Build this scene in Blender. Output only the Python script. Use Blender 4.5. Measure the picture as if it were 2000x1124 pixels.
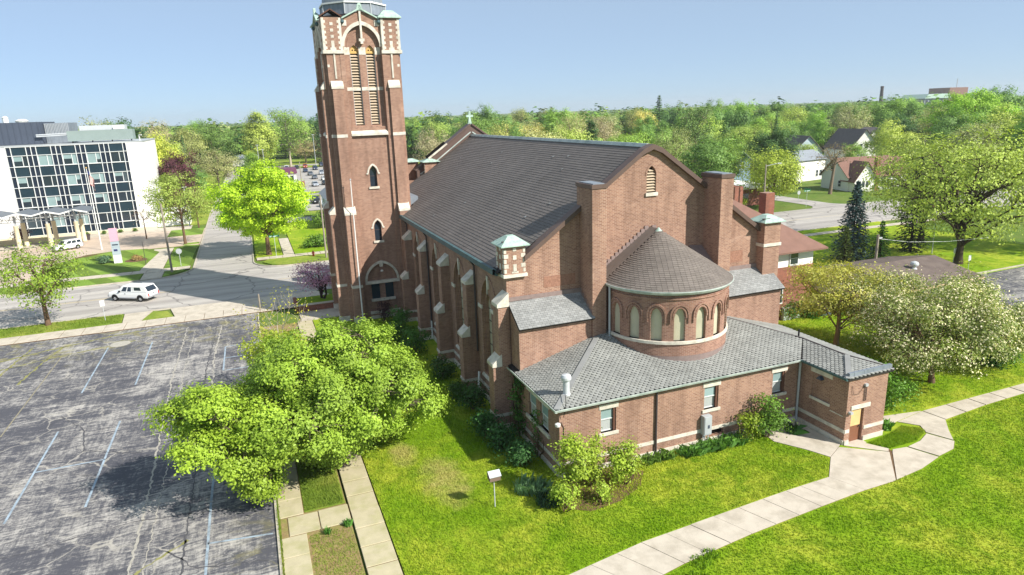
import bpy, math, random
import numpy as np
from mathutils import Vector, Matrix, geometry

for o in list(bpy.data.objects):
    bpy.data.objects.remove(o, do_unlink=True)
S = bpy.context.scene
COL = S.collection
rad = math.radians
random.seed(11)
RNG = np.random.default_rng(11)

# ------------------------------------------------------------------ camera
CAM_H = 20.5
pitch, roll, yaw = rad(14.8), rad(-2.03), rad(21.1)
cy, sy, cp, sp = math.cos(yaw), math.sin(yaw), math.cos(pitch), math.sin(pitch)
fwd = Vector((sy * cp, cy * cp, -sp))
rgt = Vector((cy, -sy, 0))
upv = rgt.cross(fwd)
r2 = math.cos(roll) * rgt + math.sin(roll) * upv
u2 = -math.sin(roll) * rgt + math.cos(roll) * upv
cam = bpy.data.cameras.new('camera')
cam.sensor_width = 36.0
cam.lens = 1297 / 2000 * 36
cam.clip_start = 0.3
cam.clip_end = 12000
camo = bpy.data.objects.new('camera', cam)
COL.objects.link(camo)
m = Matrix.Identity(4)
for i in range(3):
    m[i][0], m[i][1], m[i][2] = r2[i], u2[i], -fwd[i]
m[2][3] = CAM_H
camo.matrix_world = m
S.camera = camo
S.render.resolution_x, S.render.resolution_y = 1024, 575

# ------------------------------------------------------------------ light
SUN_EL = rad(37.5)
SUN_H = Vector((0.625, -0.781, 0))          # horizontal direction towards the sun
W = bpy.data.worlds.new('World')
S.world = W
W.use_nodes = True
wn = W.node_tree.nodes
bg = wn['Background']
sky = wn.new('ShaderNodeTexSky')
sky.sky_type = 'NISHITA'
sky.sun_disc = False
sky.sun_elevation = SUN_EL
sky.sun_rotation = math.atan2(SUN_H.x, SUN_H.y)
sky.altitude = 0
sky.air_density = 0.6
sky.dust_density = 0.2
sky.ozone_density = 8.0
veil = wn.new('ShaderNodeMix')                 # thin even veil of high haze over the whole sky
veil.data_type = 'RGBA'
veil.inputs['Factor'].default_value = 0.6
veil.inputs['B'].default_value = (4.4, 5.5, 6.4, 1)
W.node_tree.links.new(sky.outputs[0], veil.inputs['A'])
W.node_tree.links.new(veil.outputs['Result'], bg.inputs[0])
bg.inputs[1].default_value = 0.09
sun = bpy.data.lights.new('sun', 'SUN')
sun.energy = 5.0
sun.angle = rad(0.55)
sun.color = (1.0, 0.95, 0.87)
suno = bpy.data.objects.new('sun', sun)
COL.objects.link(suno)
sdir = Vector((SUN_H.x * math.cos(SUN_EL), SUN_H.y * math.cos(SUN_EL), math.sin(SUN_EL)))
suno.rotation_euler = sdir.to_track_quat('Z', 'Y').to_euler()
suno.location = (60, -60, 80)
S.view_settings.view_transform = 'Standard'
S.view_settings.look = 'None'
S.view_settings.gamma = 1
S.view_settings.exposure = 0.58
S.view_settings.use_curve_mapping = False
S.render.engine = 'CYCLES'

# ------------------------------------------------------------------ helpers
def tag(o, label=None, cat=None, group=None, kind=None):
    if label: o['label'] = label
    if cat: o['category'] = cat
    if group: o['group'] = group
    if kind: o['kind'] = kind
    return o

def empty(name, loc=(0, 0, 0), label=None, cat=None, group=None):
    o = bpy.data.objects.new(name, None)
    o.empty_display_size = 0.3
    COL.objects.link(o)
    o.location = loc
    return tag(o, label, cat, group)

def origin(p):
    v = Vector((0, 0, 0))
    while p is not None:
        v += p.location
        p = p.parent
    return v

def obj(name, me, parent=None, loc=None):
    o = bpy.data.objects.new(name, me)
    COL.objects.link(o)
    if parent is not None:
        o.parent = parent
    if loc is not None:
        o.location = loc
    return o

def copy_tree(o, parent=None):
    c = o.copy()
    COL.objects.link(c)
    c.parent = parent
    for ch in list(o.children):
        copy_tree(ch, c)
    return c

class MB:
    def __init__(s):
        s.v, s.f = [], []
    def face(s, pts):
        n = len(s.v)
        s.v += [tuple(p) for p in pts]
        s.f.append(tuple(range(n, n + len(pts))))
        return s
    def box(s, x0, x1, y0, y1, z0, z1):
        n = len(s.v)
        s.v += [(x0, y0, z0), (x1, y0, z0), (x1, y1, z0), (x0, y1, z0), (x0, y0, z1), (x1, y0, z1), (x1, y1, z1), (x0, y1, z1)]
        s.f += [tuple(n + i for i in q) for q in ((3, 2, 1, 0), (4, 5, 6, 7), (0, 1, 5, 4), (1, 2, 6, 5), (2, 3, 7, 6), (3, 0, 4, 7))]
        return s
    def beam(s, a, b, w, h=None, up=(0, 0, 1)):
        a, b = Vector(a), Vector(b)
        h = w if h is None else h
        d = (b - a).normalized()
        u = Vector(up)
        x = d.cross(u)
        if x.length < 1e-4: x = d.cross(Vector((1, 0, 0)))
        x.normalize()
        y = x.cross(d).normalized()
        n = len(s.v)
        for p in (a, b):
            for i, j in ((-1, -1), (1, -1), (1, 1), (-1, 1)):
                s.v.append(tuple(p + x * (i * w / 2) + y * (j * h / 2)))
        s.f += [tuple(n + i for i in q) for q in ((3, 2, 1, 0), (4, 5, 6, 7), (0, 1, 5, 4), (1, 2, 6, 5), (2, 3, 7, 6), (3, 0, 4, 7))]
        return s
    def tube(s, pts, rr, n=8, cap=True):
        pts = [Vector(p) for p in pts]
        if not hasattr(rr, '__len__'): rr = [rr] * len(pts)
        rings = []
        for i, p in enumerate(pts):
            d = (pts[min(i + 1, len(pts) - 1)] - pts[max(i - 1, 0)]).normalized()
            x = d.cross(Vector((0.31, 0.95, 0.07)))
            if x.length < 0.05: x = d.cross(Vector((0, 0, 1)))
            x.normalize()
            y = d.cross(x)
            b = len(s.v)
            for k in range(n):
                t = 2 * math.pi * k / n
                s.v.append(tuple(p + (x * math.cos(t) + y * math.sin(t)) * rr[i]))
            rings.append(b)
        for a, b in zip(rings, rings[1:]):
            for k in range(n):
                s.f.append((a + k, a + (k + 1) % n, b + (k + 1) % n, b + k))
        if cap:
            s.f.append(tuple(rings[0] + k for k in reversed(range(n))))
            s.f.append(tuple(rings[-1] + k for k in range(n)))
        return s
    def lathe(s, c, prof, n=24):
        rings = []
        for r, z in prof:
            b = len(s.v)
            for k in range(n):
                t = 2 * math.pi * k / n
                s.v.append((c[0] + r * math.cos(t), c[1] + r * math.sin(t), c[2] + z))
            rings.append(b)
        for a, b in zip(rings, rings[1:]):
            for k in range(n):
                s.f.append((a + k, a + (k + 1) % n, b + (k + 1) % n, b + k))
        s.f.append(tuple(rings[0] + k for k in reversed(range(n))))
        s.f.append(tuple(rings[-1] + k for k in range(n)))
        return s
    def prism(s, fr, poly, w0, w1):
        a = [fr(u, v, w0) for u, v in poly]
        b = [fr(u, v, w1) for u, v in poly]
        n, k = len(s.v), len(poly)
        s.v += a + b
        s.f.append(tuple(n + k + i for i in range(k)))
        s.f.append(tuple(n + i for i in reversed(range(k))))
        for i in range(k):
            j = (i + 1) % k
            s.f.append((n + i, n + j, n + k + j, n + k + i))
        return s
    def holed(s, fr, outer, holes, w=0.0, depth=0.0):
        loops = [[Vector((u, v, 0)) for u, v in outer]] + [[Vector((u, v, 0)) for u, v in h] for h in holes]
        flat = [p for l in loops for p in l]
        n = len(s.v)
        s.v += [fr(p.x, p.y, w) for p in flat]
        for t in geometry.tessellate_polygon(loops):
            s.f.append(tuple(n + i for i in t))
        if depth:
            for h in holes:
                for (u0, v0), (u1, v1) in zip(h, h[1:] + h[:1]):
                    s.face([fr(u0, v0, w), fr(u1, v1, w), fr(u1, v1, w - depth), fr(u0, v0, w - depth)])
        return s
    def band(s, fr, inner, outer, w0, w1):
        k = len(inner)
        for i in range(k - 1):
            a, b, c, d = inner[i], inner[i + 1], outer[i + 1], outer[i]
            s.face([fr(*a, w1), fr(*b, w1), fr(*c, w1), fr(*d, w1)])
            s.face([fr(*a, w0), fr(*b, w0), fr(*b, w1), fr(*a, w1)])
            s.face([fr(*d, w0), fr(*c, w0), fr(*c, w1), fr(*d, w1)])
        for i in (0, k - 1):
            s.face([fr(*inner[i], w0), fr(*outer[i], w0), fr(*outer[i], w1), fr(*inner[i], w1)])
        return s
    def mesh(s, name, mat, off=(0, 0, 0), smooth=False):
        me = bpy.data.meshes.new(name)
        ox, oy, oz = off
        me.from_pydata([(x - ox, y - oy, z - oz) for x, y, z in s.v], [], s.f)
        if mat: me.materials.append(mat)
        if smooth: me.polygons.foreach_set('use_smooth', [True] * len(me.polygons))
        return me
    def build(s, name, mat, parent=None, smooth=False):
        return obj(name, s.mesh(name, mat, origin(parent), smooth), parent)

def bx(name, mat, parent, *a):
    return MB().box(*a).build(name, mat, parent)

def npmesh(name, V, Q, mat, tone=None):
    me = bpy.data.meshes.new(name)
    k = Q.shape[1]
    me.vertices.add(len(V)); me.loops.add(Q.size); me.polygons.add(len(Q))
    me.vertices.foreach_set('co', np.ascontiguousarray(V, dtype=np.float32).ravel())
    me.loops.foreach_set('vertex_index', np.ascontiguousarray(Q, dtype=np.int32).ravel())
    me.polygons.foreach_set('loop_start', np.arange(0, Q.size, k, dtype=np.int32))
    me.update(calc_edges=True)
    if tone is not None:
        at = me.attributes.new('tone', 'FLOAT', 'FACE')
        at.data.foreach_set('value', np.ascontiguousarray(tone, dtype=np.float32))
    if mat: me.materials.append(mat)
    return me

# wall frames: (u, v, w) -> world, w measured outwards
def FF(Y): return lambda u, v, w: (u, Y - w, v)        # faces -Y
def FB(Y): return lambda u, v, w: (u, Y + w, v)        # faces +Y
def FL(X): return lambda u, v, w: (X - w, u, v)        # faces -X
def FR(X): return lambda u, v, w: (X + w, u, v)        # faces +X
def FT(Z=0): return lambda u, v, w: (u, v, Z + w)      # faces up

def rect(u0, u1, v0, v1): return [(u0, v0), (u1, v0), (u1, v1), (u0, v1)]

def archcurve(uc, vs, w, rise, n=9):
    c = max((rise * rise - w * w / 4) / w, -0.0)
    r = w / 2 + c
    a1 = math.atan2(rise, c)
    L = [(uc + c - r * math.cos(a1 * i / n), vs + r * math.sin(a1 * i / n)) for i in range(n + 1)]
    Rr = [(2 * uc - u, v) for u, v in L[::-1]][1:]
    return L + Rr

def arch(uc, v0, vs, w, rise, n=9):
    return [(uc - w / 2, v0)] + archcurve(uc, vs, w, rise, n) + [(uc + w / 2, v0)]
# ------------------------------------------------------------------ materials
def srgb(r, g, b):
    f = lambda c: (c / 255 / 12.92) if c / 255 <= 0.04045 else ((c / 255 + 0.055) / 1.055) ** 2.4
    return (f(r), f(g), f(b))

class NT:
    def __init__(s, name):
        s.m = bpy.data.materials.new(name)
        s.m.use_nodes = True
        s.t = s.m.node_tree
        s.b = s.t.nodes['Principled BSDF']
        s.pos = s.n('ShaderNodeNewGeometry').outputs['Position']
    def n(s, typ, **kw):
        x = s.t.nodes.new(typ)
        for k, v in kw.items(): setattr(x, k, v)
        return x
    def l(s, a, b): s.t.links.new(a, b)
    def math(s, op, a, b=None, c=None):
        x = s.n('ShaderNodeMath', operation=op)
        for i, v in enumerate((a, b, c)):
            if v is None: continue
            if isinstance(v, (int, float)): x.inputs[i].default_value = v
            else: s.l(v, x.inputs[i])
        return x.outputs[0]
    def noise(s, scale, detail=4, rough=0.55, vec=None, sc=None, dist=0.0):
        v = s.pos if vec is None else vec
        if sc is not None:
            mp = s.n('ShaderNodeMapping')
            mp.inputs['Scale'].default_value = sc
            s.l(v, mp.inputs['Vector'])
            v = mp.outputs[0]
        x = s.n('ShaderNodeTexNoise')
        x.inputs['Scale'].default_value = scale
        x.inputs['Detail'].default_value = detail
        x.inputs['Roughness'].default_value = rough
        x.inputs['Distortion'].default_value = dist
        s.l(v, x.inputs['Vector'])
        return x.outputs['Fac']
    def ramp(s, fac, stops):
        x = s.n('ShaderNodeValToRGB')
        e = x.color_ramp.elements
        while len(e) < len(stops): e.new(0.5)
        for el, (p, c) in zip(e, stops):
            el.position = p
            el.color = (c, c, c, 1) if isinstance(c, (int, float)) else (*c[:3], 1)
        s.l(fac, x.inputs[0])
        return x.outputs[0]
    def mix(s, fac, a, b, blend='MIX'):
        x = s.n('ShaderNodeMix', data_type='RGBA', blend_type=blend)
        for sock, v in ((x.inputs['Factor'], fac), (x.inputs['A'], a), (x.inputs['B'], b)):
            if sock.name == 'Factor' and isinstance(v, (int, float)): sock.default_value = v
            elif isinstance(v, tuple): sock.default_value = (*v[:3], 1)
            elif isinstance(v, (int, float)): sock.default_value = (v, v, v, 1)
            else: s.l(v, sock)
        return x.outputs['Result']
    def scalec(s, col, fac):
        x = s.n('ShaderNodeVectorMath', operation='SCALE')
        if isinstance(col, tuple): x.inputs[0].default_value = col[:3]
        else: s.l(col, x.inputs[0])
        if isinstance(fac, (int, float)): x.inputs['Scale'].default_value = fac
        else: s.l(fac, x.inputs['Scale'])
        return x.outputs[0]
    def bump(s, h, dist=0.02, strength=1.0):
        x = s.n('ShaderNodeBump')
        x.inputs['Distance'].default_value = dist
        x.inputs['Strength'].default_value = strength
        s.l(h, x.inputs['Height'])
        s.l(x.outputs[0], s.b.inputs['Normal'])
    def base(s, c):
        if isinstance(c, tuple): s.b.inputs['Base Color'].default_value = (*c[:3], 1)
        else: s.l(c, s.b.inputs['Base Color'])
    def done(s, rough=0.8, spec=0.3, metal=0.0):
        s.b.inputs['Roughness'].default_value = rough
        s.b.inputs['Specular IOR Level'].default_value = spec
        s.b.inputs['Metallic'].default_value = metal
        return s.m

def plain(name, col, rough=0.7, spec=0.3, var=0.12, scale=1.5, bump=0.0, bscale=30, metal=0.0, dirt=None):
    t = NT(name)
    a = t.noise(scale, 5, 0.6)
    f = t.math('MULTIPLY_ADD', a, 2 * var * 1.6, 1 - var * 1.6)
    c = t.scalec(col, f)
    if dirt:
        d = t.ramp(t.noise(dirt[1], 6, 0.65, sc=dirt[3] if len(dirt) > 3 else None), [(0.45, 0.0), (0.72, dirt[2])])
        c = t.mix(d, c, dirt[0])
    t.base(c)
    if bump: t.bump(t.noise(bscale, 3), bump)
    return t.done(rough, spec, metal)

def brickmat(name, c1, c2, mortar, bw=0.27, bh=0.092, cyl=None, var=0.24):
    t = NT(name)
    sx = t.n('ShaderNodeSeparateXYZ')
    t.l(t.pos, sx.inputs[0])
    if cyl:
        dx = t.math('SUBTRACT', sx.outputs[0], cyl[0]); dy = t.math('SUBTRACT', sx.outputs[1], cyl[1])
        u = t.math('MULTIPLY', t.math('ARCTAN2', dx, t.math('MULTIPLY', dy, -1)), cyl[2])
    else:
        u = t.math('ADD', sx.outputs[0], sx.outputs[1])
    cb = t.n('ShaderNodeCombineXYZ')
    t.l(u, cb.inputs[0]); t.l(sx.outputs[2], cb.inputs[1])
    bt = t.n('ShaderNodeTexBrick')
    bt.offset = 0.5
    bt.inputs['Scale'].default_value = 1
    bt.inputs['Brick Width'].default_value = bw
    bt.inputs['Row Height'].default_value = bh
    bt.inputs['Mortar Size'].default_value = 0.011
    bt.inputs['Mortar Smooth'].default_value = 0.3
    bt.inputs['Bias'].default_value = -0.1
    bt.inputs['Color1'].default_value = (*c1, 1)
    bt.inputs['Color2'].default_value = (*c2, 1)
    bt.inputs['Mortar'].default_value = (*mortar, 1)
    t.l(cb.outputs[0], bt.inputs['Vector'])
    big = t.noise(0.35, 4, 0.6)
    fine = t.noise(1.0, 3, 0.7, sc=(3, 3, 16))
    f = t.math('ADD', t.math('MULTIPLY_ADD', big, var * 2, 1 - var), t.math('MULTIPLY_ADD', fine, 0.5, -0.25))
    c = t.scalec(bt.outputs['Color'], f)
    drip = t.ramp(t.noise(1.0, 5, 0.6, sc=(1.2, 1.2, 0.16)), [(0.46, 0.0), (0.72, 0.6)])
    c = t.mix(drip, c, srgb(108, 82, 70))
    eff = t.ramp(t.noise(0.5, 6, 0.7, dist=1.0), [(0.58, 0.0), (0.72, 0.28)])
    c = t.mix(eff, c, srgb(196, 168, 150))
    t.base(c)
    t.bump(bt.outputs['Fac'], 0.008, -0.8)
    return t.done(0.86, 0.2)

M = {}
BR = (srgb(160, 123, 102), srgb(129, 94, 78), srgb(178, 156, 140))
M['brick'] = brickmat('brick', *BR)
M['brick_apse'] = brickmat('brick_apse', srgb(156, 117, 99), srgb(125, 90, 76), srgb(172, 148, 134), cyl=(25, 36.5, 4.12))
M['brick_red'] = brickmat('brick_red', srgb(150, 88, 68), srgb(122, 70, 56), srgb(160, 130, 115))
M['patch'] = plain('brick_patch', srgb(150, 112, 94), 0.9, 0.2, 0.35, 9, 0.03, 8)
M['stone'] = plain('limestone', srgb(214, 207, 192), 0.8, 0.25, 0.10, 3, 0.01, 20, dirt=(srgb(120, 112, 100), 1.6, 0.55))
M['roofm'] = None
def tilemat(name, col, var, sc, rough=0.75):
    t = NT(name)
    g = t.n('ShaderNodeNewGeometry')
    r = g.outputs['Random Per Island']
    f = t.math('MULTIPLY_ADD', r, 2 * var, 1 - var)
    big = t.noise(sc, 4, 0.6)
    f = t.math('MULTIPLY', f, t.math('MULTIPLY_ADD', big, 0.5, 0.75))
    c = t.scalec(col, f)
    strk = t.noise(1.0, 5, 0.65, sc=(0.12, 1.1, 0.12))
    c = t.scalec(c, t.math('MULTIPLY_ADD', strk, 0.5, 0.75))
    lich = t.ramp(t.noise(2.2, 6, 0.7), [(0.58, 0.0), (0.75, 0.4)])
    c = t.mix(lich, c, srgb(150, 146, 132))
    t.base(c)
    t.bump(t.noise(40, 3), 0.004)
    return t.done(rough, 0.32)
def objtile(name, col, var):
    t = NT(name)
    r = t.n('ShaderNodeObjectInfo').outputs['Random']
    c = t.scalec(col, t.math('MULTIPLY_ADD', r, 2 * var, 1 - var))
    t.base(t.mix(t.ramp(t.noise(2.5, 6, 0.7), [(0.5, 0.0), (0.75, 0.35)]), c, srgb(165, 165, 150)))
    t.bump(t.noise(40, 3), 0.004)
    return t.done(0.75, 0.35)
M['nave_tile'] = tilemat('nave_tile', srgb(110, 103, 98), 0.06, 0.2, 0.66)
M['cone_tile'] = tilemat('cone_tile', srgb(117, 109, 102), 0.09, 0.6)
M['wing_slate'] = tilemat('wing_slate', srgb(140, 141, 139), 0.16, 0.8)
M['hex_slate'] = objtile('hex_slate', srgb(146, 147, 142), 0.12)
M['hex_slate2'] = tilemat('hex_slate_far', srgb(146, 147, 142), 0.12, 0.8)
M['underroof'] = plain('roof_deck', srgb(52, 48, 46), 0.9, 0.2, 0.1)
M['copper'] = plain('green_copper', srgb(172, 196, 182), 0.6, 0.4, 0.14, 2.5, dirt=(srgb(96, 120, 110), 3.0, 0.6))
M['gutter'] = plain('dark_copper_gutter', srgb(62, 88, 92), 0.55, 0.4, 0.2, 3, dirt=(srgb(96, 124, 122), 2.0, 0.5))
M['gutter_pale'] = plain('pale_gutter', srgb(186, 194, 188), 0.45, 0.5, 0.12, 3, dirt=(srgb(90, 120, 112), 1.2, 0.7))
M['coping'] = plain('brown_metal_coping', srgb(96, 78, 70), 0.5, 0.4, 0.12, 2)
M['flash'] = plain('flashing', srgb(134, 117, 112), 0.6, 0.4, 0.2, 4)
M['lead'] = plain('lead_sheet', srgb(128, 136, 144), 0.5, 0.4, 0.22, 1.5, dirt=(srgb(90, 96, 104), 3, 0.6, (1, 1, 0.15)))
M['canopy'] = plain('canopy_grey', srgb(104, 110, 117), 0.6, 0.4, 0.15, 1.5)
M['pipe'] = plain('dark_pipe', srgb(74, 66, 66), 0.6, 0.3, 0.2, 4)
M['white'] = plain('white_paint', srgb(226, 226, 222), 0.6, 0.3, 0.05, 3)
M['panel'] = plain('pale_window_panel', srgb(190, 184, 160), 0.35, 0.5, 0.10, 0.9, dirt=(srgb(120, 128, 110), 0.8, 0.4, (1, 1, 0.3)))
M['slat'] = plain('louver_slat', srgb(186, 168, 144), 0.8, 0.2, 0.15, 6)
M['tracery'] = plain('ochre_tracery', srgb(206, 168, 104), 0.8, 0.2, 0.2, 6)
M['dark'] = plain('dark_void', srgb(24, 22, 22), 0.9, 0.1, 0.2)
def glassmat(name, col, rough=0.08, spec=0.7):
    t = NT(name)
    t.base(t.scalec(col, t.math('MULTIPLY_ADD', t.noise(0.35, 3, 0.5), 0.7, 0.65)))
    return t.done(rough, spec)
M['glass'] = glassmat('window_glass', srgb(70, 82, 88))
M['glass_dark'] = glassmat('dark_glass', srgb(40, 50, 60))
M['glass_teal'] = glassmat('teal_spandrel', srgb(36, 54, 64), 0.2, 0.4)
M['glass_navy'] = glassmat('navy_panel', srgb(34, 44, 58), 0.25, 0.35)
M['glass_pale'] = glassmat('curtained_glass', srgb(136, 158, 158), 0.15, 0.6)
M['curtain'] = plain('grey_curtain', srgb(168, 172, 170), 0.5, 0.4, 0.1, 1)
M['sash'] = plain('window_sash', srgb(216, 218, 214), 0.5, 0.4, 0.05)
M['wood_brown'] = plain('brown_wood', srgb(94, 64, 52), 0.7, 0.3, 0.15, 5)
M['door'] = plain('brown_door', srgb(126, 84, 62), 0.6, 0.3, 0.08, 2)
M['plywood'] = plain('plywood', srgb(214, 180, 126), 0.7, 0.2, 0.12, 2)
M['metal_grey'] = plain('grey_metal', srgb(172, 176, 178), 0.45, 0.5, 0.08, 3, metal=0.0)
M['galv'] = plain('galvanised', srgb(190, 194, 196), 0.4, 0.5, 0.12, 4)
M['black'] = plain('black_rubber', srgb(28, 28, 30), 0.75, 0.3, 0.1)
M['concrete'] = plain('concrete', srgb(196, 186, 170), 0.9, 0.2, 0.10, 1.2, 0.008, 25, dirt=(srgb(140, 130, 112), 0.9, 0.55))
M['kerb'] = plain('kerb_concrete', srgb(188, 180, 164), 0.9, 0.2, 0.12, 1.5, dirt=(srgb(130, 120, 104), 1.1, 0.6))
M['oldslab'] = plain('old_slab', srgb(186, 176, 146), 0.9, 0.2, 0.12, 1.8, 0.01, 22, dirt=(srgb(150, 150, 90), 0.8, 0.6))
M['whitewall'] = plain('white_wall_panel', srgb(232, 230, 224), 0.7, 0.3, 0.04, 0.3)
M['cream'] = plain('cream_column', srgb(216, 204, 172), 0.8, 0.3, 0.10, 1.4)
M['bluegrey'] = plain('bluegrey_cladding', srgb(70, 78, 92), 0.6, 0.4, 0.10, 0.8)
M['greenclad'] = plain('pale_green_cladding', srgb(136, 150, 146), 0.5, 0.4, 0.08, 0.8)
M['mullion'] = plain('white_mullion', srgb(222, 224, 222), 0.5, 0.4, 0.03)
M['shingle_brown'] = plain('brown_shingles', srgb(130, 100, 88), 0.85, 0.2, 0.15, 1.2, 0.02, 12)
M['shingle_garage'] = plain('weathered_shingles', srgb(106, 94, 88), 0.9, 0.2, 0.25, 0.9, 0.02, 12, dirt=(srgb(128, 116, 106), 0.7, 0.6))
M['shingle_dark'] = plain('dark_shingles', srgb(108, 101, 99), 0.85, 0.2, 0.15, 1.2)
M['shingle_grey'] = plain('grey_shingles', srgb(140, 146, 152), 0.85, 0.2, 0.12, 1.2)
M['soil'] = plain('soil', srgb(110, 88, 66), 0.95, 0.1, 0.3, 4, 0.03, 14)
M['mulch'] = plain('mulch', srgb(150, 128, 92), 0.95, 0.1, 0.35, 6, 0.03, 18, dirt=(srgb(120, 140, 50), 1.2, 0.8))
M['wood'] = plain('weathered_pole', srgb(150, 140, 126), 0.85, 0.2, 0.15, 3)
M['signgreen'] = plain('sign_green', srgb(40, 140, 104), 0.5, 0.4, 0.03)
M['signwhite'] = plain('sign_white', srgb(226, 226, 222), 0.5, 0.4, 0.03)
M['red'] = plain('red_paint', srgb(180, 62, 44), 0.5, 0.4, 0.08)
M['blue'] = plain('flag_blue', srgb(44, 52, 104), 0.7, 0.3, 0.04)
M['pink'] = plain('sign_pink', srgb(226, 168, 186), 0.5, 0.4, 0.04)
M['signgrey'] = plain('sign_grey', srgb(170, 182, 190), 0.5, 0.4, 0.04)
M['purple_roof'] = plain('plum_roof', srgb(110, 66, 92), 0.6, 0.3, 0.08)
M['paintblue'] = plain('faded_blue_line', srgb(160, 176, 188), 0.8, 0.2, 0.14, 1.5, dirt=(srgb(100, 102, 106), 1.6, 0.85))
M['paintwhite'] = plain('faded_white_line', srgb(206, 200, 186), 0.8, 0.2, 0.1, 1.5, dirt=(srgb(150, 146, 140), 1.0, 0.7))

def bark():
    t = NT('bark')
    oc = t.n('ShaderNodeObjectInfo').outputs['Color']
    f = t.math('MULTIPLY_ADD', t.noise(6, 5, 0.6, sc=(1, 1, 0.25)), 0.9, 0.55)
    t.base(t.scalec(oc, f))
    t.bump(t.noise(14, 4, 0.6, sc=(1, 1, 0.2)), 0.03)
    return t.done(0.9, 0.15)
M['bark'] = bark()

def leafmat(name, trans=0.26, objcol=True, col=None):
    t = NT(name)
    oc = t.n('ShaderNodeObjectInfo').outputs['Color'] if objcol else None
    at = t.n('ShaderNodeAttribute', attribute_name='tone').outputs['Fac']
    base = oc if objcol else col
    c = t.scalec(base, t.math('MULTIPLY_ADD', at, 0.95, 0.68))
    # yellower in the lighter leaves
    warm = t.mix(t.math('MULTIPLY', at, 0.22), c, t.mix(1.0, c, (1.3, 1.12, 0.6), 'MULTIPLY'))
    t.base(warm)
    t.b.inputs['Roughness'].default_value = 0.5
    t.b.inputs['Specular IOR Level'].default_value = 0.25
    tr = t.n('ShaderNodeBsdfTranslucent')
    t.l(t.mix(1.0, warm, (1.15, 1.2, 0.6), 'MULTIPLY'), tr.inputs['Color'])
    mx = t.n('ShaderNodeMixShader')
    mx.inputs[0].default_value = trans
    t.l(t.b.outputs[0], mx.inputs[1]); t.l(tr.outputs[0], mx.inputs[2])
    out = t.t.nodes['Material Output']
    t.l(mx.outputs[0], out.inputs['Surface'])
    return t.m
M['leaf'] = leafmat('leaf')
M['needle'] = leafmat('needle', 0.15)

def grasscol(t, c1, c2, c3, stripes=None, dry=None):
    a = t.noise(0.16, 5, 0.62, dist=0.5)
    b = t.noise(0.9, 6, 0.68, dist=0.8)
    d = t.noise(7, 4, 0.7, sc=(1.0, 0.4, 1))
    c = t.mix(t.ramp(a, [(0.40, 0.0), (0.58, 1.0)]), c1, c2)
    c = t.mix(t.ramp(b, [(0.42, 0.0), (0.66, 0.85)]), c, c3)
    c = t.scalec(c, t.math('MULTIPLY_ADD', d, 0.6, 0.7))
    sx = t.n('ShaderNodeSeparateXYZ'); t.l(t.pos, sx.inputs[0])
    if stripes:
        w = t.math('ADD', t.math('MULTIPLY', sx.outputs[0], stripes[0]), t.math('MULTIPLY', sx.outputs[1], stripes[1]))
        c = t.scalec(c, t.math('MULTIPLY_ADD', t.math('GREATER_THAN', t.math('SINE', w), 0), 0.42, 0.80))
    if dry:
        for (px_, py_, rx_, ry_) in dry:
            q = t.math('ADD', t.math('POWER', t.math('MULTIPLY', t.math('SUBTRACT', sx.outputs[0], px_), 1 / rx_), 2), t.math('POWER', t.math('MULTIPLY', t.math('SUBTRACT', sx.outputs[1], py_), 1 / ry_), 2))
            q = t.math('ADD', q, t.math('MULTIPLY_ADD', t.noise(0.8, 6, 0.7), 2.4, -1.2))
            c = t.mix(t.ramp(q, [(0.0, 0.85), (0.95, 0.0)]), c, srgb(176, 168, 100))
    return c
def grassmat(name, c1, c2, c3, stripes=None, dry=None):
    t = NT(name)
    t.base(grasscol(t, c1, c2, c3, stripes, dry))
    t.bump(t.noise(16, 4, 0.7), 0.05, 0.8)
    return t.done(0.9, 0.1)
DRY = [(8.4, 33.6, 1.6, 3.2), (6.8, 37.5, 1.0, 2.0)]
def blademat(name, c1, c2, c3, dry=None):
    t = NT(name)
    at = t.n('ShaderNodeAttribute', attribute_name='tone').outputs['Fac']
    c = t.scalec(grasscol(t, c1, c2, c3, None, dry), t.math('MULTIPLY_ADD', at, 0.45, 0.85))
    t.base(c)
    tr = t.n('ShaderNodeBsdfTranslucent'); t.l(c, tr.inputs['Color'])
    mx = t.n('ShaderNodeMixShader'); mx.inputs[0].default_value = 0.4
    t.b.inputs['Roughness'].default_value = 0.6; t.b.inputs['Specular IOR Level'].default_value = 0.2
    t.l(t.b.outputs[0], mx.inputs[1]); t.l(tr.outputs[0], mx.inputs[2]); t.l(mx.outputs[0], t.t.nodes['Material Output'].inputs['Surface'])
    return t.m
G1 = (srgb(126, 157, 28), srgb(166, 176, 56), srgb(108, 141, 22))
M['lawn'] = grassmat('lawn', *G1, dry=DRY)
M['blade'] = blademat('lawn_blades', *G1, dry=DRY)
M['blade_dry'] = blademat('verge_blades', srgb(124, 146, 52), srgb(152, 160, 72), srgb(108, 132, 44))
M['lawn_mown'] = grassmat('mown_lawn', srgb(112, 138, 56), srgb(126, 148, 66), srgb(104, 132, 52), stripes=(1.35, 0.62))
M['lawn_dry'] = grassmat('verge_grass', srgb(122, 144, 52), srgb(150, 158, 70), srgb(108, 130, 44))
M['ground'] = grassmat('ground_far', srgb(96, 122, 48), srgb(114, 128, 62), srgb(88, 110, 46))

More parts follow.
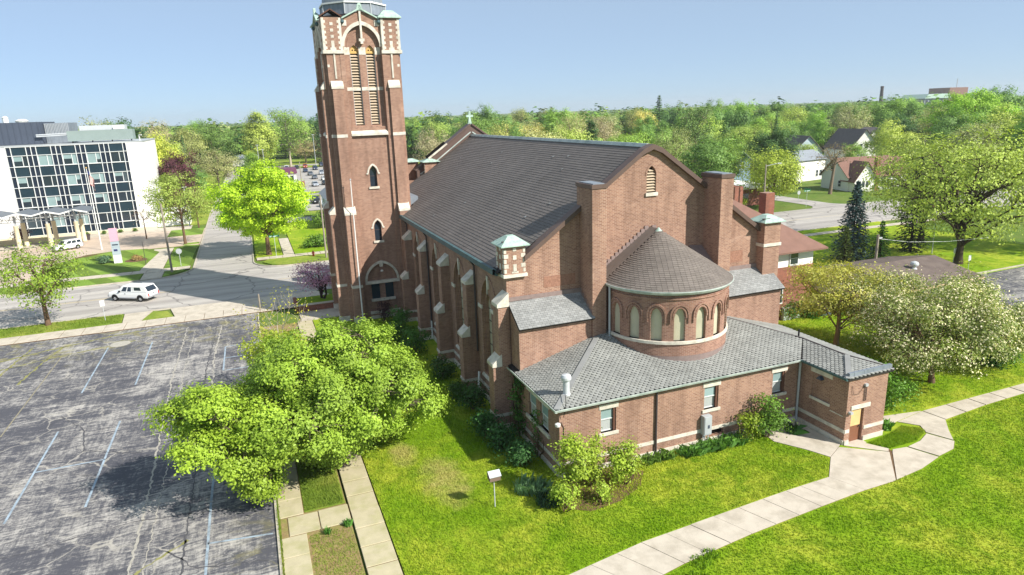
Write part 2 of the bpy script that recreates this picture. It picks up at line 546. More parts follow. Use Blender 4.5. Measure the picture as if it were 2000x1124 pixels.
def asphalt_lot():
    t = NT('cracked_asphalt')
    # pale worn streaks over dark sealcoat
    n1 = t.noise(0.16, 7, 0.68, dist=0.8)
    n2 = t.noise(1.0, 9, 0.78, sc=(0.55, 2.6, 1), dist=1.4)
    n3 = t.noise(1.0, 9, 0.78, sc=(3.2, 0.40, 1), dist=1.0)
    n4 = t.noise(6, 6, 0.75)
    wear = t.math('ADD', t.math('MULTIPLY', n1, 0.75), t.math('ADD', t.math('MULTIPLY', n2, 0.85), t.math('MULTIPLY', n3, 0.45)))
    wear = t.math('ADD', wear, t.math('MULTIPLY', n4, 0.35))
    f = t.ramp(wear, [(0.62, 0.0), (0.74, 0.22), (0.86, 0.75), (0.98, 1.0)])
    sc = t.n('ShaderNodeMath', operation='MULTIPLY'); sc.inputs[1].default_value = 0.68
    t.l(wear, sc.inputs[0])
    f = t.ramp(sc.outputs[0], [(0.78, 0.0), (0.825, 0.2), (0.88, 0.58), (0.96, 1.0)])
    c = t.mix(f, srgb(82, 82, 88), srgb(188, 183, 175))
    # cracks
    vo = t.n('ShaderNodeTexVoronoi', feature='DISTANCE_TO_EDGE')
    vo.inputs['Scale'].default_value = 0.16
    wob = t.n('ShaderNodeTexNoise'); wob.inputs['Scale'].default_value = 0.5; wob.inputs['Detail'].default_value = 6
    t.l(t.pos, wob.inputs['Vector'])
    vv = t.n('ShaderNodeVectorMath', operation='ADD')
    sv = t.n('ShaderNodeVectorMath', operation='SCALE'); sv.inputs['Scale'].default_value = 2.2
    t.l(wob.outputs['Color'], sv.inputs[0]); t.l(t.pos, vv.inputs[0]); t.l(sv.outputs[0], vv.inputs[1])
    t.l(vv.outputs[0], vo.inputs['Vector'])
    cr = t.ramp(vo.outputs['Distance'], [(0.0, 0.5), (0.004, 0.4), (0.007, 0.0)])
    crn = t.ramp(t.noise(0.3, 3), [(0.35, 0.15), (0.6, 0.9)])
    c = t.mix(t.math('MULTIPLY', cr, crn), c, srgb(58, 56, 58))
    vo2 = t.n('ShaderNodeTexVoronoi', feature='DISTANCE_TO_EDGE')
    vo2.inputs['Scale'].default_value = 0.42
    t.l(vv.outputs[0], vo2.inputs['Vector'])
    cr2 = t.ramp(vo2.outputs['Distance'], [(0.0, 1.0), (0.018, 0.7), (0.03, 0.0)])
    c = t.mix(t.math('MULTIPLY', cr2, t.ramp(t.noise(0.25, 4), [(0.46, 0.0), (0.6, 0.75)])), c, srgb(184, 178, 166))
    # moss and weeds along the far edge and in the corner beside the walk
    sx = t.n('ShaderNodeSeparateXYZ'); t.l(t.pos, sx.inputs[0])
    edge = t.ramp(t.math('MULTIPLY_ADD', sx.outputs[1], 0.1, -6.4), [(0.0, 0.0), (0.7, 0.55)])
    edge2 = t.ramp(t.math('MULTIPLY_ADD', sx.outputs[0], 0.2, 0.9), [(0.0, 0.0), (0.7, 0.6)])
    near = t.ramp(t.math('MULTIPLY_ADD', sx.outputs[1], -0.08, 3.0), [(0.1, 0.0), (0.5, 1.0)])
    ee = t.math('MAXIMUM', edge, t.math('MULTIPLY', edge2, near))
    mo = t.ramp(t.noise(0.55, 7, 0.72, dist=1.0), [(0.5, 0.0), (0.62, 1.0)])
    c = t.mix(t.math('MULTIPLY', mo, ee), c, srgb(150, 142, 88))
    t.base(c)
    t.bump(t.noise(30, 4, 0.7), 0.01)
    return t.done(0.82, 0.3)
M['lot'] = asphalt_lot()

def roadmat():
    t = NT('road_asphalt')
    a = t.noise(1.0, 6, 0.6, sc=(0.02, 0.5, 1))
    b = t.noise(1.0, 5, 0.65, sc=(0.4, 1.1, 1))
    c = t.mix(t.ramp(a, [(0.38, 0.0), (0.62, 1.0)]), srgb(156, 150, 144), srgb(182, 176, 168))
    c = t.scalec(c, t.math('MULTIPLY_ADD', b, 0.3, 0.85))
    vo = t.n('ShaderNodeTexVoronoi', feature='DISTANCE_TO_EDGE')
    vo.inputs['Scale'].default_value = 0.11
    wob = t.n('ShaderNodeTexNoise'); wob.inputs['Scale'].default_value = 0.4; wob.inputs['Detail'].default_value = 6
    t.l(t.pos, wob.inputs['Vector'])
    sv = t.n('ShaderNodeVectorMath', operation='SCALE'); sv.inputs['Scale'].default_value = 2.5
    vv = t.n('ShaderNodeVectorMath', operation='ADD')
    t.l(wob.outputs['Color'], sv.inputs[0]); t.l(t.pos, vv.inputs[0]); t.l(sv.outputs[0], vv.inputs[1]); t.l(vv.outputs[0], vo.inputs['Vector'])
    cr = t.ramp(vo.outputs['Distance'], [(0.0, 0.75), (0.008, 0.5), (0.013, 0.0)])
    c = t.mix(cr, c, srgb(104, 100, 98))
    t.base(c)
    t.bump(t.noise(30, 3), 0.008)
    return t.done(0.8, 0.3)
M['road'] = roadmat()

def carpaint():
    t = NT('car_paint')
    t.base(t.n('ShaderNodeObjectInfo').outputs['Color'])
    t.b.inputs['Coat Weight'].default_value = 0.6
    t.b.inputs['Coat Roughness'].default_value = 0.08
    return t.done(0.35, 0.5)
M['paint'] = carpaint()
M['chrome'] = plain('rim_alloy', srgb(190, 192, 196), 0.3, 0.6, 0.05, metal=0.6)
M['lamp_red'] = plain('tail_lamp', srgb(170, 40, 34), 0.3, 0.5, 0.05)
M['lamp_clear'] = plain('head_lamp', srgb(214, 218, 222), 0.15, 0.7, 0.05)
# ------------------------------------------------------------------ ground, roads, walks
def sheet(name, poly, z, mat, kind='structure', th=None, parent=None):
    mb = MB()
    if th: mb.prism(FT(z), poly, -th, 0)
    else: mb.face([(x, y, z) for x, y in poly])
    o = mb.build(name, mat, parent)
    if kind: o['kind'] = kind
    return o

sheet('ground', [(-7000, -900), (7000, -900), (7000, 9000), (-7000, 9000)], -0.06, M['ground'])
# main street, side streets
sheet('road', [(-260, 82.9), (300, 82.9), (300, 100.4), (-260, 100.4)], 0.0, M['road'])
def fillet(cx, cy, r, a0, a1, n=8):
    return [(cx + r * math.cos(rad(a0 + (a1 - a0) * i / n)), cy + r * math.sin(rad(a0 + (a1 - a0) * i / n))) for i in range(n + 1)]
sheet('road', [(-14, 100.0), (4.4, 100.0)] + fillet(4.2, 105.0, 5.0, -90, -180) + [(-0.8, 180), (-1.6, 330), (-7.2, 330), (-9.2, 180)] + fillet(-14.2, 105.4, 5.0, 0, -90), 0.006, M['road'])
sheet('road', [(96, 100.2), (116, 100.2)] + fillet(116.2, 105, 5.0, -90, -180) + [(112, 140), (125, 220), (117, 222), (105.6, 141)] + fillet(100.8, 105, 5.0, 0, -90), 0.006, M['road'])
# cross street and far parking lot behind the corner maple
sheet('road', [(-0.8, 143.5), (60, 143.5), (60, 150.5), (-0.8, 150.5)], 0.012, M['road'])
# street crossing at the bottom of the side street
sheet('road', [(-80, 322), (60, 322), (60, 331), (-80, 331)], 0.016, M['road'])
sheet('car_park', [(8, 203), (52, 203), (52, 306), (12, 306)], 0.02, M['road'])
sheet('car_park', [(11.5, 160), (34, 160), (34, 188), (11.5, 188)], 0.02, M['road'])
sheet('meadow', [(2, 309), (90, 309), (100, 372), (4, 372)], 0.01, M['lawn_dry'])
# centre and lane lines on the main street
ln = MB()
for x0 in range(-190, 200, 12):
    ln.box(x0, x0 + 3, 95.45, 95.57, 0.0, 0.008)
ln.build('lane_line', M['paintwhite'])['kind'] = 'structure'
ln = MB()
ln.box(-200, -11, 91.55, 91.67, 0.0, 0.008); ln.box(-200, -11, 91.85, 91.97, 0.0, 0.008); ln.box(2, 200, 91.55, 91.67, 0.0, 0.008)
ln.build('centre_line', plain('faded_yellow_line', srgb(196, 180, 140), 0.8, 0.2, 0.1, 1.0, dirt=(srgb(160, 152, 140), 0.7, 0.8)))['kind'] = 'structure'

# near pavement and verge
def paving(name, x0, x1, y0, y1, step, z, mat, axis='x', th=0.12, gap=0.02, skip=None, jit=0.012):
    root = MB().box(x0, x1, y0, y1, z - th, z - 0.03).build(name, M['soil'])
    root['kind'] = 'structure'
    n = max(1, round(((x1 - x0) if axis == 'x' else (y1 - y0)) / step))
    st = ((x1 - x0) if axis == 'x' else (y1 - y0)) / n
    w = (y1 - y0) if axis == 'x' else (x1 - x0)
    hx, hy = (st / 2 - gap, w / 2 - 0.004) if axis == 'x' else (w / 2 - 0.004, st / 2 - gap)
    me = slab_mesh(hx, hy, mat)
    for i in range(n):
        c = (x0 + st * (i + 0.5), (y0 + y1) / 2) if axis == 'x' else ((x0 + x1) / 2, y0 + st * (i + 0.5))
        o = obj('slab', me, root, (c[0], c[1], z + random.uniform(-jit, jit)))
        o.rotation_euler = (random.uniform(-0.004, 0.004), random.uniform(-0.004, 0.004), random.uniform(-0.004, 0.004))
    return root
def slab_mesh(hx, hy, mat, b=0.02):
    mb = MB()
    mb.v = [(-hx, -hy, -0.06), (hx, -hy, -0.06), (hx, hy, -0.06), (-hx, hy, -0.06), (-hx, -hy, -b), (hx, -hy, -b), (hx, hy, -b), (-hx, hy, -b),
            (-hx + b, -hy + b, 0), (hx - b, -hy + b, 0), (hx - b, hy - b, 0), (-hx + b, hy - b, 0)]
    mb.f = [(0, 1, 5, 4), (1, 2, 6, 5), (2, 3, 7, 6), (3, 0, 4, 7), (4, 5, 9, 8), (5, 6, 10, 9), (6, 7, 11, 10), (7, 4, 8, 11), (8, 9, 10, 11)]
    return mb.mesh('slab', mat)

paving('footpath', -60, 3.2, 76.0, 78.6, 1.9, 0.10, M['concrete'])
for (x0, x1) in ((-60, -14.6),):
    sheet('verge', [(x0, 78.8), (x1, 78.8), (x1 - 0.3, 82.4), (x0, 82.4)], 0.11, M['lawn_dry'], th=0.14)
sheet('verge', [(-12.6, 78.8), (-9.6, 78.8), (-10.4, 81.4), (-11.9, 82.2)], 0.11, M['lawn_dry'], th=0.14)
sheet('driveway_apron', [(-14.5, 78.7), (-12.7, 78.7), (-12.0, 82.5), (-14.8, 82.5)], 0.085, M['concrete'], th=0.12)
sheet('driveway_apron', [(-9.4, 78.7), (8.0, 78.7), (6.0, 82.6), (-10.2, 82.6)], 0.07, M['concrete'], th=0.12)
sheet('forecourt', [(3.3, 70.2), (13.8, 70.2), (13.8, 82.6), (8.2, 82.6), (8.2, 78.5), (3.3, 78.5)], 0.085, M['concrete'], th=0.12)
def kerb(pts, w=0.16, h=0.14, z=0.0):
    mb = MB()
    for a, b in zip(pts, pts[1:]):
        mb.beam((a[0], a[1], z + h / 2), (b[0], b[1], z + h / 2), w, h)
    o = mb.build('kerb', M['kerb']); o['kind'] = 'structure'
    return o
kerb([(-60, 82.6), (-15, 82.6)])
kerb([(-12.2, 82.55), (-10.1, 82.55)])
# far side of the main street (left of the side street)
sheet('verge', [(-120, 100.7), (-15.6, 100.7), (-15.6, 104.9), (-120, 104.9)], 0.11, M['lawn_mown'], th=0.14)
sheet('verge', [(-12.8, 101.2), (-10.6, 103.3), (-10.2, 104.9), (-12.8, 104.9)], 0.11, M['lawn_mown'], th=0.14)
paving('footpath', -120, -9.6, 105.0, 107.1, 1.9, 0.12, M['concrete'])
sheet('driveway_apron', [(-15.5, 100.6), (-12.9, 101.0), (-12.9, 104.95), (-15.5, 104.95)], 0.09, M['concrete'], th=0.12)
lawnA = [(-29.6, 107.2), (-16.4, 107.2), (-15.2, 122), (-17.6, 126.4), (-22, 127.2), (-26.4, 125.6), (-28.8, 121), (-30.2, 114)]
sheet('lawn', lawnA, 0.14, M['lawn_mown'], th=0.16)
sheet('lawn', [(-13.2, 107.2), (-9.8, 107.2), (-9.5, 125.5), (-11.6, 126.5), (-13.2, 124.0)], 0.14, M['lawn_mown'], th=0.16)
paving('garden_path', -16.3, -13.3, 107.2, 125, 1.9, 0.11, M['concrete'], axis='y')
sheet('flower_bed', [(-27.5, 122.6), (-23.0, 126.3), (-26.3, 125.3), (-28.2, 123.0)], 0.15, M['soil'])
sheet('flower_bed', fillet(-17.9, 116.2, 1.6, 0, 350, 14), 0.15, M['soil'])
sheet('driveway', [(-80, 107.2), (-29.7, 107.2), (-30.3, 114), (-29, 121.3), (-26.4, 125.9), (-22, 127.5), (-17.4, 126.7), (-9.4, 126.7), (-9.3, 146), (-80, 146)], 0.05, plain('pale_driveway', srgb(196, 178, 160), 0.9, 0.2, 0.10, 0.5, dirt=(srgb(170, 152, 136), 0.4, 0.7)), th=0.08)
sheet('terrace', [(-80, 146.1), (-12, 146.1), (-12, 151.4), (-80, 151.4)], 0.12, M['concrete'], th=0.14)
sheet('terrace', [(-80, 138), (-36.5, 138), (-36.5, 146.05), (-80, 146.05)], 0.16, M['concrete'], th=0.16)
kerb(fillet(-14.2, 105.4, 5.05, 0, -90) )
kerb([(-9.12, 105.4), (-9.3, 180), (-7.3, 330)])
kerb([(-120, 100.55), (-14.2, 100.4)])
for y0, y1 in ((128.4, 135), (138, 146)):
    sheet('verge', [(-15.5, y0 + 0.0), (-9.5, y0), (-9.5, y1), (-15.5, y1)] if y0 > 136 else [(-12, 127.2), (-9.5, 127.2), (-9.5, 128.6), (-12, 128.6)], 0.13, M['lawn_mown'], th=0.14)
for y0, y1 in ((152, 172), (176, 230), (233, 320)):
    sheet('verge', [(-16, y0), (-9.4, y0), (-9.0, y1), (-16, y1)], 0.12, M['lawn_dry'], th=0.14)
# far side, right of the side street
kerb(fillet(4.2, 105.0, 5.05, -90, -180))
kerb([(4.2, 99.95), (90, 99.6)])
kerb([(-0.85, 105), (-0.85, 143)])
sheet('verge', [(4.3, 100.2), (88, 100.2), (88, 102.6), (4.3, 105.8), (1.2, 105.9), (0.4, 104.0), (1.6, 101.6)], 0.12, M['lawn_dry'], th=0.14)
paving('footpath', -0.4, 60, 106.0, 107.9, 1.9, 0.12, M['concrete'])
paving('garden_path', 3.6, 5.2, 108.0, 124, 1.8, 0.12, M['concrete'], axis='y')
sheet('lawn', [(-0.5, 108.0), (3.5, 108.0), (3.5, 143), (-0.5, 143)], 0.12, M['lawn'], th=0.14)
sheet('lawn', [(5.3, 108.0), (60, 108.0), (60, 143), (5.3, 143)], 0.12, M['lawn'], th=0.14)
sheet('verge', [(10.5, 151.0), (60, 151.0), (60, 158.5), (10.5, 158.5)], 0.08, M['lawn_dry'])
sheet('verge', [(9, 190), (60, 190), (60, 193.5), (9, 193.5)], 0.08, M['lawn_dry'])
sheet('verge', [(9, 197.5), (60, 197.5), (60, 202.5), (9, 202.5)], 0.08, M['lawn_dry'])
sheet('road', [(-0.8, 193.6), (60, 193.6), (60, 197.4), (-0.8, 197.4)], 0.02, M['road'])

# church lot
lotp = [(-60, -30), (-0.9, -30), (-0.9, 75.9), (-60, 75.9)]
sheet('parking_lot', lotp, 0.02, M['lot'])
def pline(x0, y0, x1, y1, w=0.13):
    d = Vector((x1 - x0, y1 - y0, 0)); n = Vector((-d.y, d.x, 0)).normalized() * (w / 2)
    mb = MB()
    mb.face([(x0 + n.x, y0 + n.y, 0.028), (x1 + n.x, y1 + n.y, 0.028), (x1 - n.x, y1 - n.y, 0.028), (x0 - n.x, y0 - n.y, 0.028)])
    mb.build('parking_line', M['paintblue'])['kind'] = 'structure'
for x in (-14.5, -10.7):
    pline(x, 58.4, x, 70.2)
    pline(x - 0.05, 39.4, x - 0.05, 51.2)
    pline(x, 25.0, x, 33.0)
pline(-14.5, 45.2, -10.7, 45.2)
pline(-4.05, 58.6, -4.0, 65.2); pline(-4.2, 37.0, -4.1, 46); pline(-4.2, 26, -4.2, 36.9)
for y in (65.2, 61.9, 58.6): pline(-4.0, y, -1.0, y)
pline(-4.2, 32.9, -1.1, 32.4)
wl = MB()
for x, y0, y1 in ((-18.2, 52, 70), (-22, 50, 69)):
    wl.face([(x, y0, 0.027), (x + 0.1, y0, 0.027), (x + 0.1, y1, 0.027), (x, y1, 0.027)])
wl.build('old_parking_line', plain('worn_line', srgb(150, 142, 118), 0.85, 0.2, 0.2, 1, dirt=(srgb(100, 100, 102), 1.0, 0.8)))['kind'] = 'structure'

# crack seams in the lot as raised patches of gravel and tar
def seam(pts, w, mat, z=0.031):
    rr = random.Random(len(pts) * 7 + int(pts[0][0] * 10))
    L = []
    for (x0, y0), (x1, y1) in zip(pts, pts[1:]):
        n = max(2, int(math.hypot(x1 - x0, y1 - y0) / 0.28))
        for i in range(n): L.append((x0 + (x1 - x0) * i / n + rr.uniform(-0.08, 0.08), y0 + (y1 - y0) * i / n + rr.uniform(-0.1, 0.1)))
    mb = MB()
    for a, b in zip(L, L[1:]):
        d = Vector((b[0] - a[0], b[1] - a[1], 0))
        if d.length < 1e-3: continue
        n = Vector((-d.y, d.x, 0)).normalized() * (w / 2 * rr.uniform(0.35, 1.35))
        mb.face([(a[0] + n.x, a[1] + n.y, z), (b[0] + n.x, b[1] + n.y, z), (b[0] - n.x, b[1] - n.y, z), (a[0] - n.x, a[1] - n.y, z)])
    return mb.build('crack_seam', mat)
M['tar'] = plain('tar_seam', srgb(84, 83, 86), 0.7, 0.3, 0.2, 3)
M['sand'] = plain('sand_seam', srgb(172, 167, 156), 0.9, 0.2, 0.2, 3)
M['weed'] = plain('weedy_seam', srgb(140, 138, 88), 0.9, 0.1, 0.4, 3)
for pts, w, mm in (([(-7.6, 26), (-7.6, 40), (-8.0, 58), (-7.8, 74)], 0.11, 'sand'), ([(-7.0, 26), (-6.9, 44), (-7.2, 60), (-7.0, 73)], 0.06, 'sand'),
                   ([(-5.3, 29), (-5.2, 44), (-5.4, 60), (-4.9, 75)], 0.09, 'tar'), ([(-4.7, 52), (-4.9, 62), (-4.5, 73)], 0.14, 'sand'),
                   ([(-26, 66), (-21, 68.5), (-17, 70), (-12, 71.5)], 0.22, 'weed'), ([(-24, 70), (-20, 72), (-14, 74.4), (-9, 75)], 0.3, 'weed'),
                   ([(-20, 63), (-19.4, 68), (-18.6, 73)], 0.22, 'weed'), ([(-23, 61), (-22, 67), (-21.4, 74)], 0.2, 'weed'),
                   ([(-15, 54), (-13, 51), (-12.2, 47), (-8.4, 45)], 0.09, 'tar'), ([(-24, 36), (-16, 35.6), (-8, 36.6), (-2, 35.6)], 0.07, 'tar'),
                   ([(-13, 30), (-8, 31.2), (-5, 33.8)], 0.16, 'weed'), ([(-9, 47.6), (-7.2, 47.8)], 0.1, 'sand'), ([(-6.2, 33.2), (-4.6, 31), (-1.2, 30.2)], 0.08, 'tar')):
    o = seam(pts, w, M[mm]); o['kind'] = 'structure'

# strip between the lot and the lawn: old slab walk, bare strip, grass
sheet('planting_strip', [(-0.85, 20), (2.75, 20), (2.75, 70), (-0.85, 70)], 0.03, M['mulch'])
sheet('planting_strip', [(0.55, 33.6), (2.7, 33.6), (2.7, 56), (0.55, 56)], 0.06, M['lawn_dry'])
me1 = paving('old_walk', 2.85, 4.35, 19.5, 70, 1.62, 0.085, M['oldslab'], axis='y', jit=0.022)
paving('old_walk', -0.35, 2.8, 31.7, 33.45, 1.6, 0.08, M['oldslab'], jit=0.02)
paving('old_walk', -0.75, 0.5, 19.5, 31.65, 1.7, 0.075, M['oldslab'], axis='y', jit=0.02)
paving('old_walk', -0.75, 0.5, 33.5, 56, 1.7, 0.075, M['oldslab'], axis='y', jit=0.02)
kerb([(-0.87, 19), (-0.87, 75.5)], 0.12, 0.12, 0.0)

# church lawn
sheet('church_lawn', [(4.42, 5), (120, 5), (120, 49), (69, 49), (69, 82.4), (36, 82.4), (36, 66), (14, 66), (14, 70), (4.42, 70)], 0.05, M['lawn'])
sheet('church_lawn', [(36, 50), (100, 50), (100, 78.6), (36, 78.6)], 0.065, M['lawn'])
sheet('verge', [(36, 80.2), (100, 80.2), (100, 82.6), (36, 82.6)], 0.10, M['lawn'], th=0.1)
paving('footpath', 60, 110, 78.7, 80.1, 1.8, 0.10, M['concrete'])
kerb([(36, 82.75), (120, 82.75)])
M['worn'] = plain('worn_dry_grass', srgb(168, 160, 84), 0.95, 0.1, 0.25, 1.2, 0.04, 14, dirt=(srgb(120, 140, 44), 0.7, 0.9))
# walk along the front lawn: slabs laid along a slightly curved line
walkroot = empty('front_walk', (20, 24, 0)); walkroot['kind'] = 'structure'
wl_in = [(6.5, 21.9), (11.0, 23.3), (15.5, 24.0), (20, 24.3), (25.0, 24.6), (28.2, 24.7)]
wl_out = [(7.4, 19.3), (12.5, 21.1), (16.5, 21.85), (20.8, 22.35), (25.6, 22.7), (28.9, 22.9)]
BED = MB()
def poly_slab(pts, z, parent, mat=None, name='slab'):
    mb = MB()
    cx = sum(p[0] for p in pts) / len(pts); cyy = sum(p[1] for p in pts) / len(pts)
    sz = max(math.hypot(x - cx, y - cyy) for x, y in pts); kf = 1 - 0.03 / sz
    q = [(cx + (x - cx) * kf, cyy + (y - cyy) * kf) for x, y in pts]
    mb.prism(FT(z), q, -0.08, 0)
    BED.face([(x, y, 0.064) for x, y in pts])
    return mb.build(name, mat or M['concrete'], parent)
for (a, b, c, d) in zip(wl_in, wl_in[1:], wl_out[1:], wl_out):
    for k in range(3):
        f0, f1 = k / 3, (k + 1) / 3
        lp = lambda p, q, f: (p[0] + (q[0] - p[0]) * f, p[1] + (q[1] - p[1]) * f)
        poly_slab([lp(a, b, f0), lp(a, b, f1), lp(d, c, f1), lp(d, c, f0)], 0.10 + random.uniform(-0.01, 0.01), walkroot)
for pts in ([(28.2, 24.7), (28.9, 22.9), (31.2, 22.9), (33.6, 25.3), (31.4, 27.0), (30.0, 26.3)],
            [(30.0, 26.3), (31.4, 27.0), (31.75, 27.2), (31.75, 30.9), (28.6, 30.7), (28.4, 29.2), (29.4, 27.6)],
            [(31.8, 27.0), (33.6, 25.35), (33.9, 25.6), (33.4, 26.4), (33.0, 27.05)],
            [(31.3, 22.95), (33.6, 23.2), (35.6, 23.7), (35.0, 25.3), (34.0, 25.45), (33.7, 25.2)],
            [(35.7, 23.75), (37.3, 24.0), (38.2, 24.6), (37.6, 26.0), (36.4, 25.5), (35.1, 25.3)],
            [(38.25, 24.7), (39.2, 25.7), (40.4, 26.8), (40.2, 28.3), (37.4, 27.9), (38.2, 26.9), (37.7, 26.1)],
            [(40.45, 26.82), (42.6, 27.0), (42.5, 28.33), (40.25, 28.32)], [(42.65, 27.0), (44.8, 27.18), (44.7, 28.35), (42.55, 28.34)],
            [(44.85, 27.18), (47.0, 27.25), (46.9, 28.37), (44.75, 28.36)], [(47.05, 27.25), (49.2, 27.31), (49.1, 28.39), (46.95, 28.38)], [(49.25, 27.31), (51.6, 27.32), (51.5, 28.4), (49.15, 28.39)],
            [(51.65, 27.32), (54, 27.33), (53.9, 28.42), (51.55, 28.41)], [(54.05, 27.33), (56.5, 27.35), (56.4, 28.44), (53.95, 28.43)], [(56.55, 27.35), (60, 27.4), (60, 28.46), (56.45, 28.44)],
            [(35.3, 27.3), (37.35, 27.95), (40.2, 28.35), (38.3, 28.7), (35.3, 29.2)]):
    poly_slab(pts, 0.09 + random.uniform(-0.008, 0.008), walkroot)
BED.face([(31.15, 22.88, 0.062), (31.4, 22.93, 0.062), (33.8, 25.2, 0.062), (33.9, 25.6, 0.062), (33.5, 25.4, 0.062)])
BED.build('joint_soil', M['soil'], walkroot)['kind'] = 'stuff'
sheet('flower_bed', [(13.6, 28.0), (14.6, 27.3), (16.4, 27.5), (18.2, 28.3), (19.2, 29.6), (18.4, 30.8), (14.6, 30.8), (13.4, 29.6)], 0.066, M['soil'])
# rear right car park
sheet('parking_lot', [(66, 30), (130, 40), (130, 52), (76, 50.6), (66, 50)], 0.075, M['lot'])
kerb([(70, 50.4), (77, 51.0), (100, 51.6)], 0.2, 0.14, 0.06)
# ------------------------------------------------------------------ church
CX = 25.0
X0, X1, GY = 14.4, 35.6, 38.3
ch = empty('church', (25, 50, 0), 'red brick church with square bell tower, rounded apse and low slate-roofed annex', 'church')
B, ST = M['brick'], M['stone']

# nave walls -------------------------------------------------------
bays = [41.85, 48.6, 55.4, 62.1]
F = FL(X0)
wall = MB()
wall.holed(F, rect(GY, 67.6, 0, 10.5), [arch(y, 2.15, 7.1, 3.3, 2.45) for y in bays], 0, 0.28)
for y in bays:                                                     # recessed field with two lancets
    wall.holed(F, arch(y, 2.15, 7.1, 3.3, 2.45), [arch(y + s * 0.98, 2.45, 7.0, 1.1, 1.15) for s in (-1, 1)], -0.28, 0.24)
wall.build('nave_wall', B, ch)
wall = MB()
wall.holed(FR(X1), rect(GY, 77, 0, 10.5), [arch(y, 2.15, 7.1, 3.3, 2.45) for y in bays], 0, 0.28)
for y in bays: wall.prism(FR(X1), arch(y, 2.15, 7.1, 3.3, 2.45), -0.4, -0.28)
wall.build('nave_wall', B, ch)
for y in bays:
    for s in (-1, 1):
        uc = y + s * 0.98
        wn_ = empty('window', (X0 - 0, uc, 2.4)); wn_.parent = ch; wn_.location = (X0 - 25, uc - 50, 2.4)
        levels = [2.45, 3.35, 4.25, 5.15, 6.05, 6.95]
        for a, b in zip(levels, levels[1:]):
            dark = (a < 3.0)
            MB().prism(F, rect(uc - 0.55, uc + 0.55, a + 0.03, b - 0.03), -0.62, -0.5).build('pane', M['glass_dark'] if dark else M['panel'], wn_)
            MB().prism(F, rect(uc - 0.55, uc + 0.55, b - 0.03, b + 0.03), -0.62, -0.47).build('glazing_bar', M['pipe'], wn_)
        MB().prism(F, arch(uc, 6.98, 7.0, 1.1, 1.15), -0.62, -0.5).build('pane', M['panel'], wn_)
    MB().prism(F, [(y - 0.16, 9.68), (y + 0.16, 9.68), (y + 0.09, 8.75), (y - 0.09, 8.75)], -0.02, 0.10).build('keystone', ST, ch)
    for s in (-1, 1):
        MB().prism(F, rect(y + s * 0.98 - 0.06, y + s * 0.98 + 0.06, 8.12, 8.72), -0.28, -0.2).build('arch_stone', ST, ch)
    MB().prism(F, rect(y - 0.4, y + 0.4, 6.95, 7.22), -0.29, -0.18).build('impost_band', ST, ch)
    for s in (-1, 1):
        MB().prism(F, rect(*sorted((y + s * 1.56, y + s * 2.35)), 6.95, 7.22), -0.05, 0.06).build('impost_band', ST, ch)
    hood = MB(); hood.band(F, archcurve(y, 7.1, 3.3, 2.45, 12), archcurve(y, 7.1, 3.62, 2.66, 12), 0, 0.05); hood.build('arch_moulding', B, ch)
    sl = MB(); a = [F(y - 1.85, 2.15, -0.27), F(y + 1.85, 2.15, -0.27), F(y + 1.85, 1.92, 0.14), F(y - 1.85, 1.92, 0.14), F(y + 1.85, 1.8, 0.14), F(y - 1.85, 1.8, 0.14), F(y - 1.85, 1.8, -0.1), F(y + 1.85, 1.8, -0.1)]
    sl.face([a[0], a[1], a[2], a[3]]); sl.face([a[3], a[2], a[4], a[5]]); sl.face([a[5], a[4], a[7], a[6]]); sl.face([a[0], a[3], a[5], a[6]]); sl.face([a[1], a[2], a[4], a[7]])
    sl.build('window_sill', ST, ch)

# buttresses
def slope_cap(mb, f, u0, u1, w_in, w_out, zb, zt, lip=0.07):
    """sloped stone weathering: top at w_in/zt down to w_out/zb"""
    o0, o1 = u0 - lip, u1 + lip
    P = [(w_in, zb - 0.22), (w_out + lip, zb - 0.22), (w_out + lip, zb), (w_in, zt)]
    A = [f(o0, z, w) for w, z in P]; Bq = [f(o1, z, w) for w, z in P]
    mb.face(A); mb.face(Bq)
    for i in range(4):
        j = (i + 1) % 4
        mb.face([A[i], A[j], Bq[j], Bq[i]])
for yb in (38.55, 45.2, 52.0, 58.75, 65.15):
    u0, u1 = yb - 0.47, yb + 0.47
    bt = MB()
    bt.prism(F, rect(u0, u1, 0, 4.55), -0.05, 1.2)
    bt.prism(F, rect(u0, u1, 4.55, 8.5), -0.05, 0.72)
    b_ = bt.build('buttress', B, ch)
    c = MB(); slope_cap(c, F, u0, u1, 0.6, 1.2, 4.75, 5.35); c.build('weathering', ST, b_)
    c = MB(); slope_cap(c, F, u0, u1, -0.02, 0.72, 8.72, 9.4); c.build('weathering', ST, b_)
    MB().prism(F, rect(u0 - 0.04, u1 + 0.04, 0.98, 1.2), -0.05, 1.25).build('plinth_band', ST, b_)
    MB().prism(F, rect(u0 - 0.06, u1 + 0.06, 0.0, 0.42), -0.05, 1.28).build('plinth_stone', ST, b_)
for a, b in zip((38.55, 45.2, 52.0, 58.75, 65.15), (45.2, 52.0, 58.75, 65.15, 67.5)):
    MB().prism(F, rect(a + 0.53, b - 0.53, 0.98, 1.2), -0.05, 0.07).build('plinth_band', ST, ch)
    MB().prism(F, rect(a + 0.55, b - 0.55, 0.0, 0.42), -0.05, 0.1).build('plinth_stone', ST, ch)
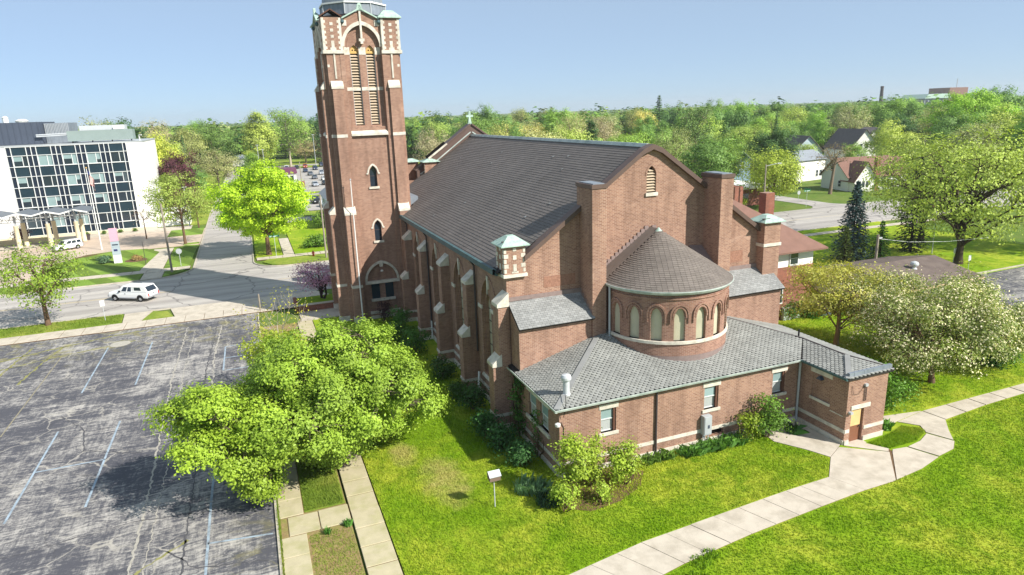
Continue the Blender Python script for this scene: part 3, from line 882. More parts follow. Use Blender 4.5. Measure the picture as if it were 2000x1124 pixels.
# eave gutter and downspouts on the left side
gt = MB()
for (xa, za, xb, zb) in ((13.78, 10.42, 13.78, 10.78), (13.78, 10.42, 14.32, 10.3), (13.78, 10.78, 13.98, 10.8)):
    gt.face([(xa, 39.1, za), (xa, 67.0, za), (xb, 67.0, zb), (xb, 39.1, zb)])
gt.box(13.98, 14.36, 39.1, 67.0, 10.32, 10.72)
gt.build('gutter', M['gutter'], ch)
for y, zb in ((44.45, 3.4), (58.1, 0.8), (65.9, 6.2)):
    MB().tube([(13.95, y, 10.4), (14.26, y, 9.9), (14.26, y, zb)], 0.07, 8).build('downspout', M['pipe'], ch)
MB().tube([(14.24, 58.1, 1.9), (14.24, 58.1, 0.15)], 0.085, 8).build('downspout', M['white'], ch)
MB().tube([(14.1, 43.9, 2.0), (13.75, 43.3, 0.2)], 0.085, 8).build('downspout', M['white'], ch)

# gable end --------------------------------------------------------
G = FF(GY)
gw = MB()
vent = arch(25.05, 14.95, 16.1, 0.74, 0.62)
gw.holed(G, [(X0, 0), (X1, 0), (X1, 10.5), (CX, 18.05), (X0, 10.5)], [vent], 0, 0.35)
gw.build('gable_wall', B, ch)
ven = MB().prism(G, vent, -0.4, -0.34).build('gable_vent', M['dark'], ch)
for k in range(8):
    z = 15.08 + k * 0.19
    hw = 0.36 if z < 16.1 else 0.36 * max(0.2, 1 - (z - 16.1) / 0.62)
    MB().beam((25.05 - hw, GY + 0.12, z), (25.05 + hw, GY + 0.12, z), 0.19, 0.035, up=(0, -0.6, 0.8)).build('slat', M['slat'], ven)
MB().prism(G, rect(24.58, 25.52, 14.72, 14.95), -0.1, 0.12).build('sill', ST, ven)
hd = MB(); hd.band(G, archcurve(25.05, 16.1, 0.74, 0.62), archcurve(25.05, 16.1, 0.98, 0.76), 0, 0.03); hd.build('arch_moulding', B, ven)
def rake(xa, za, xb, zb, y0=37.98, y1=38.72, h=0.34):
    mb = MB()
    P = [(xa, za), (xb, zb), (xb, zb + h), (xa, za + h)]
    mb.prism(FB(0), P, y0, y1)
    return mb
sl_ = (18.05 - 10.5) / (CX - X0)
zr = lambda x: 18.05 - abs(x - CX) * sl_
for xa, xb in ((15.6, 19.62), (20.62, 24.3), (24.3, 25.0), (25.0, 25.7), (25.7, 29.38), (30.4, 34.4)):
    za, zb = zr(xa), zr(xb)
    if (xa, xb) == (24.3, 25.0): zb = za + 0.28
    if (xa, xb) == (25.0, 25.7): za = zb + 0.28
    rake(xa, za - 0.02, xb, zb - 0.02).build('coping', M['coping'], ch)
# stepped flashing lines on the wall where brick was patched
for x0, x1, z0, z1 in ((17.0, 19.3, 9.35, 10.1), (31.2, 33.0, 9.3, 10.15)):
    MB().prism(G, rect(x0, x1, z0, z1), -0.05, 0.012).build('brick_patch', M['patch'], ch)

# two tall piers
for x0, x1 in ((19.62, 20.62), (29.38, 30.4)):
    p = bx('pier', B, ch, x0, x1, 36.5, 38.6, 4.6, 15.72)
    bx('pier_cap', M['coping'], p, x0 - 0.06, x1 + 0.06, 36.44, 38.66, 15.72, 15.98)
    bx('pier_cap_sheet', M['lead'], p, x0 + 0.1, x1 - 0.1, 36.6, 38.5, 15.98, 16.03)
    st = MB()
    for k in range(5): st.box(x0 - 0.025, x0 + 0.05, 36.6 + k * 0.36, 36.95 + k * 0.36, 7.5 + k * 0.27, 7.95 + k * 0.27)
    st.build('step_flashing', M['flash'], p)

# corner turrets with green caps
def pyramid(mb, x0, x1, y0, y1, z0, z1, top=0.25, lip=0.06):
    cx, cyy = (x0 + x1) / 2, (y0 + y1) / 2
    mb.box(x0, x1, y0, y1, z0 - lip, z0)
    a = [(x0, y0, z0 + 0.001), (x1, y0, z0 + 0.001), (x1, y1, z0 + 0.001), (x0, y1, z0 + 0.001)]
    tx, ty = (x1 - x0) / 2 * top, (y1 - y0) / 2 * top
    b = [(cx - tx, cyy - ty, z1), (cx + tx, cyy - ty, z1), (cx + tx, cyy + ty, z1), (cx - tx, cyy + ty, z1)]
    for i in range(4):
        j = (i + 1) % 4
        mb.face([a[i], a[j], b[j], b[i]])
    mb.face(b)
    return mb
def checker(parent, f, u0, u1, v0, v1, w=0.0):
    """white quoins and chequer blocks on one turret face"""
    W_, H_ = u1 - u0, v1 - v0
    blocks = []
    for k in range(5):
        d = 0.20 if k % 2 else 0.11
        zz = v0 + H_ * (0.02 + k * 0.19)
        blocks += [(u0, u0 + W_ * d, zz, zz + H_ * 0.15), (u1 - W_ * d, u1, zz, zz + H_ * 0.15)]
    blocks += [(u0 + W_ * 0.42, u0 + W_ * 0.58, v0 + H_ * 0.04, v0 + H_ * 0.34), (u0 + W_ * 0.34, u0 + W_ * 0.66, v0 + H_ * 0.0, v0 + H_ * 0.06),
               (u0 + W_ * 0.42, u0 + W_ * 0.58, v0 + H_ * 0.52, v0 + H_ * 0.68), (u0 + W_ * 0.42, u0 + W_ * 0.58, v0 + H_ * 0.84, v0 + H_ * 0.97)]
    for a, b, c, d in blocks:
        MB().prism(f, rect(a, b, c, d), -0.03, 0.022).build('stone_block', ST, parent)
t = bx('turret', B, ch, 14.24, 15.68, 38.12, 39.5, 10.5, 12.35)
checker(t, FF(38.12), 14.24, 15.68, 10.62, 12.3)
checker(t, FL(14.24), 38.12, 39.5, 10.62, 12.3)
bx('turret_base', ST, t, 14.14, 15.78, 38.02, 39.6, 10.36, 10.56)
pyramid(MB(), 13.98, 15.94, 37.86, 39.76, 12.42, 12.95).build('turret_cap', M['copper'], t)
bx('cap_hatch', M['pipe'], t, 14.2, 14.62, 38.25, 38.4, 12.62, 12.68)
t = bx('turret', B, ch, 34.25, 35.7, 37.55, 38.9, 7.5, 12.1)
bx('turret_band', ST, t, 34.17, 35.78, 37.47, 38.98, 10.36, 10.58)
pyramid(MB(), 34.0, 35.95, 37.3, 39.15, 12.18, 12.62).build('turret_cap', M['copper'], t)
bx('cap_hatch', M['pipe'], t, 34.15, 34.75, 37.62, 37.78, 12.36, 12.42)

# lean-to wings left and right of the apse ---------------------------
def tiles(plane, u0, u1, length, tw, ex, lift=0.035, inside=None, jit=0.006, stagger=True, drop=0.0):
    """rows of overlapping flat tiles; plane(u, s, h): u along the eave, s up the slope, h off the deck"""
    V, Q = [], []
    rows = int(length / ex)
    rr = random.Random(int(u0 * 100 + length * 10))
    for r in range(rows + 1):
        s0 = r * ex
        s1 = min(s0 + ex * 1.18, length)
        if s1 - s0 < 0.04: continue
        off = (tw / 2 if (stagger and r % 2) else 0)
        u = u0 - off
        while u < u1:
            a, b = max(u, u0) + 0.006, min(u + tw, u1) - 0.006
            u += tw
            if b - a < 0.05: continue
            if inside and not inside((a + b) / 2, (s0 + s1) / 2): continue
            h = lift + rr.uniform(-jit, jit)
            n = len(V)
            V += [plane(a, s0, h), plane(b, s0, h), plane(b, s1, 0.006), plane(a, s1, 0.006), plane(a, s0, 0), plane(b, s0, 0)]
            Q += [(n, n + 1, n + 2, n + 3), (n + 4, n + 5, n + 1, n)]
    mb = MB(); mb.v, mb.f = V, Q
    return mb
for x0, x1, side in ((14.5, 19.62, 'l'), (30.4, 35.25, 'r')):
    w_ = MB()
    w_.box(x0, x1, 36.65, GY, 3.2, 7.42)
    for x in (x0, x1):
        w_.face([(x, 36.65, 7.42), (x, GY, 7.42), (x, GY, 8.62)])
    wg = w_.build('wing_wall', B, ch)
    ang = math.atan2(1.36, GY - 36.33)
    Lr = math.hypot(1.36, GY - 36.33)
    pl = lambda u, s, h, ang=ang: (u, 36.33 + s * math.cos(ang) - h * math.sin(ang), 7.42 + s * math.sin(ang) + h * math.cos(ang))
    deck = MB(); e0, e1 = x0 - 0.08, x1 + 0.1
    deck.face([pl(e0, 0, 0), pl(e1, 0, 0), pl(e1, Lr, 0), pl(e0, Lr, 0)]); deck.face([pl(e0, 0, -0.14), pl(e1, 0, -0.14), pl(e1, Lr, -0.14), pl(e0, Lr, -0.14)])
    for e in (e0, e1): deck.face([pl(e, 0, 0), pl(e, Lr, 0), pl(e, Lr, -0.14), pl(e, 0, -0.14)])
    deck.face([pl(e0, 0, 0), pl(e1, 0, 0), pl(e1, 0, -0.14), pl(e0, 0, -0.14)])
    rf = deck.build('wing_roof', M['underroof'], ch)
    o = tiles(pl, e0, e1, Lr - 0.02, 0.30, 0.17, 0.03).build('slates', M['wing_slate'], rf); o['kind'] = 'stuff'
    MB().box(x0, x1, 38.2, 38.32, 8.72, 9.02).build('flashing', M['flash'], rf)
    if side == 'l': MB().box(x0 - 0.02, x0 + 1.6, 38.2, 38.33, 8.6, 8.76).build('flashing', M['flash'], rf)

# nave roof ----------------------------------------------------------
EZ, EX = 10.62, 13.95
RZ = 18.0
RL = math.hypot(CX - EX, RZ - EZ); RA = math.atan2(RZ - EZ, CX - EX)
def nplane(side):
    sg = 1 if side == 'l' else -1
    xe = EX if side == 'l' else 2 * CX - EX
    return lambda u, s, h: (xe + sg * (s * math.cos(RA) - h * math.sin(RA)), u, EZ + s * math.sin(RA) + h * math.cos(RA))
dk = MB()
for sd in 'lr':
    pl = nplane(sd)
    dk.face([pl(38.6, 0.0, 0), pl(76.4, 0.0, 0), pl(76.4, RL, 0), pl(38.6, RL, 0)])
    dk.face([pl(38.6, 0.0, -0.2), pl(76.4, 0.0, -0.2), pl(76.4, 0, 0), pl(38.6, 0, 0)])
nr = dk.build('nave_roof', M['underroof'], ch)
def ins_l(u, s): return not (u > 67.4 and s < 1.9) and not (14.0 + s * math.cos(RA) < 15.8 and u < 39.6)
o = tiles(nplane('l'), 38.7, 76.3, RL - 0.05, 1.1, 0.255, 0.03, ins_l, 0.003).build('tiles', M['nave_tile'], nr); o['kind'] = 'stuff'
o = tiles(nplane('r'), 38.7, 76.3, RL - 0.05, 1.1, 0.255, 0.03, None, 0.003).build('tiles', M['nave_tile'], nr); o['kind'] = 'stuff'
MB().prism(FF(0), [(24.78, 17.93), (25.22, 17.93), (25.08, 18.16), (24.92, 18.16)], -76.4, -38.7).build('ridge_cap', M['gutter_pale'], nr)
rr = random.Random(5)
sp_ = MB(); pl = nplane('l')
for k in range(16):
    u, s = rr.uniform(41, 72), rr.uniform(1.5, 12)
    sp_.face([pl(u, s, 0.07), pl(u + rr.uniform(.18, .4), s, 0.07), pl(u + 0.22, s + 0.16, 0.068), pl(u, s + 0.14, 0.068)])
sp_.build('broken_tiles', M['wing_slate'], nr)

# facade gable beyond the roof, seen from behind
fg = MB()
fg.prism(FB(76.3), [(18.2, 12), (31.8, 12), (31.8, 14.4), (25.35, 19.15), (24.65, 19.15), (18.2, 14.4)], 0, 1.0)
fgo = fg.build('facade_gable', M['coping'], ch)
for sg in (-1, 1):
    MB().beam((CX + sg * 7.0, 76.8, 14.35), (CX + sg * 0.1, 76.8, 19.28), 1.35, 0.16).build('coping', M['coping'], fgo)
    MB().beam((CX + sg * 6.4, 76.24, 13.9), (CX + sg * 0.1, 76.24, 18.4), 0.1, 0.12).build('flashing_strip', M['gutter_pale'], fgo)
MB().beam((19.6, 76.1, 15.62), (21.9, 76.1, 17.2), 0.08, 0.2).build('torn_flashing', M['stone'], fgo)
MB().beam((19.3, 76.12, 15.75), (21.6, 76.12, 17.35), 0.06, 0.3).build('torn_opening', M['dark'], fgo)
cr = MB(); cr.prism(FB(76.7), [(24.72, 19.2), (25.28, 19.2), (25.16, 19.6), (25.1, 20.08), (25.42, 20.1), (25.42, 20.34), (25.12, 20.34), (25.12, 20.78), (24.88, 20.78), (24.88, 20.34), (24.58, 20.34), (24.58, 20.1), (24.9, 20.08), (24.84, 19.6)], -0.1, 0.14)
cr.build('roof_cross', M['copper'], ch)
for x0, x1, y0, y1 in ((19.0, 20.5, 75.7, 77.2), (17.3, 18.7, 77.6, 79.0)):
    t = bx('turret', B, ch, x0, x1, y0, y1, 11.5, 15.25)
    checker(t, FL(x0), y0, y1, 13.4, 15.2); 
    pyramid(MB(), x0 - 0.28, x1 + 0.28, y0 - 0.28, y1 + 0.28, 15.3, 15.62).build('turret_cap', M['copper'], t)
bx('parapet', B, ch, 14.9, 19.0, 76.2, 77.2, 10.5, 12.6)
bx('facade_block', B, ch, 14.4, 35.6, 76.35, 78.2, 0, 13.2)
bx('roof_cricket', M['lead'], ch, 15.22, 16.1, 67.9, 74.5, 11.0, 12.4)

# apse ---------------------------------------------------------------
AC, AR = (25.0, 36.5), 4.12
def pol(th, r, z): return (AC[0] + r * math.sin(rad(th)), AC[1] - r * math.cos(rad(th)), z)
wa = [k * 20.0 for k in range(-4, 5)]
hwd = 4.95
def atop(d):                                                     # arch top over a window, d degrees off its axis
    x = min(1.0, abs(d) / hwd)
    return 7.88 + 0.62 * (1 - x ** 1.7) ** 0.62
ap = MB()
ths = sorted(set([round(-90 + i * 1.0, 3) for i in range(181)] + [round(a + s * hwd, 3) for a in wa for s in (-1, 1)]))
for t0, t1 in zip(ths, ths[1:]):
    tm = (t0 + t1) / 2
    w = next((a for a in wa if abs(tm - a) < hwd), None)
    if w is None:
        ap.face([pol(t0, AR, 4.4), pol(t1, AR, 4.4), pol(t1, AR, 9.5), pol(t0, AR, 9.5)])
    else:
        z0, z1 = atop(t0 - w), atop(t1 - w)
        ap.face([pol(t0, AR, 4.4), pol(t1, AR, 4.4), pol(t1, AR, 6.38), pol(t0, AR, 6.38)])
        ap.face([pol(t0, AR, z0), pol(t1, AR, z1), pol(t1, AR, 9.5), pol(t0, AR, 9.5)])
        ap.face([pol(t0, AR, z0), pol(t1, AR, z1), pol(t1, AR - 0.22, z1), pol(t0, AR - 0.22, z0)])
for a in wa:
    for s in (-1, 1):
        ap.face([pol(a + s * hwd, AR, 6.38), pol(a + s * hwd, AR, 7.9), pol(a + s * hwd, AR - 0.22, 7.9), pol(a + s * hwd, AR - 0.22, 6.38)])
for sg in (-1, 1):
    x = AC[0] + sg * AR
    ap.face([(x, AC[1], 4.4), (x, GY, 4.4), (x, GY, 9.5), (x, AC[1], 9.5)])
apo = ap.build('apse_wall', M['brick_apse'], ch)
for a in wa:
    pn = MB()
    tt = [a - hwd + i * hwd / 5 for i in range(11)]
    for t0, t1 in zip(tt, tt[1:]):
        pn.face([pol(t0, AR - 0.18, 6.38), pol(t1, AR - 0.18, 6.38), pol(t1, AR - 0.18, atop(t1 - a) + 0.01), pol(t0, AR - 0.18, atop(t0 - a) + 0.01)])
    w_ = pn.build('apse_window', M['panel'], ch)
    hb = MB()                                                    # double brick hood mould
    for r_in, r_out, w0, w1 in ((1.02, 1.28, 0, 0.05), (1.42, 1.72, 0, 0.09)):
        prev = None
        for i in range(25):
            q = math.pi * i / 24
            c, s = -math.cos(q), math.sin(q)
            pts = []
            for k in (r_in, r_out):
                dth = c * hwd * k
                z = 7.88 + 0.62 * (s ** 0.8) * (1 + (k - 1) * 0.62)
                pts.append((a + dth, z))
            if prev:
                (ta, za), (tb, zb) = prev; (tc, zc), (td, zd) = pts
                hb.face([pol(ta, AR + w1, za), pol(tc, AR + w1, zc), pol(td, AR + w1, zd), pol(tb, AR + w1, zb)])
                hb.face([pol(ta, AR, za), pol(tc, AR, zc), pol(tc, AR + w1, zc), pol(ta, AR + w1, za)])
                hb.face([pol(tb, AR, zb), pol(td, AR, zd), pol(td, AR + w1, zd), pol(tb, AR + w1, zb)])
            prev = pts
        if r_in > 1.3:
            for s in (-1, 1):
                ta, tb = a + s * hwd * r_in, a + s * hwd * r_out
                hb.face([pol(ta, AR + w1, 7.88), pol(tb, AR + w1, 7.88), pol(tb, AR + w1, 7.58), pol(ta, AR + w1, 7.58)])
                for tq in (ta, tb): hb.face([pol(tq, AR, 7.88), pol(tq, AR + w1, 7.88), pol(tq, AR + w1, 7.58), pol(tq, AR, 7.58)])
                hb.face([pol(ta, AR, 7.58), pol(tb, AR, 7.58), pol(tb, AR + w1, 7.58), pol(ta, AR + w1, 7.58)])
    hb.build('hood_mould', M['brick_apse'], w_)
def ring(name, mat, prof, parent, t0=-92, t1=92, step=2.0):
    mb = MB()
    n = int((t1 - t0) / step)
    for i in range(n):
        a, b = t0 + (t1 - t0) * i / n, t0 + (t1 - t0) * (i + 1) / n
        for (r0, z0), (r1, z1) in zip(prof, prof[1:]):
            mb.face([pol(a, r0, z0), pol(b, r0, z0), pol(b, r1, z1), pol(a, r1, z1)])
    return mb.build(name, mat, parent)
ring('sill_band', ST, [(AR - 0.02, 6.38), (AR + 0.09, 6.36), (AR + 0.09, 6.18), (AR - 0.02, 6.17)], apo, -90, 90)
ring('brick_course', M['brick_apse'], [(AR, 9.18), (AR + 0.07, 9.18), (AR + 0.07, 9.05), (AR, 9.03)], apo, -90, 90)
ring('gutter', M['gutter_pale'], [(AR, 9.36), (AR + 0.22, 9.40), (AR + 0.34, 9.56), (AR + 0.34, 9.62), (AR + 0.2, 9.62), (AR + 0.1, 9.52)], apo)
ring('gutter_soffit', M['gutter'], [(AR, 9.33), (AR + 0.18, 9.37)], apo)
for a, b in (((20.72, 36.25, 9.5), (20.72, 36.25, 5.9)),):
    MB().tube([a, b], 0.07, 8).build('downspout', M['metal_grey'], apo)
ring('step_flashing', M['flash'], [(AR + 0.03, 4.6), (AR + 0.03, 5.4)], apo, -90, 90)
# half cone roof: apex forward of the wall, ruled down to the eave
APX = Vector((25.0, 37.25, 12.62))
def cone(th, f, h=0.0):
    e = Vector(pol(th, AR + 0.27, 9.6))
    p = e.lerp(APX, f)
    n = Vector((math.sin(rad(th)), -math.cos(rad(th)), 1.2)).normalized()
    return tuple(p + n * h)
SADDLES = []
ck = MB()
for i in range(60):
    a, b = -96 + i * 3.2, -96 + (i + 1) * 3.2
    ck.face([cone(a, 0), cone(b, 0), cone(b, 1), cone(a, 1)])
for sg in (-1, 1):
    e = Vector((AC[0] + sg * (AR + 0.27), GY, 9.6)); e2 = Vector(cone(sg * 96, 0))
    sad = MB(); sad.face([tuple(e2 + Vector((0, 0, 0.03))), tuple(e + Vector((0, 0, 0.03))), (25.0, GY, 12.65), tuple(APX + Vector((0, 0, 0.03)))]); SADDLES.append(sad)
cko = ck.build('apse_roof', M['underroof'], ch)
for sad in SADDLES: sad.build('roof_saddle', M['cone_tile'], cko)
V, Q = [], []
slant = (Vector(cone(0, 0)) - APX).length
rr = random.Random(3)
rows = 32
for r in range(rows):
    f0, f1 = r / rows, min((r + 1.15) / rows, 0.985)
    rc = (AR + 0.27) * (1 - f0)
    dth = 180 / max(6, math.pi * rc / 0.34)
    th = -97 + (dth / 2 if r % 2 else 0)
    while th < 97:
        h = 0.035 + rr.uniform(-0.006, 0.006)
        n = len(V)
        g_ = dth * 0.02
        V += [cone(th + g_, f0, h), cone(th + dth - g_, f0, h), cone(th + dth - g_, f1, 0.008), cone(th + g_, f1, 0.008), cone(th + g_, f0, 0), cone(th + dth - g_, f0, 0)]
        Q += [(n, n + 1, n + 2, n + 3), (n + 4, n + 5, n + 1, n)]
        th += dth
tm = MB(); tm.v, tm.f = V, Q
o = tm.build('slates', M['cone_tile'], cko); o['kind'] = 'stuff'
MB().lathe((APX.x, APX.y, APX.z - 0.34), [(0.42, 0), (0.04, 0.44)], 16).build('cone_cap', M['copper'], cko)
# stepped flashing up both sides of the cone on the gable wall
for sg in (-1, 1):
    fl = MB()
    for k in range(15):
        x = CX + sg * (0.15 + k * 0.285); z = 12.72 - k * 0.2
        fl.box(min(x, x + sg * 0.3), max(x, x + sg * 0.3), 38.22, 38.33, z - 0.3, z)
    fl.build('step_flashing', M['flash'], cko)
    if sg < 0: MB().prism(FF(38.24), [(CX + sg * 4.35, 9.5), (CX + sg * 4.35, 10.7), (CX + sg * 3.3, 10.7)], -0.05, 0.03).build('flashing_sheet', M['flash'], cko)
    if sg > 0: MB().face([(CX + sg * 4.42, 36.5, 9.55), (CX + sg * 4.42, 38.3, 10.9), (CX + sg * 3.2, 38.3, 11.0), (CX + sg * 3.4, 37.2, 10.4)]).build('roof_cricket', M['flash'], cko)
# ------------------------------------------------------------------ annex
AX0, AXI, AX1, AY0, AYF, AH = 14.5, 31.85, 35.05, 30.95, 27.1, 4.42
an = MB()
fw = [(17.15, 18.15), (24.35, 25.4), (29.65, 30.65)]
an.holed(FF(AY0), rect(AX0, AXI, 0, AH), [rect(a, b, 2.3, 3.78) for a, b in fw] + [rect(24.9, 25.9, 0.42, 0.82)], 0, 0.28)
lw = [(32.45, 33.65), (34.2, 35.4)]
an.holed(FL(AX0), rect(AY0, 37.9, 0, AH), [rect(a, b, 2.15, 3.8) for a, b in lw], 0, 0.25)
an.holed(FL(AXI), rect(AYF, AY0, 0, AH), [rect(28.45, 29.85, 2.25, 3.9)], 0, 0.05)
an.prism(FL(AXI), rect(28.45, 29.85, 2.25, 3.9), -0.15, -0.05)
an.holed(FF(AYF), rect(AXI, AX1, 0, AH), [rect(32.28, 33.3, 0.02, 2.28)], 0, 0.22)
an.face([(AX1, AYF, 0), (AX1, 38, 0), (AX1, 38, AH), (AX1, AYF, AH)])
ano = an.build('annex_wall', B, ch)
def sash(parent, f, u0, u1, v0, v1, w=-0.2):
    n = empty('window'); n.parent = parent; p = f((u0 + u1) / 2, v0, w)
    n.location = Vector(p) - origin(parent)
    vm = (v0 + v1) / 2
    for a, b, ww, mt in ((v0, vm, w, 'curtain'), (vm, v1, w + 0.05, 'glass_pale')):
        fr = MB(); fr.holed(f, rect(u0, u1, a, b), [rect(u0 + 0.055, u1 - 0.055, a + 0.06, b - 0.05)], ww + 0.03, 0.05); fr.build('sash', M['sash'], n)
        MB().prism(f, rect(u0 + 0.05, u1 - 0.05, a + 0.05, b - 0.04), ww - 0.06, ww).build('pane', M[mt], n)
    return n
f = FF(AY0)
for a, b in fw:
    sash(ch, f, a + 0.02, b - 0.02, 2.3, 3.78, -0.21)
    MB().prism(f, rect(a - 0.12, b + 0.14, 3.78, 4.08), -0.1, 0.035).build('lintel', ST, ch)
    MB().prism(f, rect(a - 0.14, b + 0.14, 2.12, 2.3), -0.2, 0.09).build('window_sill', ST, ch)
    MB().prism(f, rect(b - 0.16, b - 0.01, 2.31, 3.77), -0.27, -0.05).build('window_jamb', M['wood_brown'], ch)
MB().prism(f, rect(24.9, 25.9, 0.42, 0.82), -0.28, -0.2).build('vent_grille', M['dark'], ch)
f = FL(AX0)
for a, b in lw:
    n = sash(ch, f, a + 0.02, b - 0.02, 2.15, 3.8, -0.2)
MB().prism(f, rect(32.2, 35.65, 3.8, 4.1), -0.1, 0.05).build('lintel', ST, ch)
MB().prism(f, rect(32.2, 35.65, 1.95, 2.15), -0.2, 0.12).build('window_sill', ST, ch)
def plinth(f, u0, u1, skip=()):
    for z0, z1, w in ((0.82, 1.04, 0.04), (0.0, 0.34, 0.08)):
        segs = [(u0, u1)]
        for s0, s1 in skip: segs = [q for a, b in segs for q in ((a, min(b, s0)), (max(a, s1), b)) if q[1] - q[0] > 0.05]
        for a, b in segs:
            k = max(1, round((b - a) / 1.7))
            for i in range(k):
                MB().prism(f, rect(a + (b - a) * i / k + 0.006, a + (b - a) * (i + 1) / k - 0.006, z0, z1), -0.05, w).build('plinth_stone', ST, ano)
plinth(FF(AY0), AX0, AXI - 0.1)
plinth(FL(AX0), AY0, 37.6)
plinth(FL(AXI), AYF, AY0 - 0.1)
plinth(FF(AYF), AXI, AX1, [(32.2, 33.38)])
plinth(FR(AX1), AYF, 36)
f = FL(AXI)
MB().prism(f, rect(28.3, 30.0, 3.9, 4.2), -0.1, 0.035).build('lintel', ST, ch)
MB().prism(f, rect(28.35, 29.95, 2.08, 2.25), -0.1, 0.08).build('window_sill', ST, ch)
wl_ = MB(); wl_.prism(f, [(28.98, 3.62), (29.4, 3.62), (29.24, 3.82), (29.14, 3.82)], -0.05, 0.22); wl_.build('wall_lamp', M['bluegrey'], ch)
MB().prism(f, rect(27.3, 28.3, 1.84, 1.89), -0.02, 0.03).build('wall_crack_patch', M['stone'], ch)
f = FF(AYF)
dr = MB().prism(f, rect(32.28, 33.3, 0.02, 2.28), -0.22, -0.15).build('door', M['door'], ch)
MB().prism(f, rect(32.34, 33.2, 1.12, 2.24), -0.16, -0.12).build('plywood_sheet', M['plywood'], dr)
MB().prism(f, rect(33.1, 33.16, 1.0, 1.06), -0.16, -0.06).build('door_handle', M['pipe'], dr)
MB().prism(f, rect(32.2, 33.75, 2.3, 2.56), -0.1, 0.05).build('lintel', ST, ch)
MB().prism(f, rect(32.2, 33.4, -0.05, 0.06), -0.2, 0.35).build('door_step', M['concrete'], ch)
for u in (33.15, 33.3): MB().tube([(u, AYF - 0.04, 3.7), (u, AYF - 0.04, 2.75)], 0.022, 5).build('conduit', M['pipe'], ch)
MB().prism(f, rect(33.08, 33.3, 3.72, 3.88), 0, 0.14).build('junction_box', M['metal_grey'], ch)
MB().tube([(32.05, AYF - 0.05, 3.95), (32.2, AYF - 0.06, 3.4), (32.6, AYF - 0.06, 3.3), (33.1, AYF - 0.05, 3.75)], 0.012, 4).build('cable', M['black'], ch)
MB().prism(f, rect(32.0, 32.22, 2.1, 2.24), 0, 0.2).build('wall_lamp', M['metal_grey'], ch)
# annex roof: hip roof over an L plan, constant pitch
PIT, EZA = 0.285, 4.5
rx0, rxi, rx1, ry0, ryf = 14.2, 31.58, 35.32, 30.66, 26.95
zf = lambda y: EZA + PIT * (y - ry0)
zl = lambda x: EZA + PIT * (x - rx0)
zrt = lambda x: EZA + PIT * (rx1 - x)
zil = lambda x: EZA + PIT * (x - rxi)
mx_ = (rxi + rx1) / 2; hw_ = (rx1 - rxi) / 2
back = 38.25
hl = back - ry0                                  # hip reaches the back at x = rx0 + hl
P = {}
front = [(rx0, ry0), (rxi, ry0), (mx_, ry0 + hw_), (rx1 - hl, back), (rx0 + hl, back)]
left = [(rx0, ry0), (rx0 + hl, back), (rx0, back)]
right = [(rx1, ryf + 0.0), (rx1, back), (rx1 - hl, back), (mx_, ry0 + hw_), (mx_, ryf + hw_)]
inl = [(rxi, ry0), (rxi, ryf), (mx_, ryf + hw_), (mx_, ry0 + hw_)]
frt = [(rxi, ryf), (rx1, ryf), (mx_, ryf + hw_)]
zft = lambda y: EZA + PIT * (y - ryf)
planes = [('front', front, lambda x, y: zf(y)), ('left', left, lambda x, y: zl(x)), ('right', right, lambda x, y: zrt(x)), ('inner', inl, lambda x, y: zil(x)), ('porch', frt, lambda x, y: zft(y))]
ad = MB()
for nme, poly, z in planes: ad.face([(x, y, z(x, y)) for x, y in poly])
for a, b in (((rx0, 37.9), (rx0, ry0)), ((rx0, ry0), (rxi, ry0)), ((rxi, ry0), (rxi, ryf)), ((rxi, ryf), (rx1, ryf)), ((rx1, ryf), (rx1, back))):
    ad.face([(a[0], a[1], EZA), (b[0], b[1], EZA), (b[0], b[1], EZA - 0.16), (a[0], a[1], EZA - 0.16)])
ad.face([(rx0, ry0, EZA - 0.16), (rxi, ry0, EZA - 0.16), (rxi, 31.2, EZA - 0.16), (rx0, 31.2, EZA - 0.16)])
ar_ = ad.build('annex_roof', M['underroof'], ch)
def inpoly(poly, x, y):
    c = False
    for (x0, y0), (x1, y1) in zip(poly, poly[1:] + poly[:1]):
        if (y0 > y) != (y1 > y) and x < (x1 - x0) * (y - y0) / (y1 - y0) + x0: c = not c
    return c
SW, SE = 0.325, 0.165
def hexslate():
    mb = MB()
    a, b, t_ = SW / 2 - 0.013, 0.105, 0.026
    top = [(-a, 0), (-a * 0.5, -b), (a * 0.5, -b), (a, 0), (a, b), (-a, b)]
    z = [t_, t_ + 0.012, t_ + 0.012, t_, 0.005, 0.005]
    mb.v = [(x, y, zz) for (x, y), zz in zip(top, z)] + [(x, y, -0.01) for x, y in top[:4]]
    mb.f = [(0, 1, 2, 3, 4, 5), (6, 7, 1, 0), (7, 8, 2, 1), (8, 9, 3, 2)]
    return mb
hsm = hexslate().mesh('slate', M['hex_slate'])
hv, hf = hexslate().v, hexslate().f
slots = []
ca = math.atan(PIT)
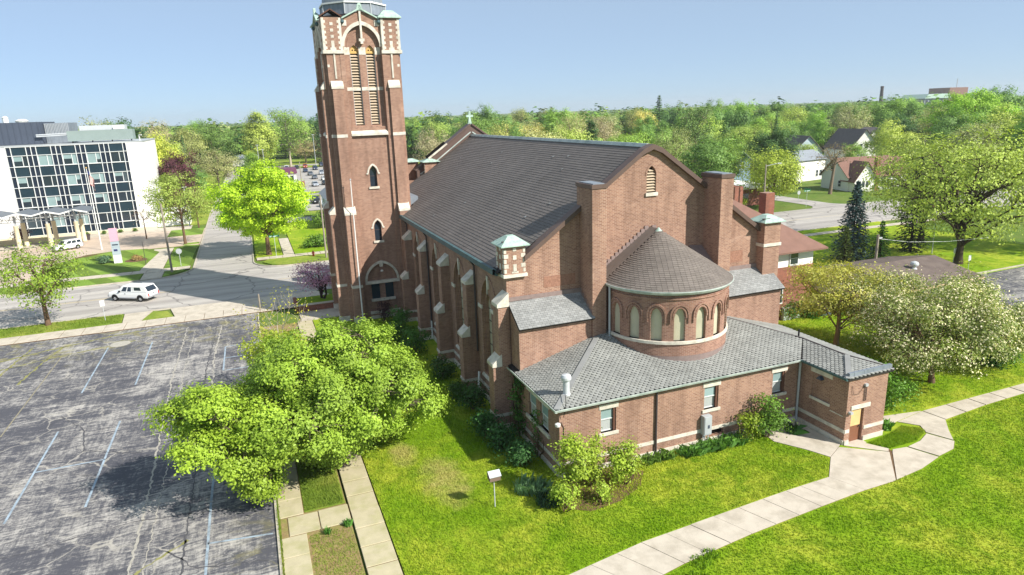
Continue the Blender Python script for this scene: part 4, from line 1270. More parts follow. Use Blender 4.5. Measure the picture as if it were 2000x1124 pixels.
for nme, poly, z in planes:
    if nme == 'front': o_, ud, sd = Vector((rx0, ry0, EZA)), Vector((1, 0, 0)), Vector((0, 1, PIT))
    elif nme == 'porch': o_, ud, sd = Vector((rxi, ryf, EZA)), Vector((1, 0, 0)), Vector((0, 1, PIT))
    elif nme == 'left': o_, ud, sd = Vector((rx0, back, EZA)), Vector((0, -1, 0)), Vector((1, 0, PIT))
    elif nme == 'inner': o_, ud, sd = Vector((rxi, 33, EZA)), Vector((0, -1, 0)), Vector((1, 0, PIT))
    else: o_, ud, sd = Vector((rx1, ryf, EZA)), Vector((0, 1, 0)), Vector((-1, 0, PIT))
    sd.normalize(); nn = ud.cross(sd).normalized()
    for r in range(60):
        for c in range(76):
            p = o_ + ud * (c * SW + (SW / 2 if r % 2 else 0)) + sd * (0.05 + r * SE)
            if not inpoly(poly, p.x, p.y): continue
            if (Vector((p.x, p.y)) - Vector(AC)).length < AR - 0.1 or (p.y > 36.7 and (p.x < 19.7 or p.x > 30.3)) or (p.y > 36.55 and 20.9 < p.x < 29.1): continue
            slots.append((p, ud, sd, nn, nme))
slots.sort(key=lambda q: (q[4] == 'right') * 50 + (q[0] - Vector((0, 0, CAM_H))).length)
V, Q = [], []
for i, (p, ud, sd, nn, nme) in enumerate(slots):
    p = p + nn * random.uniform(0.004, 0.02)
    tw = random.uniform(-0.02, 0.02)
    u_ = (ud + sd * tw).normalized(); s_ = nn.cross(u_)
    if i < 300:
        o = obj('slate', hsm, ar_)
        mw = Matrix.Identity(4)
        q = p - origin(ar_)
        for k in range(3): mw[k][0], mw[k][1], mw[k][2], mw[k][3] = u_[k], s_[k], nn[k], q[k]
        o.matrix_local = mw
    else:
        n = len(V)
        V += [tuple(p + u_ * x + s_ * y + nn * zz) for x, y, zz in hv]
        Q += [tuple(n + j for j in fc) for fc in hf]
tm = MB(); tm.v, tm.f = V, Q
o = tm.build('slates', M['hex_slate2'], ar_); o['kind'] = 'stuff'
def rooftube(a, b, w, mat, name):
    return MB().beam(a, b, w, 0.05).build(name, mat, ar_)
rooftube((rx0, ry0, EZA + 0.03), (rx0 + hl - 2.1, back - 2.1, zf(back - 2.1) + 0.05), 0.34, M['wing_slate'], 'hip_cap')
rooftube((rxi, ryf, EZA + 0.03), (mx_, ryf + hw_, EZA + PIT * hw_ + 0.05), 0.3, M['wing_slate'], 'hip_cap')
rooftube((rx1, ryf, EZA + 0.03), (mx_, ryf + hw_, EZA + PIT * hw_ + 0.05), 0.1, M['pipe'], 'hip_cap')
rooftube((mx_, ryf + hw_, EZA + PIT * hw_ + 0.03), (mx_, ry0 + hw_, EZA + PIT * hw_ + 0.03), 0.1, M['pipe'], 'ridge_cap')
rooftube((mx_, ry0 + hw_, EZA + PIT * hw_ + 0.03), (rx1 - hl + 2, back - 2, zf(back - 2) + 0.03), 0.1, M['pipe'], 'hip_cap')
# gutters
def gut(a, b, mat, n):
    a, b = Vector(a), Vector(b); d = (b - a).normalized(); n = Vector(n)
    mb = MB()
    pr = [(0, -0.14), (0.13, -0.13), (0.17, -0.02), (0.17, 0.03), (0.14, 0.03), (0.03, -0.06)]
    for (w0, z0), (w1, z1) in zip(pr, pr[1:]):
        mb.face([a + n * w0 + Vector((0, 0, z0)), b + n * w0 + Vector((0, 0, z0)), b + n * w1 + Vector((0, 0, z1)), a + n * w1 + Vector((0, 0, z1))])
    for e in (a, b): mb.face([e + n * w + Vector((0, 0, z)) for w, z in pr])
    return mb.build('gutter', mat, ar_)
gut((rx0 - 0.15, ry0, EZA), (rxi, ry0, EZA), M['gutter_pale'], (0, -1, 0))
gut((rx0, 37.85, EZA), (rx0, ry0 - 0.15, EZA), M['gutter_pale'], (-1, 0, 0))
gut((rxi, ry0, EZA), (rxi, ryf, EZA), M['gutter'], (-1, 0, 0))
fp = MB()
for k in range(9):
    a, b = 31.75 + k * 0.385, 31.75 + (k + 1) * 0.385 - 0.01
    fp.box(a, b, AYF - 0.06 - 0.01 * (k % 2), AYF + 0.12, 4.36, 4.78)
fp.build('parapet_flashing', M['lead'], ar_)
MB().tube([(20.85, AY0 - 0.1, EZA - 0.1), (20.85, AY0 - 0.1, 1.2), (20.85, AY0 - 0.12, 0.1)], 0.065, 8).build('downspout', M['pipe'], ch)
MB().tube([(AXI - 0.12, AY0 - 0.12, EZA - 0.1), (AXI - 0.12, AY0 - 0.12, 0.1)], 0.08, 8).build('downspout', M['metal_grey'], ch)
MB().tube([(14.42, 37.3, EZA - 0.1), (14.42, 37.3, 0.4)], 0.06, 6).build('downspout', M['pipe'], ch)
# roof ventilator
rv = MB(); rv.lathe((15.35, 31.75, 4.72), [(0.26, 0.0), (0.24, 0.12), (0.19, 0.14), (0.19, 0.92), (0.26, 0.94), (0.30, 1.02), (0.30, 1.14), (0.24, 1.26), (0.04, 1.31)], 20)
rvo = rv.build('roof_ventilator', M['galv'], ch, smooth=False)
MB().tube([(15.1, 31.4, 5.0), (14.9, 30.9, 4.9), (14.75, 30.6, 4.6), (14.7, 30.8, 3.9)], 0.02, 5).build('cable', M['black'], ch)
MB().tube([(33.5, 32.9, 4.95), (33.5, 32.9, 5.55)], 0.06, 8).build('vent_pipe', M['black'], ch)
# meter cabinet with conduits
mc = bx('meter_cabinet', M['metal_grey'], ch, 24.15, 24.72, 30.58, 30.93, 0.75, 2.0)
bx('cabinet_door', M['metal_grey'], mc, 24.19, 24.68, 30.55, 30.58, 0.82, 1.95)
bx('cabinet_plate', M['bluegrey'], mc, 24.4, 24.54, 30.535, 30.55, 1.2, 1.42)
for x in (24.22, 24.36, 24.6): MB().tube([(x, 30.75, 0.75), (x, 30.75, 0.02)], 0.035, 6).build('conduit', M['galv'], mc)
lp = MB(); lp.lathe((14.32, 30.78, 3.42), [(0.05, 0.22), (0.16, 0.16), (0.15, 0.02), (0.05, 0.0)], 12); lpo = lp.build('flood_lamp', M['white'], ch)
MB().tube([(14.36, 30.78, 3.6), (14.6, 30.9, 3.55), (14.75, 30.92, 3.2), (14.75, 30.92, 1.2)], 0.02, 5).build('lamp_arm', M['pipe'], lpo)

# ------------------------------------------------------------------ tower
TX0, TX1, TY0, TY1 = 8.05, 15.2, 67.5, 74.7
TC = (TX0 + TX1) / 2
tw = MB()
fT = FF(TY0)
win1 = arch(TC, 13.75, 15.1, 0.72, 0.68); win2 = arch(TC, 8.25, 9.65, 0.72, 0.66)
big = arch(TC, 19.6, 27.0, 3.5, 2.05, 12)
low = arch(TC, 0.9, 4.05, 3.1, 1.85, 12)
tw.holed(fT, [(TX0, 0), (TX1, 0), (TX1, 29.6), (TC + 1.75, 29.45), (TC, 30.25), (TC - 1.75, 29.45), (TX0, 29.6)], [win1, win2, big, low], 0, 0.32)
lan = [(TC - 0.76, 0.86), (TC + 0.76, 0.86)]
lholes = [arch(u, 19.75, 26.45, w, 0.72) for u, w in lan]
tw.holed(fT, big, lholes, -0.32, 0.42)
tw.prism(fT, [(u, v) for u, v in low], -0.5, -0.32)
for fr_, u0, u1 in ((FL(TX0), TY0, TY1), (FR(TX1), TY0, TY1), (FB(TY1), TX0, TX1)):
    uc = (u0 + u1) / 2
    bg_ = arch(uc, 19.6, 27.0, 3.5, 2.05, 12)
    tw.holed(fr_, [(u0, 0), (u1, 0), (u1, 29.6), (uc + 1.75, 29.45), (uc, 30.25), (uc - 1.75, 29.45), (u0, 29.6)], [bg_], 0, 0.32)
    tw.holed(fr_, bg_, [arch(uc + s * 0.76, 19.75, 26.45, 0.86, 0.72) for s in (-1, 1)], -0.32, 0.42)
tw.face([(TX0, TY0, 29.4), (TX1, TY0, 29.4), (TX1, TY1, 29.4), (TX0, TY1, 29.4)])
two = tw.build('tower', B, ch)
def louver(fr_, uc, w, parent):
    lv = MB().prism(fr_, arch(uc, 19.75, 26.45, w, 0.72), -0.9, -0.74).build('louver_opening', M['dark'], ch)
    zz = 19.85
    for k in range(25):
        z = 19.92 + k * 0.262
        if k == 12:
            MB().prism(fr_, rect(uc - w / 2, uc + w / 2, z - 0.06, z + 0.2), -0.72, -0.42).build('transom', ST, lv); continue
        a, b = Vector(fr_(uc - w / 2 + 0.03, z, -0.56)), Vector(fr_(uc + w / 2 - 0.03, z, -0.56))
        o_ = Vector(fr_(0, 0, 1)) - Vector(fr_(0, 0, 0))
        MB().beam(a, b, 0.26, 0.05, up=tuple(Vector((0, 0, 0.75)) + o_ * 0.66)).build('slat', M['slat'], lv)
    MB().prism(fr_, arch(uc, 26.42, 26.5, w - 0.02, 0.68), -0.7, -0.5).build('tracery', M['tracery'], lv)
    for s in (-1, 1):
        MB().prism(fr_, fillet(uc + s * 0.12, 26.72, 0.07, 0, 315, 7), -0.55, -0.49).build('tracery_hole', M['dark'], lv)
        MB().prism(fr_, rect(*sorted((uc + s * w / 2, uc + s * (w / 2 - 0.05))), 19.75, 26.45), -0.7, -0.4).build('louver_frame', M['metal_grey'], lv)
for u, w in lan: louver(fT, u, w, two)
for s in (-1, 1): louver(FL(TX0), (TY0 + TY1) / 2 + s * 0.76, 0.86, two)
for fr_, uc in ((fT, TC), (FL(TX0), (TY0 + TY1) / 2)):
    hb = MB(); hb.band(fr_, archcurve(uc, 27.0, 3.32, 1.95, 14), archcurve(uc, 27.0, 3.9, 2.3, 14), -0.1, 0.08); hb.build('arch_moulding', ST, two)
    hb = MB(); hb.band(fr_, archcurve(uc, 26.95, 2.7, 1.55, 14), archcurve(uc, 26.95, 2.9, 1.68, 14), -0.33, -0.27); hb.build('arch_moulding', B, two)
    for a, b in ((uc - 1.74, uc - 1.2), (uc - 0.32, uc + 0.32), (uc + 1.2, uc + 1.74)):
        MB().prism(fr_, rect(a, b, 26.3, 26.98), -0.33, -0.29).build('stone_block', ST, two)
        MB().prism(fr_, rect(a, b, 23.0, 23.32), -0.33, -0.29).build('stone_block', ST, two)
    MB().prism(fr_, rect(uc - 0.09, uc + 0.09, 27.75, 30.3), -0.35, 0.14).build('pier_shaft', ST, two)
    MB().prism(fr_, [(uc - 0.26, 27.72), (uc - 0.26, 27.5), (uc - 0.12, 27.45), (uc - 0.12, 27.25), (uc + 0.12, 27.25), (uc + 0.12, 27.45), (uc + 0.26, 27.5), (uc + 0.26, 27.72)], -0.35, 0.12).build('cross_stone', ST, two)
    c = MB(); slope_cap(c, fr_, uc - 1.75, uc + 1.75, -0.55, 0.25, 18.98, 19.72, 0.04); c.build('belfry_sill', ST, two)
    for a, b in ((TX0 if fr_ is fT else TY0, uc - 1.8), (uc + 1.8, TX1 if fr_ is fT else TY1)):
        MB().prism(fr_, rect(a, b, 18.66, 18.96), -0.05, 0.05).build('string_course', ST, two)
# little lancets
for wv, zb, zs, ri in ((win1, 13.75, 15.1, 0.68), (win2, 8.25, 9.65, 0.66)):
    w_ = MB().prism(fT, wv, -0.34, -0.28).build('window', M['glass_dark'], two)
    hb = MB(); hb.band(fT, archcurve(TC, zs, 0.86, ri + 0.06), archcurve(TC, zs, 1.14, ri + 0.24), -0.02, 0.07); hb.build('hood_mould', ST, w_)
    for s in (-1, 1): MB().prism(fT, rect(TC + s * 0.57 - 0.1, TC + s * 0.57 + 0.1, zs - 0.12, zs + 0.02), -0.02, 0.09).build('hood_stop', ST, w_)
    MB().prism(fT, rect(TC - 0.52, TC + 0.52, zb - 0.22, zb), -0.3, 0.12).build('sill', ST, w_)
    MB().prism(fT, rect(TC - 0.36, TC + 0.36, zs - 0.35, zs - 0.3), -0.29, -0.25).build('glazing_bar', M['pipe'], w_)
# blind arch at the base
hb = MB(); hb.band(fT, archcurve(TC, 4.05, 3.1, 1.85, 14), archcurve(TC, 4.05, 3.55, 2.1, 14), -0.05, 0.09); hb.build('arch_moulding', ST, two)
MB().prism(fT, [(TC - 0.22, 5.95), (TC + 0.22, 5.95), (TC + 0.14, 5.5), (TC - 0.14, 5.5)], -0.3, 0.13).build('keystone', ST, two)
MB().prism(fT, rect(TC - 1.9, TC + 2.0, 3.75, 4.03), -0.31, 0.06).build('string_course', ST, two)
for s in (-1, 1):
    w_ = MB().prism(fT, rect(TC + s * 0.72 - 0.42, TC + s * 0.72 + 0.42, 2.1, 3.72), -0.32, -0.27).build('boarded_window', M['glass_teal'], two)
    MB().prism(fT, rect(TC + s * 0.72 - 0.47, TC + s * 0.72 + 0.47, 3.68, 3.76), -0.32, -0.24).build('window_head', M['pipe'], w_)
MB().prism(fT, rect(TC - 1.25, TC + 1.25, 1.86, 2.1), -0.33, 0.0).build('window_sill', ST, two)
MB().prism(fT, rect(TC - 1.5, TC + 1.6, 0.55, 0.85), -0.3, 0.1).build('plinth_band', ST, two)
MB().prism(fT, rect(TC - 1.5, TC + 1.6, 0.0, 0.35), -0.3, 0.16).build('plinth_stone', ST, two)
fl_ = MB(); fl_.lathe((TC, TY0 - 0.22, 5.02), [(0.03, 0.2), (0.14, 0.14), (0.14, 0.02), (0.03, 0.0)], 10); fl_.build('flood_lamp', M['white'], two)
# angle buttresses
def tbut(fr_, u0, u1):
    b_ = MB()
    b_.prism(fr_, rect(u0, u1, 0, 11.25), -0.1, 0.95)
    b_.prism(fr_, rect(u0 + 0.02, u1 - 0.02, 11.25, 23.2), -0.1, 0.5)
    b_.prism(fr_, rect(u0 - 0.2, u1 + 0.2, 23.2, 26.4), -0.1, 0.2)
    o = b_.build('tower_buttress', B, two) if False else b_.build('tower_buttress', B, ch)
    c = MB(); slope_cap(c, fr_, u0, u1, 0.42, 0.95, 11.42, 12.0, 0.05); c.build('weathering', ST, o)
    c = MB(); slope_cap(c, fr_, u0, u1, 0.1, 0.5, 23.4, 24.05, 0.06); c.build('weathering', ST, o)
    MB().prism(fr_, rect(u0 - 0.0, u1 + 0.0, 18.66, 18.96), 0.45, 0.54).build('string_course', ST, o)
    MB().prism(fr_, rect(u0 - 0.02, u1 + 0.02, 3.75, 4.03), -0.05, 1.0).build('string_course', ST, o)
    MB().prism(fr_, rect(u0 - 0.04, u1 + 0.04, 0, 0.6), -0.05, 1.02).build('plinth_stone', ST, o)
    uc = (u0 + u1) / 2
    MB().prism(fr_, rect(uc - 0.08, uc + 0.08, 24.1, 26.35), 0.15, 0.27).build('stone_rib', ST, o)
    for q in (-0.6, 0.6): MB().prism(fr_, rect(uc + q - 0.1, uc + q + 0.1, 25.15, 25.38), 0.15, 0.22).build('stone_block', ST, o)
for u0, u1 in ((8.4, 9.42), (13.83, 14.85)): tbut(fT, u0, u1)
for u0, u1 in ((9.424, 9.84), (13.41, 13.826)): MB().prism(fT, rect(u0, u1, 0.4, 26.3), -0.1, 0.24).build('pilaster', B, ch)
for u0, u1 in ((67.9, 68.9), (73.3, 74.3)): tbut(FL(TX0), u0, u1)
# corner turrets of the tower
for i, (x0, y0) in enumerate(((8.0, 67.25), (13.5, 67.25), (8.0, 73.3), (13.5, 73.3))):
    x1, y1 = x0 + 1.78, y0 + 1.72
    t = bx('tower_turret', B, ch, x0, x1, y0, y1, 26.4, 29.55)
    bx('turret_base', ST, t, x0 - 0.1, x1 + 0.1, y0 - 0.1, y1 + 0.1, 26.36, 26.66)
    for f_, a, b in ((FF(y0), x0, x1), (FL(x0), y0, y1)):
        for c0, c1 in ((a, a + 0.22), (b - 0.22, b)): MB().prism(f_, rect(c0, c1, 26.66, 29.5), -0.03, 0.03).build('quoin', ST, t)
        for k in range(6):
            z = 26.75 + k * 0.46; d = 0.36
            for c0, c1 in ((a + 0.22, a + d), (b - d, b - 0.22)): MB().prism(f_, rect(c0, c1, z, z + 0.24), -0.03, 0.02).build('stone_block', ST, t)
        m_ = (a + b) / 2
        MB().prism(f_, rect(m_ - 0.14, m_ + 0.14, 26.66, 27.5), -0.03, 0.02).build('stone_block', ST, t)
        MB().prism(f_, rect(m_ - 0.27, m_ + 0.27, 26.66, 26.9), -0.03, 0.025).build('stone_block', ST, t)
        for z in (27.75, 28.3, 28.85): MB().prism(f_, rect(m_ - 0.14, m_ + 0.14, z, z + 0.26), -0.03, 0.02).build('stone_block', ST, t)
    if i == 0:      # damaged cap: bare rafters and a dark hole
        bx('bare_turret_deck', M['dark'], t, x0 + 0.05, x1 - 0.05, y0 + 0.05, y1 - 0.05, 29.55, 29.66)
        for s in (-1, 1):
            MB().beam(((x0 + x1) / 2 + s * 1.05, y0 - 0.02, 29.6), ((x0 + x1) / 2, y0 - 0.02, 30.25), 0.12, 0.1).build('rafter', M['wood_brown'], t)
            MB().beam(((x0 + x1) / 2 + s * 1.0, y1, 29.6), ((x0 + x1) / 2, y1, 30.25), 0.12, 0.1).build('rafter', M['pipe'], t)
        MB().face([((x0 + x1) / 2, y0, 30.28), ((x0 + x1) / 2, y1, 30.28), (x1 + 0.1, y1, 29.66), (x1 + 0.1, y0 + 0.3, 29.66)]).build('torn_roof_sheet', M['pipe'], t)
        MB().face([((x0 + x1) / 2, y0 + 0.9, 30.28), ((x0 + x1) / 2, y1, 30.28), (x0 - 0.1, y1, 29.66), (x0 - 0.1, y0 + 0.9, 29.66)]).build('torn_roof_sheet', M['pipe'], t)
    else:
        pyramid(MB(), x0 - 0.22, x1 + 0.22, y0 - 0.22, y1 + 0.22, 29.66, 30.3, 0.4, 0.1).build('turret_cap', M['copper'], t)
# gablet copings, finials
for fr_, uc in ((fT, TC), (FL(TX0), (TY0 + TY1) / 2)):
    for s in (-1, 1):
        a, b = Vector(fr_(uc + s * 1.75, 29.5, 0.05)), Vector(fr_(uc, 30.38, 0.05))
        MB().beam(a, b, 0.4, 0.12).build('gablet_coping', M['copper'], two)
        MB().prism(fr_, rect(*sorted((uc + s * 1.3, uc + s * 1.78)), 28.85, 29.35), -0.02, 0.06).build('stone_block', ST, two)
        MB().lathe(fr_(uc + s * 1.7, 29.2, 0.2), [(0.06, -0.2), (0.2, -0.05), (0.16, 0.15), (0.05, 0.2)], 10).build('scroll', M['gutter'], two)
    fi = MB(); fi.prism(fr_, [(uc - 0.3, 30.2), (uc + 0.3, 30.2), (uc + 0.2, 30.72), (uc + 0.08, 30.85), (uc - 0.08, 30.85), (uc - 0.2, 30.72)], 0.0, 0.22); fi.build('finial', M['copper'], two)
    for q in ((-0.07, 30.4), (0.07, 30.4), (0, 30.58)): MB().prism(fr_, fillet(uc + q[0], q[1], 0.05, 0, 315, 7), 0.2, 0.235).build('finial_hole', M['dark'], two)
# lead drum and octagonal spire (runs out of the top of the picture)
def octring(r, z, ph=22.5): return [(TC + r * math.cos(rad(ph + 45 * k)), (TY0 + TY1) / 2 + r * math.sin(rad(ph + 45 * k)), z) for k in range(8)]
lev = [(3.15, 29.3), (3.15, 29.9), (3.28, 30.0), (3.2, 30.95), (3.3, 31.0), (3.3, 31.12), (3.0, 31.2), (2.9, 33.6), (3.05, 33.7), (2.6, 34.2), (0.12, 47.5)]
spr = MB()
rs = [octring(r, z) for r, z in lev]
for a, b in zip(rs, rs[1:]):
    for k in range(8): spr.face([a[k], a[(k + 1) % 8], b[(k + 1) % 8], b[k]])
spo = spr.build('spire', M['lead'], ch)
for k in range(8):
    a, b = octring(3.24, 30.02)[k], octring(3.24, 30.98)[k]
    MB().beam(a, b, 0.09, 0.09).build('lead_roll', M['metal_grey'], spo)
for k in range(8):
    p0, p1 = octring(3.3, 31.06)[k], octring(3.3, 31.06)[(k + 1) % 8]
    MB().beam(p0, p1, 0.08, 0.14).build('lead_moulding', M['white'], spo)
MB().beam((TC, 71.1, 47.3), (TC, 71.1, 48.9), 0.12).build('spire_cross', M['copper'], spo)
# lightning conductor / flagpole in front of the tower
pf = empty('flagpole', (9.1, 66.2, 0), 'tall bare white pole standing in front of the brick tower', 'pole')
MB().tube([(9.1, 66.2, 0), (9.1, 66.2, 8), (9.15, 66.2, 14.6)], [0.075, 0.06, 0.035], 8).build('shaft', M['white'], pf)
MB().lathe((9.15, 66.2, 14.6), [(0.02, 0), (0.08, 0.06), (0.08, 0.12), (0.02, 0.18)], 10).build('finial', M['metal_grey'], pf)
# ------------------------------------------------------------------ office building on the left
OY = 151.5
ob = empty('office_building', (-31, OY, 0), 'white four-storey office block with teal glass curtain wall', 'building')
fO = FF(OY)
blk = MB(); blk.box(-66, -18.7, OY + 0.35, OY + 22, 0, 17.35); blk.build('wall', M['whitewall'], ob)
bx('wall_panel', M['whitewall'], ob, -66, -41.3, OY, OY + 0.35, 0.1, 17.35)
bx('wall_panel', M['whitewall'], ob, -21.5, -18.7, OY, OY + 0.35, 0.1, 17.35)
bx('roof_edge', M['metal_grey'], ob, -66.1, -18.6, OY - 0.08, OY + 22, 17.352, 17.55)
bx('base_wall', M['cream'], ob, -66, -18.6, OY - 0.35, OY + 0.3, 0, 0.55)
bx('low_wall', M['whitewall'], ob, -18.6, -12.4, OY + 2, OY + 6, 0, 3.4)
cols = [-41.3]
for k in range(5): cols += [-40.5 + 4 * k, -38.1 + 4 * k, -37.3 + 4 * k]
cols = sorted(set(round(c, 2) for c in cols if c <= -21.4)) + [-21.5]
cols = sorted(set(cols))
rows = [0.55, 2.0, 4.0, 5.95, 7.9, 9.75, 11.8, 13.65, 15.7, 17.3]
rr = random.Random(4)
for i, (a, b) in enumerate(zip(cols, cols[1:])):
    wide = b - a > 1.5
    for j, (c, d) in enumerate(zip(rows, rows[1:])):
        win = wide and j % 2 == 1
        if win:
            s = a + (b - a) * 0.64
            w_ = empty('window'); w_.parent = ob; w_.location = Vector((a, OY, c)) - ob.location
            kind = rr.choice(['glass_pale', 'glass_dark', 'glass_dark', 'glass_pale', 'glass'])
            for p, q in ((a + 0.1, s - 0.06), (s + 0.06, b - 0.1)):
                half = rr.random() < 0.3
                if half:
                    m_ = c + (d - c) * rr.uniform(0.35, 0.6)
                    MB().prism(fO, rect(p, q, c + 0.12, m_), -0.32, -0.12).build('pane', M['glass_dark'], w_)
                    MB().prism(fO, rect(p, q, m_ + 0.002, d - 0.12), -0.32, -0.13).build('blind', M['glass_pale'], w_)
                else:
                    MB().prism(fO, rect(p, q, c + 0.12, d - 0.12), -0.32, -0.12).build('pane', M[kind], w_)
            MB().holed(fO, rect(a + 0.06, b - 0.06, c + 0.04, d - 0.04), [rect(a + 0.11, s - 0.05, c + 0.1, d - 0.1), rect(s + 0.05, b - 0.11, c + 0.1, d - 0.1)], -0.04, 0.1).build('window_frame', M['mullion'], w_)
        else:
            MB().prism(fO, rect(a + 0.05, b - 0.05, c + 0.05, d - 0.05), -0.32, -0.10 - rr.uniform(0, 0.02)).build('panel', M['glass_teal'] if wide else M['glass_navy'], ob)
for c in cols: MB().prism(fO, rect(c - 0.045, c + 0.045, 0.55, 17.35), -0.3, 0.12).build('mullion', M['mullion'], ob)
for r in rows: MB().prism(fO, rect(-41.3, -21.5, r - 0.045, r + 0.045), -0.3, 0.06).build('transom', M['mullion'], ob)
ph = bx('penthouse', M['bluegrey'], ob, -66, -36.6, 158, 170, 17.6, 21.8)
for k in range(30): bx('cladding_rib', M['bluegrey'], ph, -66 + k, -65.9 + k, 157.93, 158.0, 17.6, 21.8)
ph2 = bx('plant_screen', M['lead'], ob, -36.5, -32.2, 160.5, 168, 17.6, 21.5)
for k in range(16): bx('screen_rib', M['metal_grey'], ph2, -36.4 + k * 0.26, -36.32 + k * 0.26, 160.42, 160.5, 19.2, 21.4)
bx('plant_screen', M['greenclad'], ob, -31.7, -20.4, 154.6, 158, 17.9, 19.85)
bx('plant_unit', M['galv'], ob, -30.2, -22.2, 158.6, 162, 18.6, 20.75)
bx('plant_unit', M['white'], ob, -24.0, -22.3, 156.8, 158.5, 19.9, 20.6)
for k in range(4): bx('screen_leg', M['pipe'], ob, -31.2 + k * 3.4, -31.0 + k * 3.4, 155.4, 155.6, 17.55, 17.9)
for z in (19.0, 19.3): MB().tube([(-37.4, 157.4, z), (-32.0, 157.2, z + 0.1)], 0.12, 8).build('roof_pipe', M['galv'], ob)
MB().lathe((-42.5, 160, 21.8), [(0.5, 0), (0.5, 0.9), (0.6, 1.0), (0.2, 1.25)], 14).build('roof_fan', M['white'], ob)
MB().lathe((-39.6, 159, 21.8), [(1.0, 0), (1.2, 0.3), (0.5, 0.6)], 14).build('roof_fan', M['white'], ob)
MB().tube([(-19.4, 155, 17.5), (-19.4, 155, 18.6), (-18.9, 154.6, 18.6)], 0.1, 6).build('roof_pipe', M['white'], ob)
# folded-plate entrance canopy on paired columns
cn = empty('entrance_canopy', (-34, 140, 0), 'grey folded-plate entrance canopy on cream columns, in front of office block', 'canopy')
nf = 8
xs = [-27.2 - k * 2.1 for k in range(nf * 2 + 1)]
cm = MB()
for k, (a, b) in enumerate(zip(xs, xs[1:])):
    h = lambda i: 6.05 + (0.55 if i % 2 else 0.0)
    d0, d1 = 136.4, 143.6
    dx = -0.0
    P = [(a, d0, h(k)), (b, d0, h(k + 1)), (b, d1, h(k + 1)), (a, d1, h(k))]
    plm = MB(); plm.face(P); plm.face([(x, y, z - 0.18) for x, y, z in P])
    for i in range(4): j = (i + 1) % 4; plm.face([P[i], P[j], (P[j][0], P[j][1], P[j][2] - 0.18), (P[i][0], P[i][1], P[i][2] - 0.18)])
    plm.build('folded_plate', M['canopy'], cn)
    MB().beam((a, d0 - 0.05, h(k) - 0.05), (b, d0 - 0.05, h(k + 1) - 0.05), 0.1, 0.24).build('edge_trim', M['white'], cn)
for i, cx_ in enumerate((-29.6, -33.9, -38.6, -43.4, -48.2)):
    for cyy in (138.0, 142.0):
        c = MB(); c.lathe((cx_, cyy, 0.05), [(0.42, 0), (0.42, 0.2), (0.38, 0.25), (0.36, 4.2), (0.4, 4.25)], 16); c.build('column', M['cream'], cn, True)
        bx('column_head', M['metal_grey'], cn, cx_ - 0.15, cx_ + 0.15, cyy - 0.15, cyy + 0.15, 4.3, 6.0)
tr = MB()
for cyy in (138.0, 142.0):
    for k in range(24):
        x = -28.2 - k * 0.95
        tr.beam((x, cyy, 4.9), (x - 0.475, cyy, 5.9), 0.06); tr.beam((x - 0.475, cyy, 5.9), (x - 0.95, cyy, 4.9), 0.06)
    tr.beam((-28.2, cyy, 4.9), (-51, cyy, 4.9), 0.09)
for k in range(11):
    x = -28.7 - k * 2.1
    tr.beam((x, 138, 4.9), (x - 0.6, 140, 5.95), 0.06); tr.beam((x - 0.6, 140, 5.95), (x, 142, 4.9), 0.06)
tr.build('space_truss', M['galv'], cn)
bx('entrance_wall', M['cream'], cn, -46, -35.2, 144.2, 144.6, 0.1, 1.1)
o = empty('planter_tub', (-29.6, 143.6, 0.05), 'dark round planter tub by the office entrance columns', 'planter')
MB().lathe((-29.6, 143.6, 0.05), [(0.55, 0), (0.7, 0.9), (0.78, 1.0), (0.66, 1.0), (0.6, 0.85)], 16).build('tub', M['pipe'], o)
hr = MB()
for k in range(6): hr.beam((-50 + k * 3.0, 133.2, 0.05), (-50 + k * 3.0, 133.2, 1.0), 0.06)
hr.beam((-50, 133.2, 1.0), (-35, 133.2, 1.0), 0.07)
o = hr.build('handrail', M['black']); tag(o, 'black handrail along the ramp left of the white SUV', 'railing')

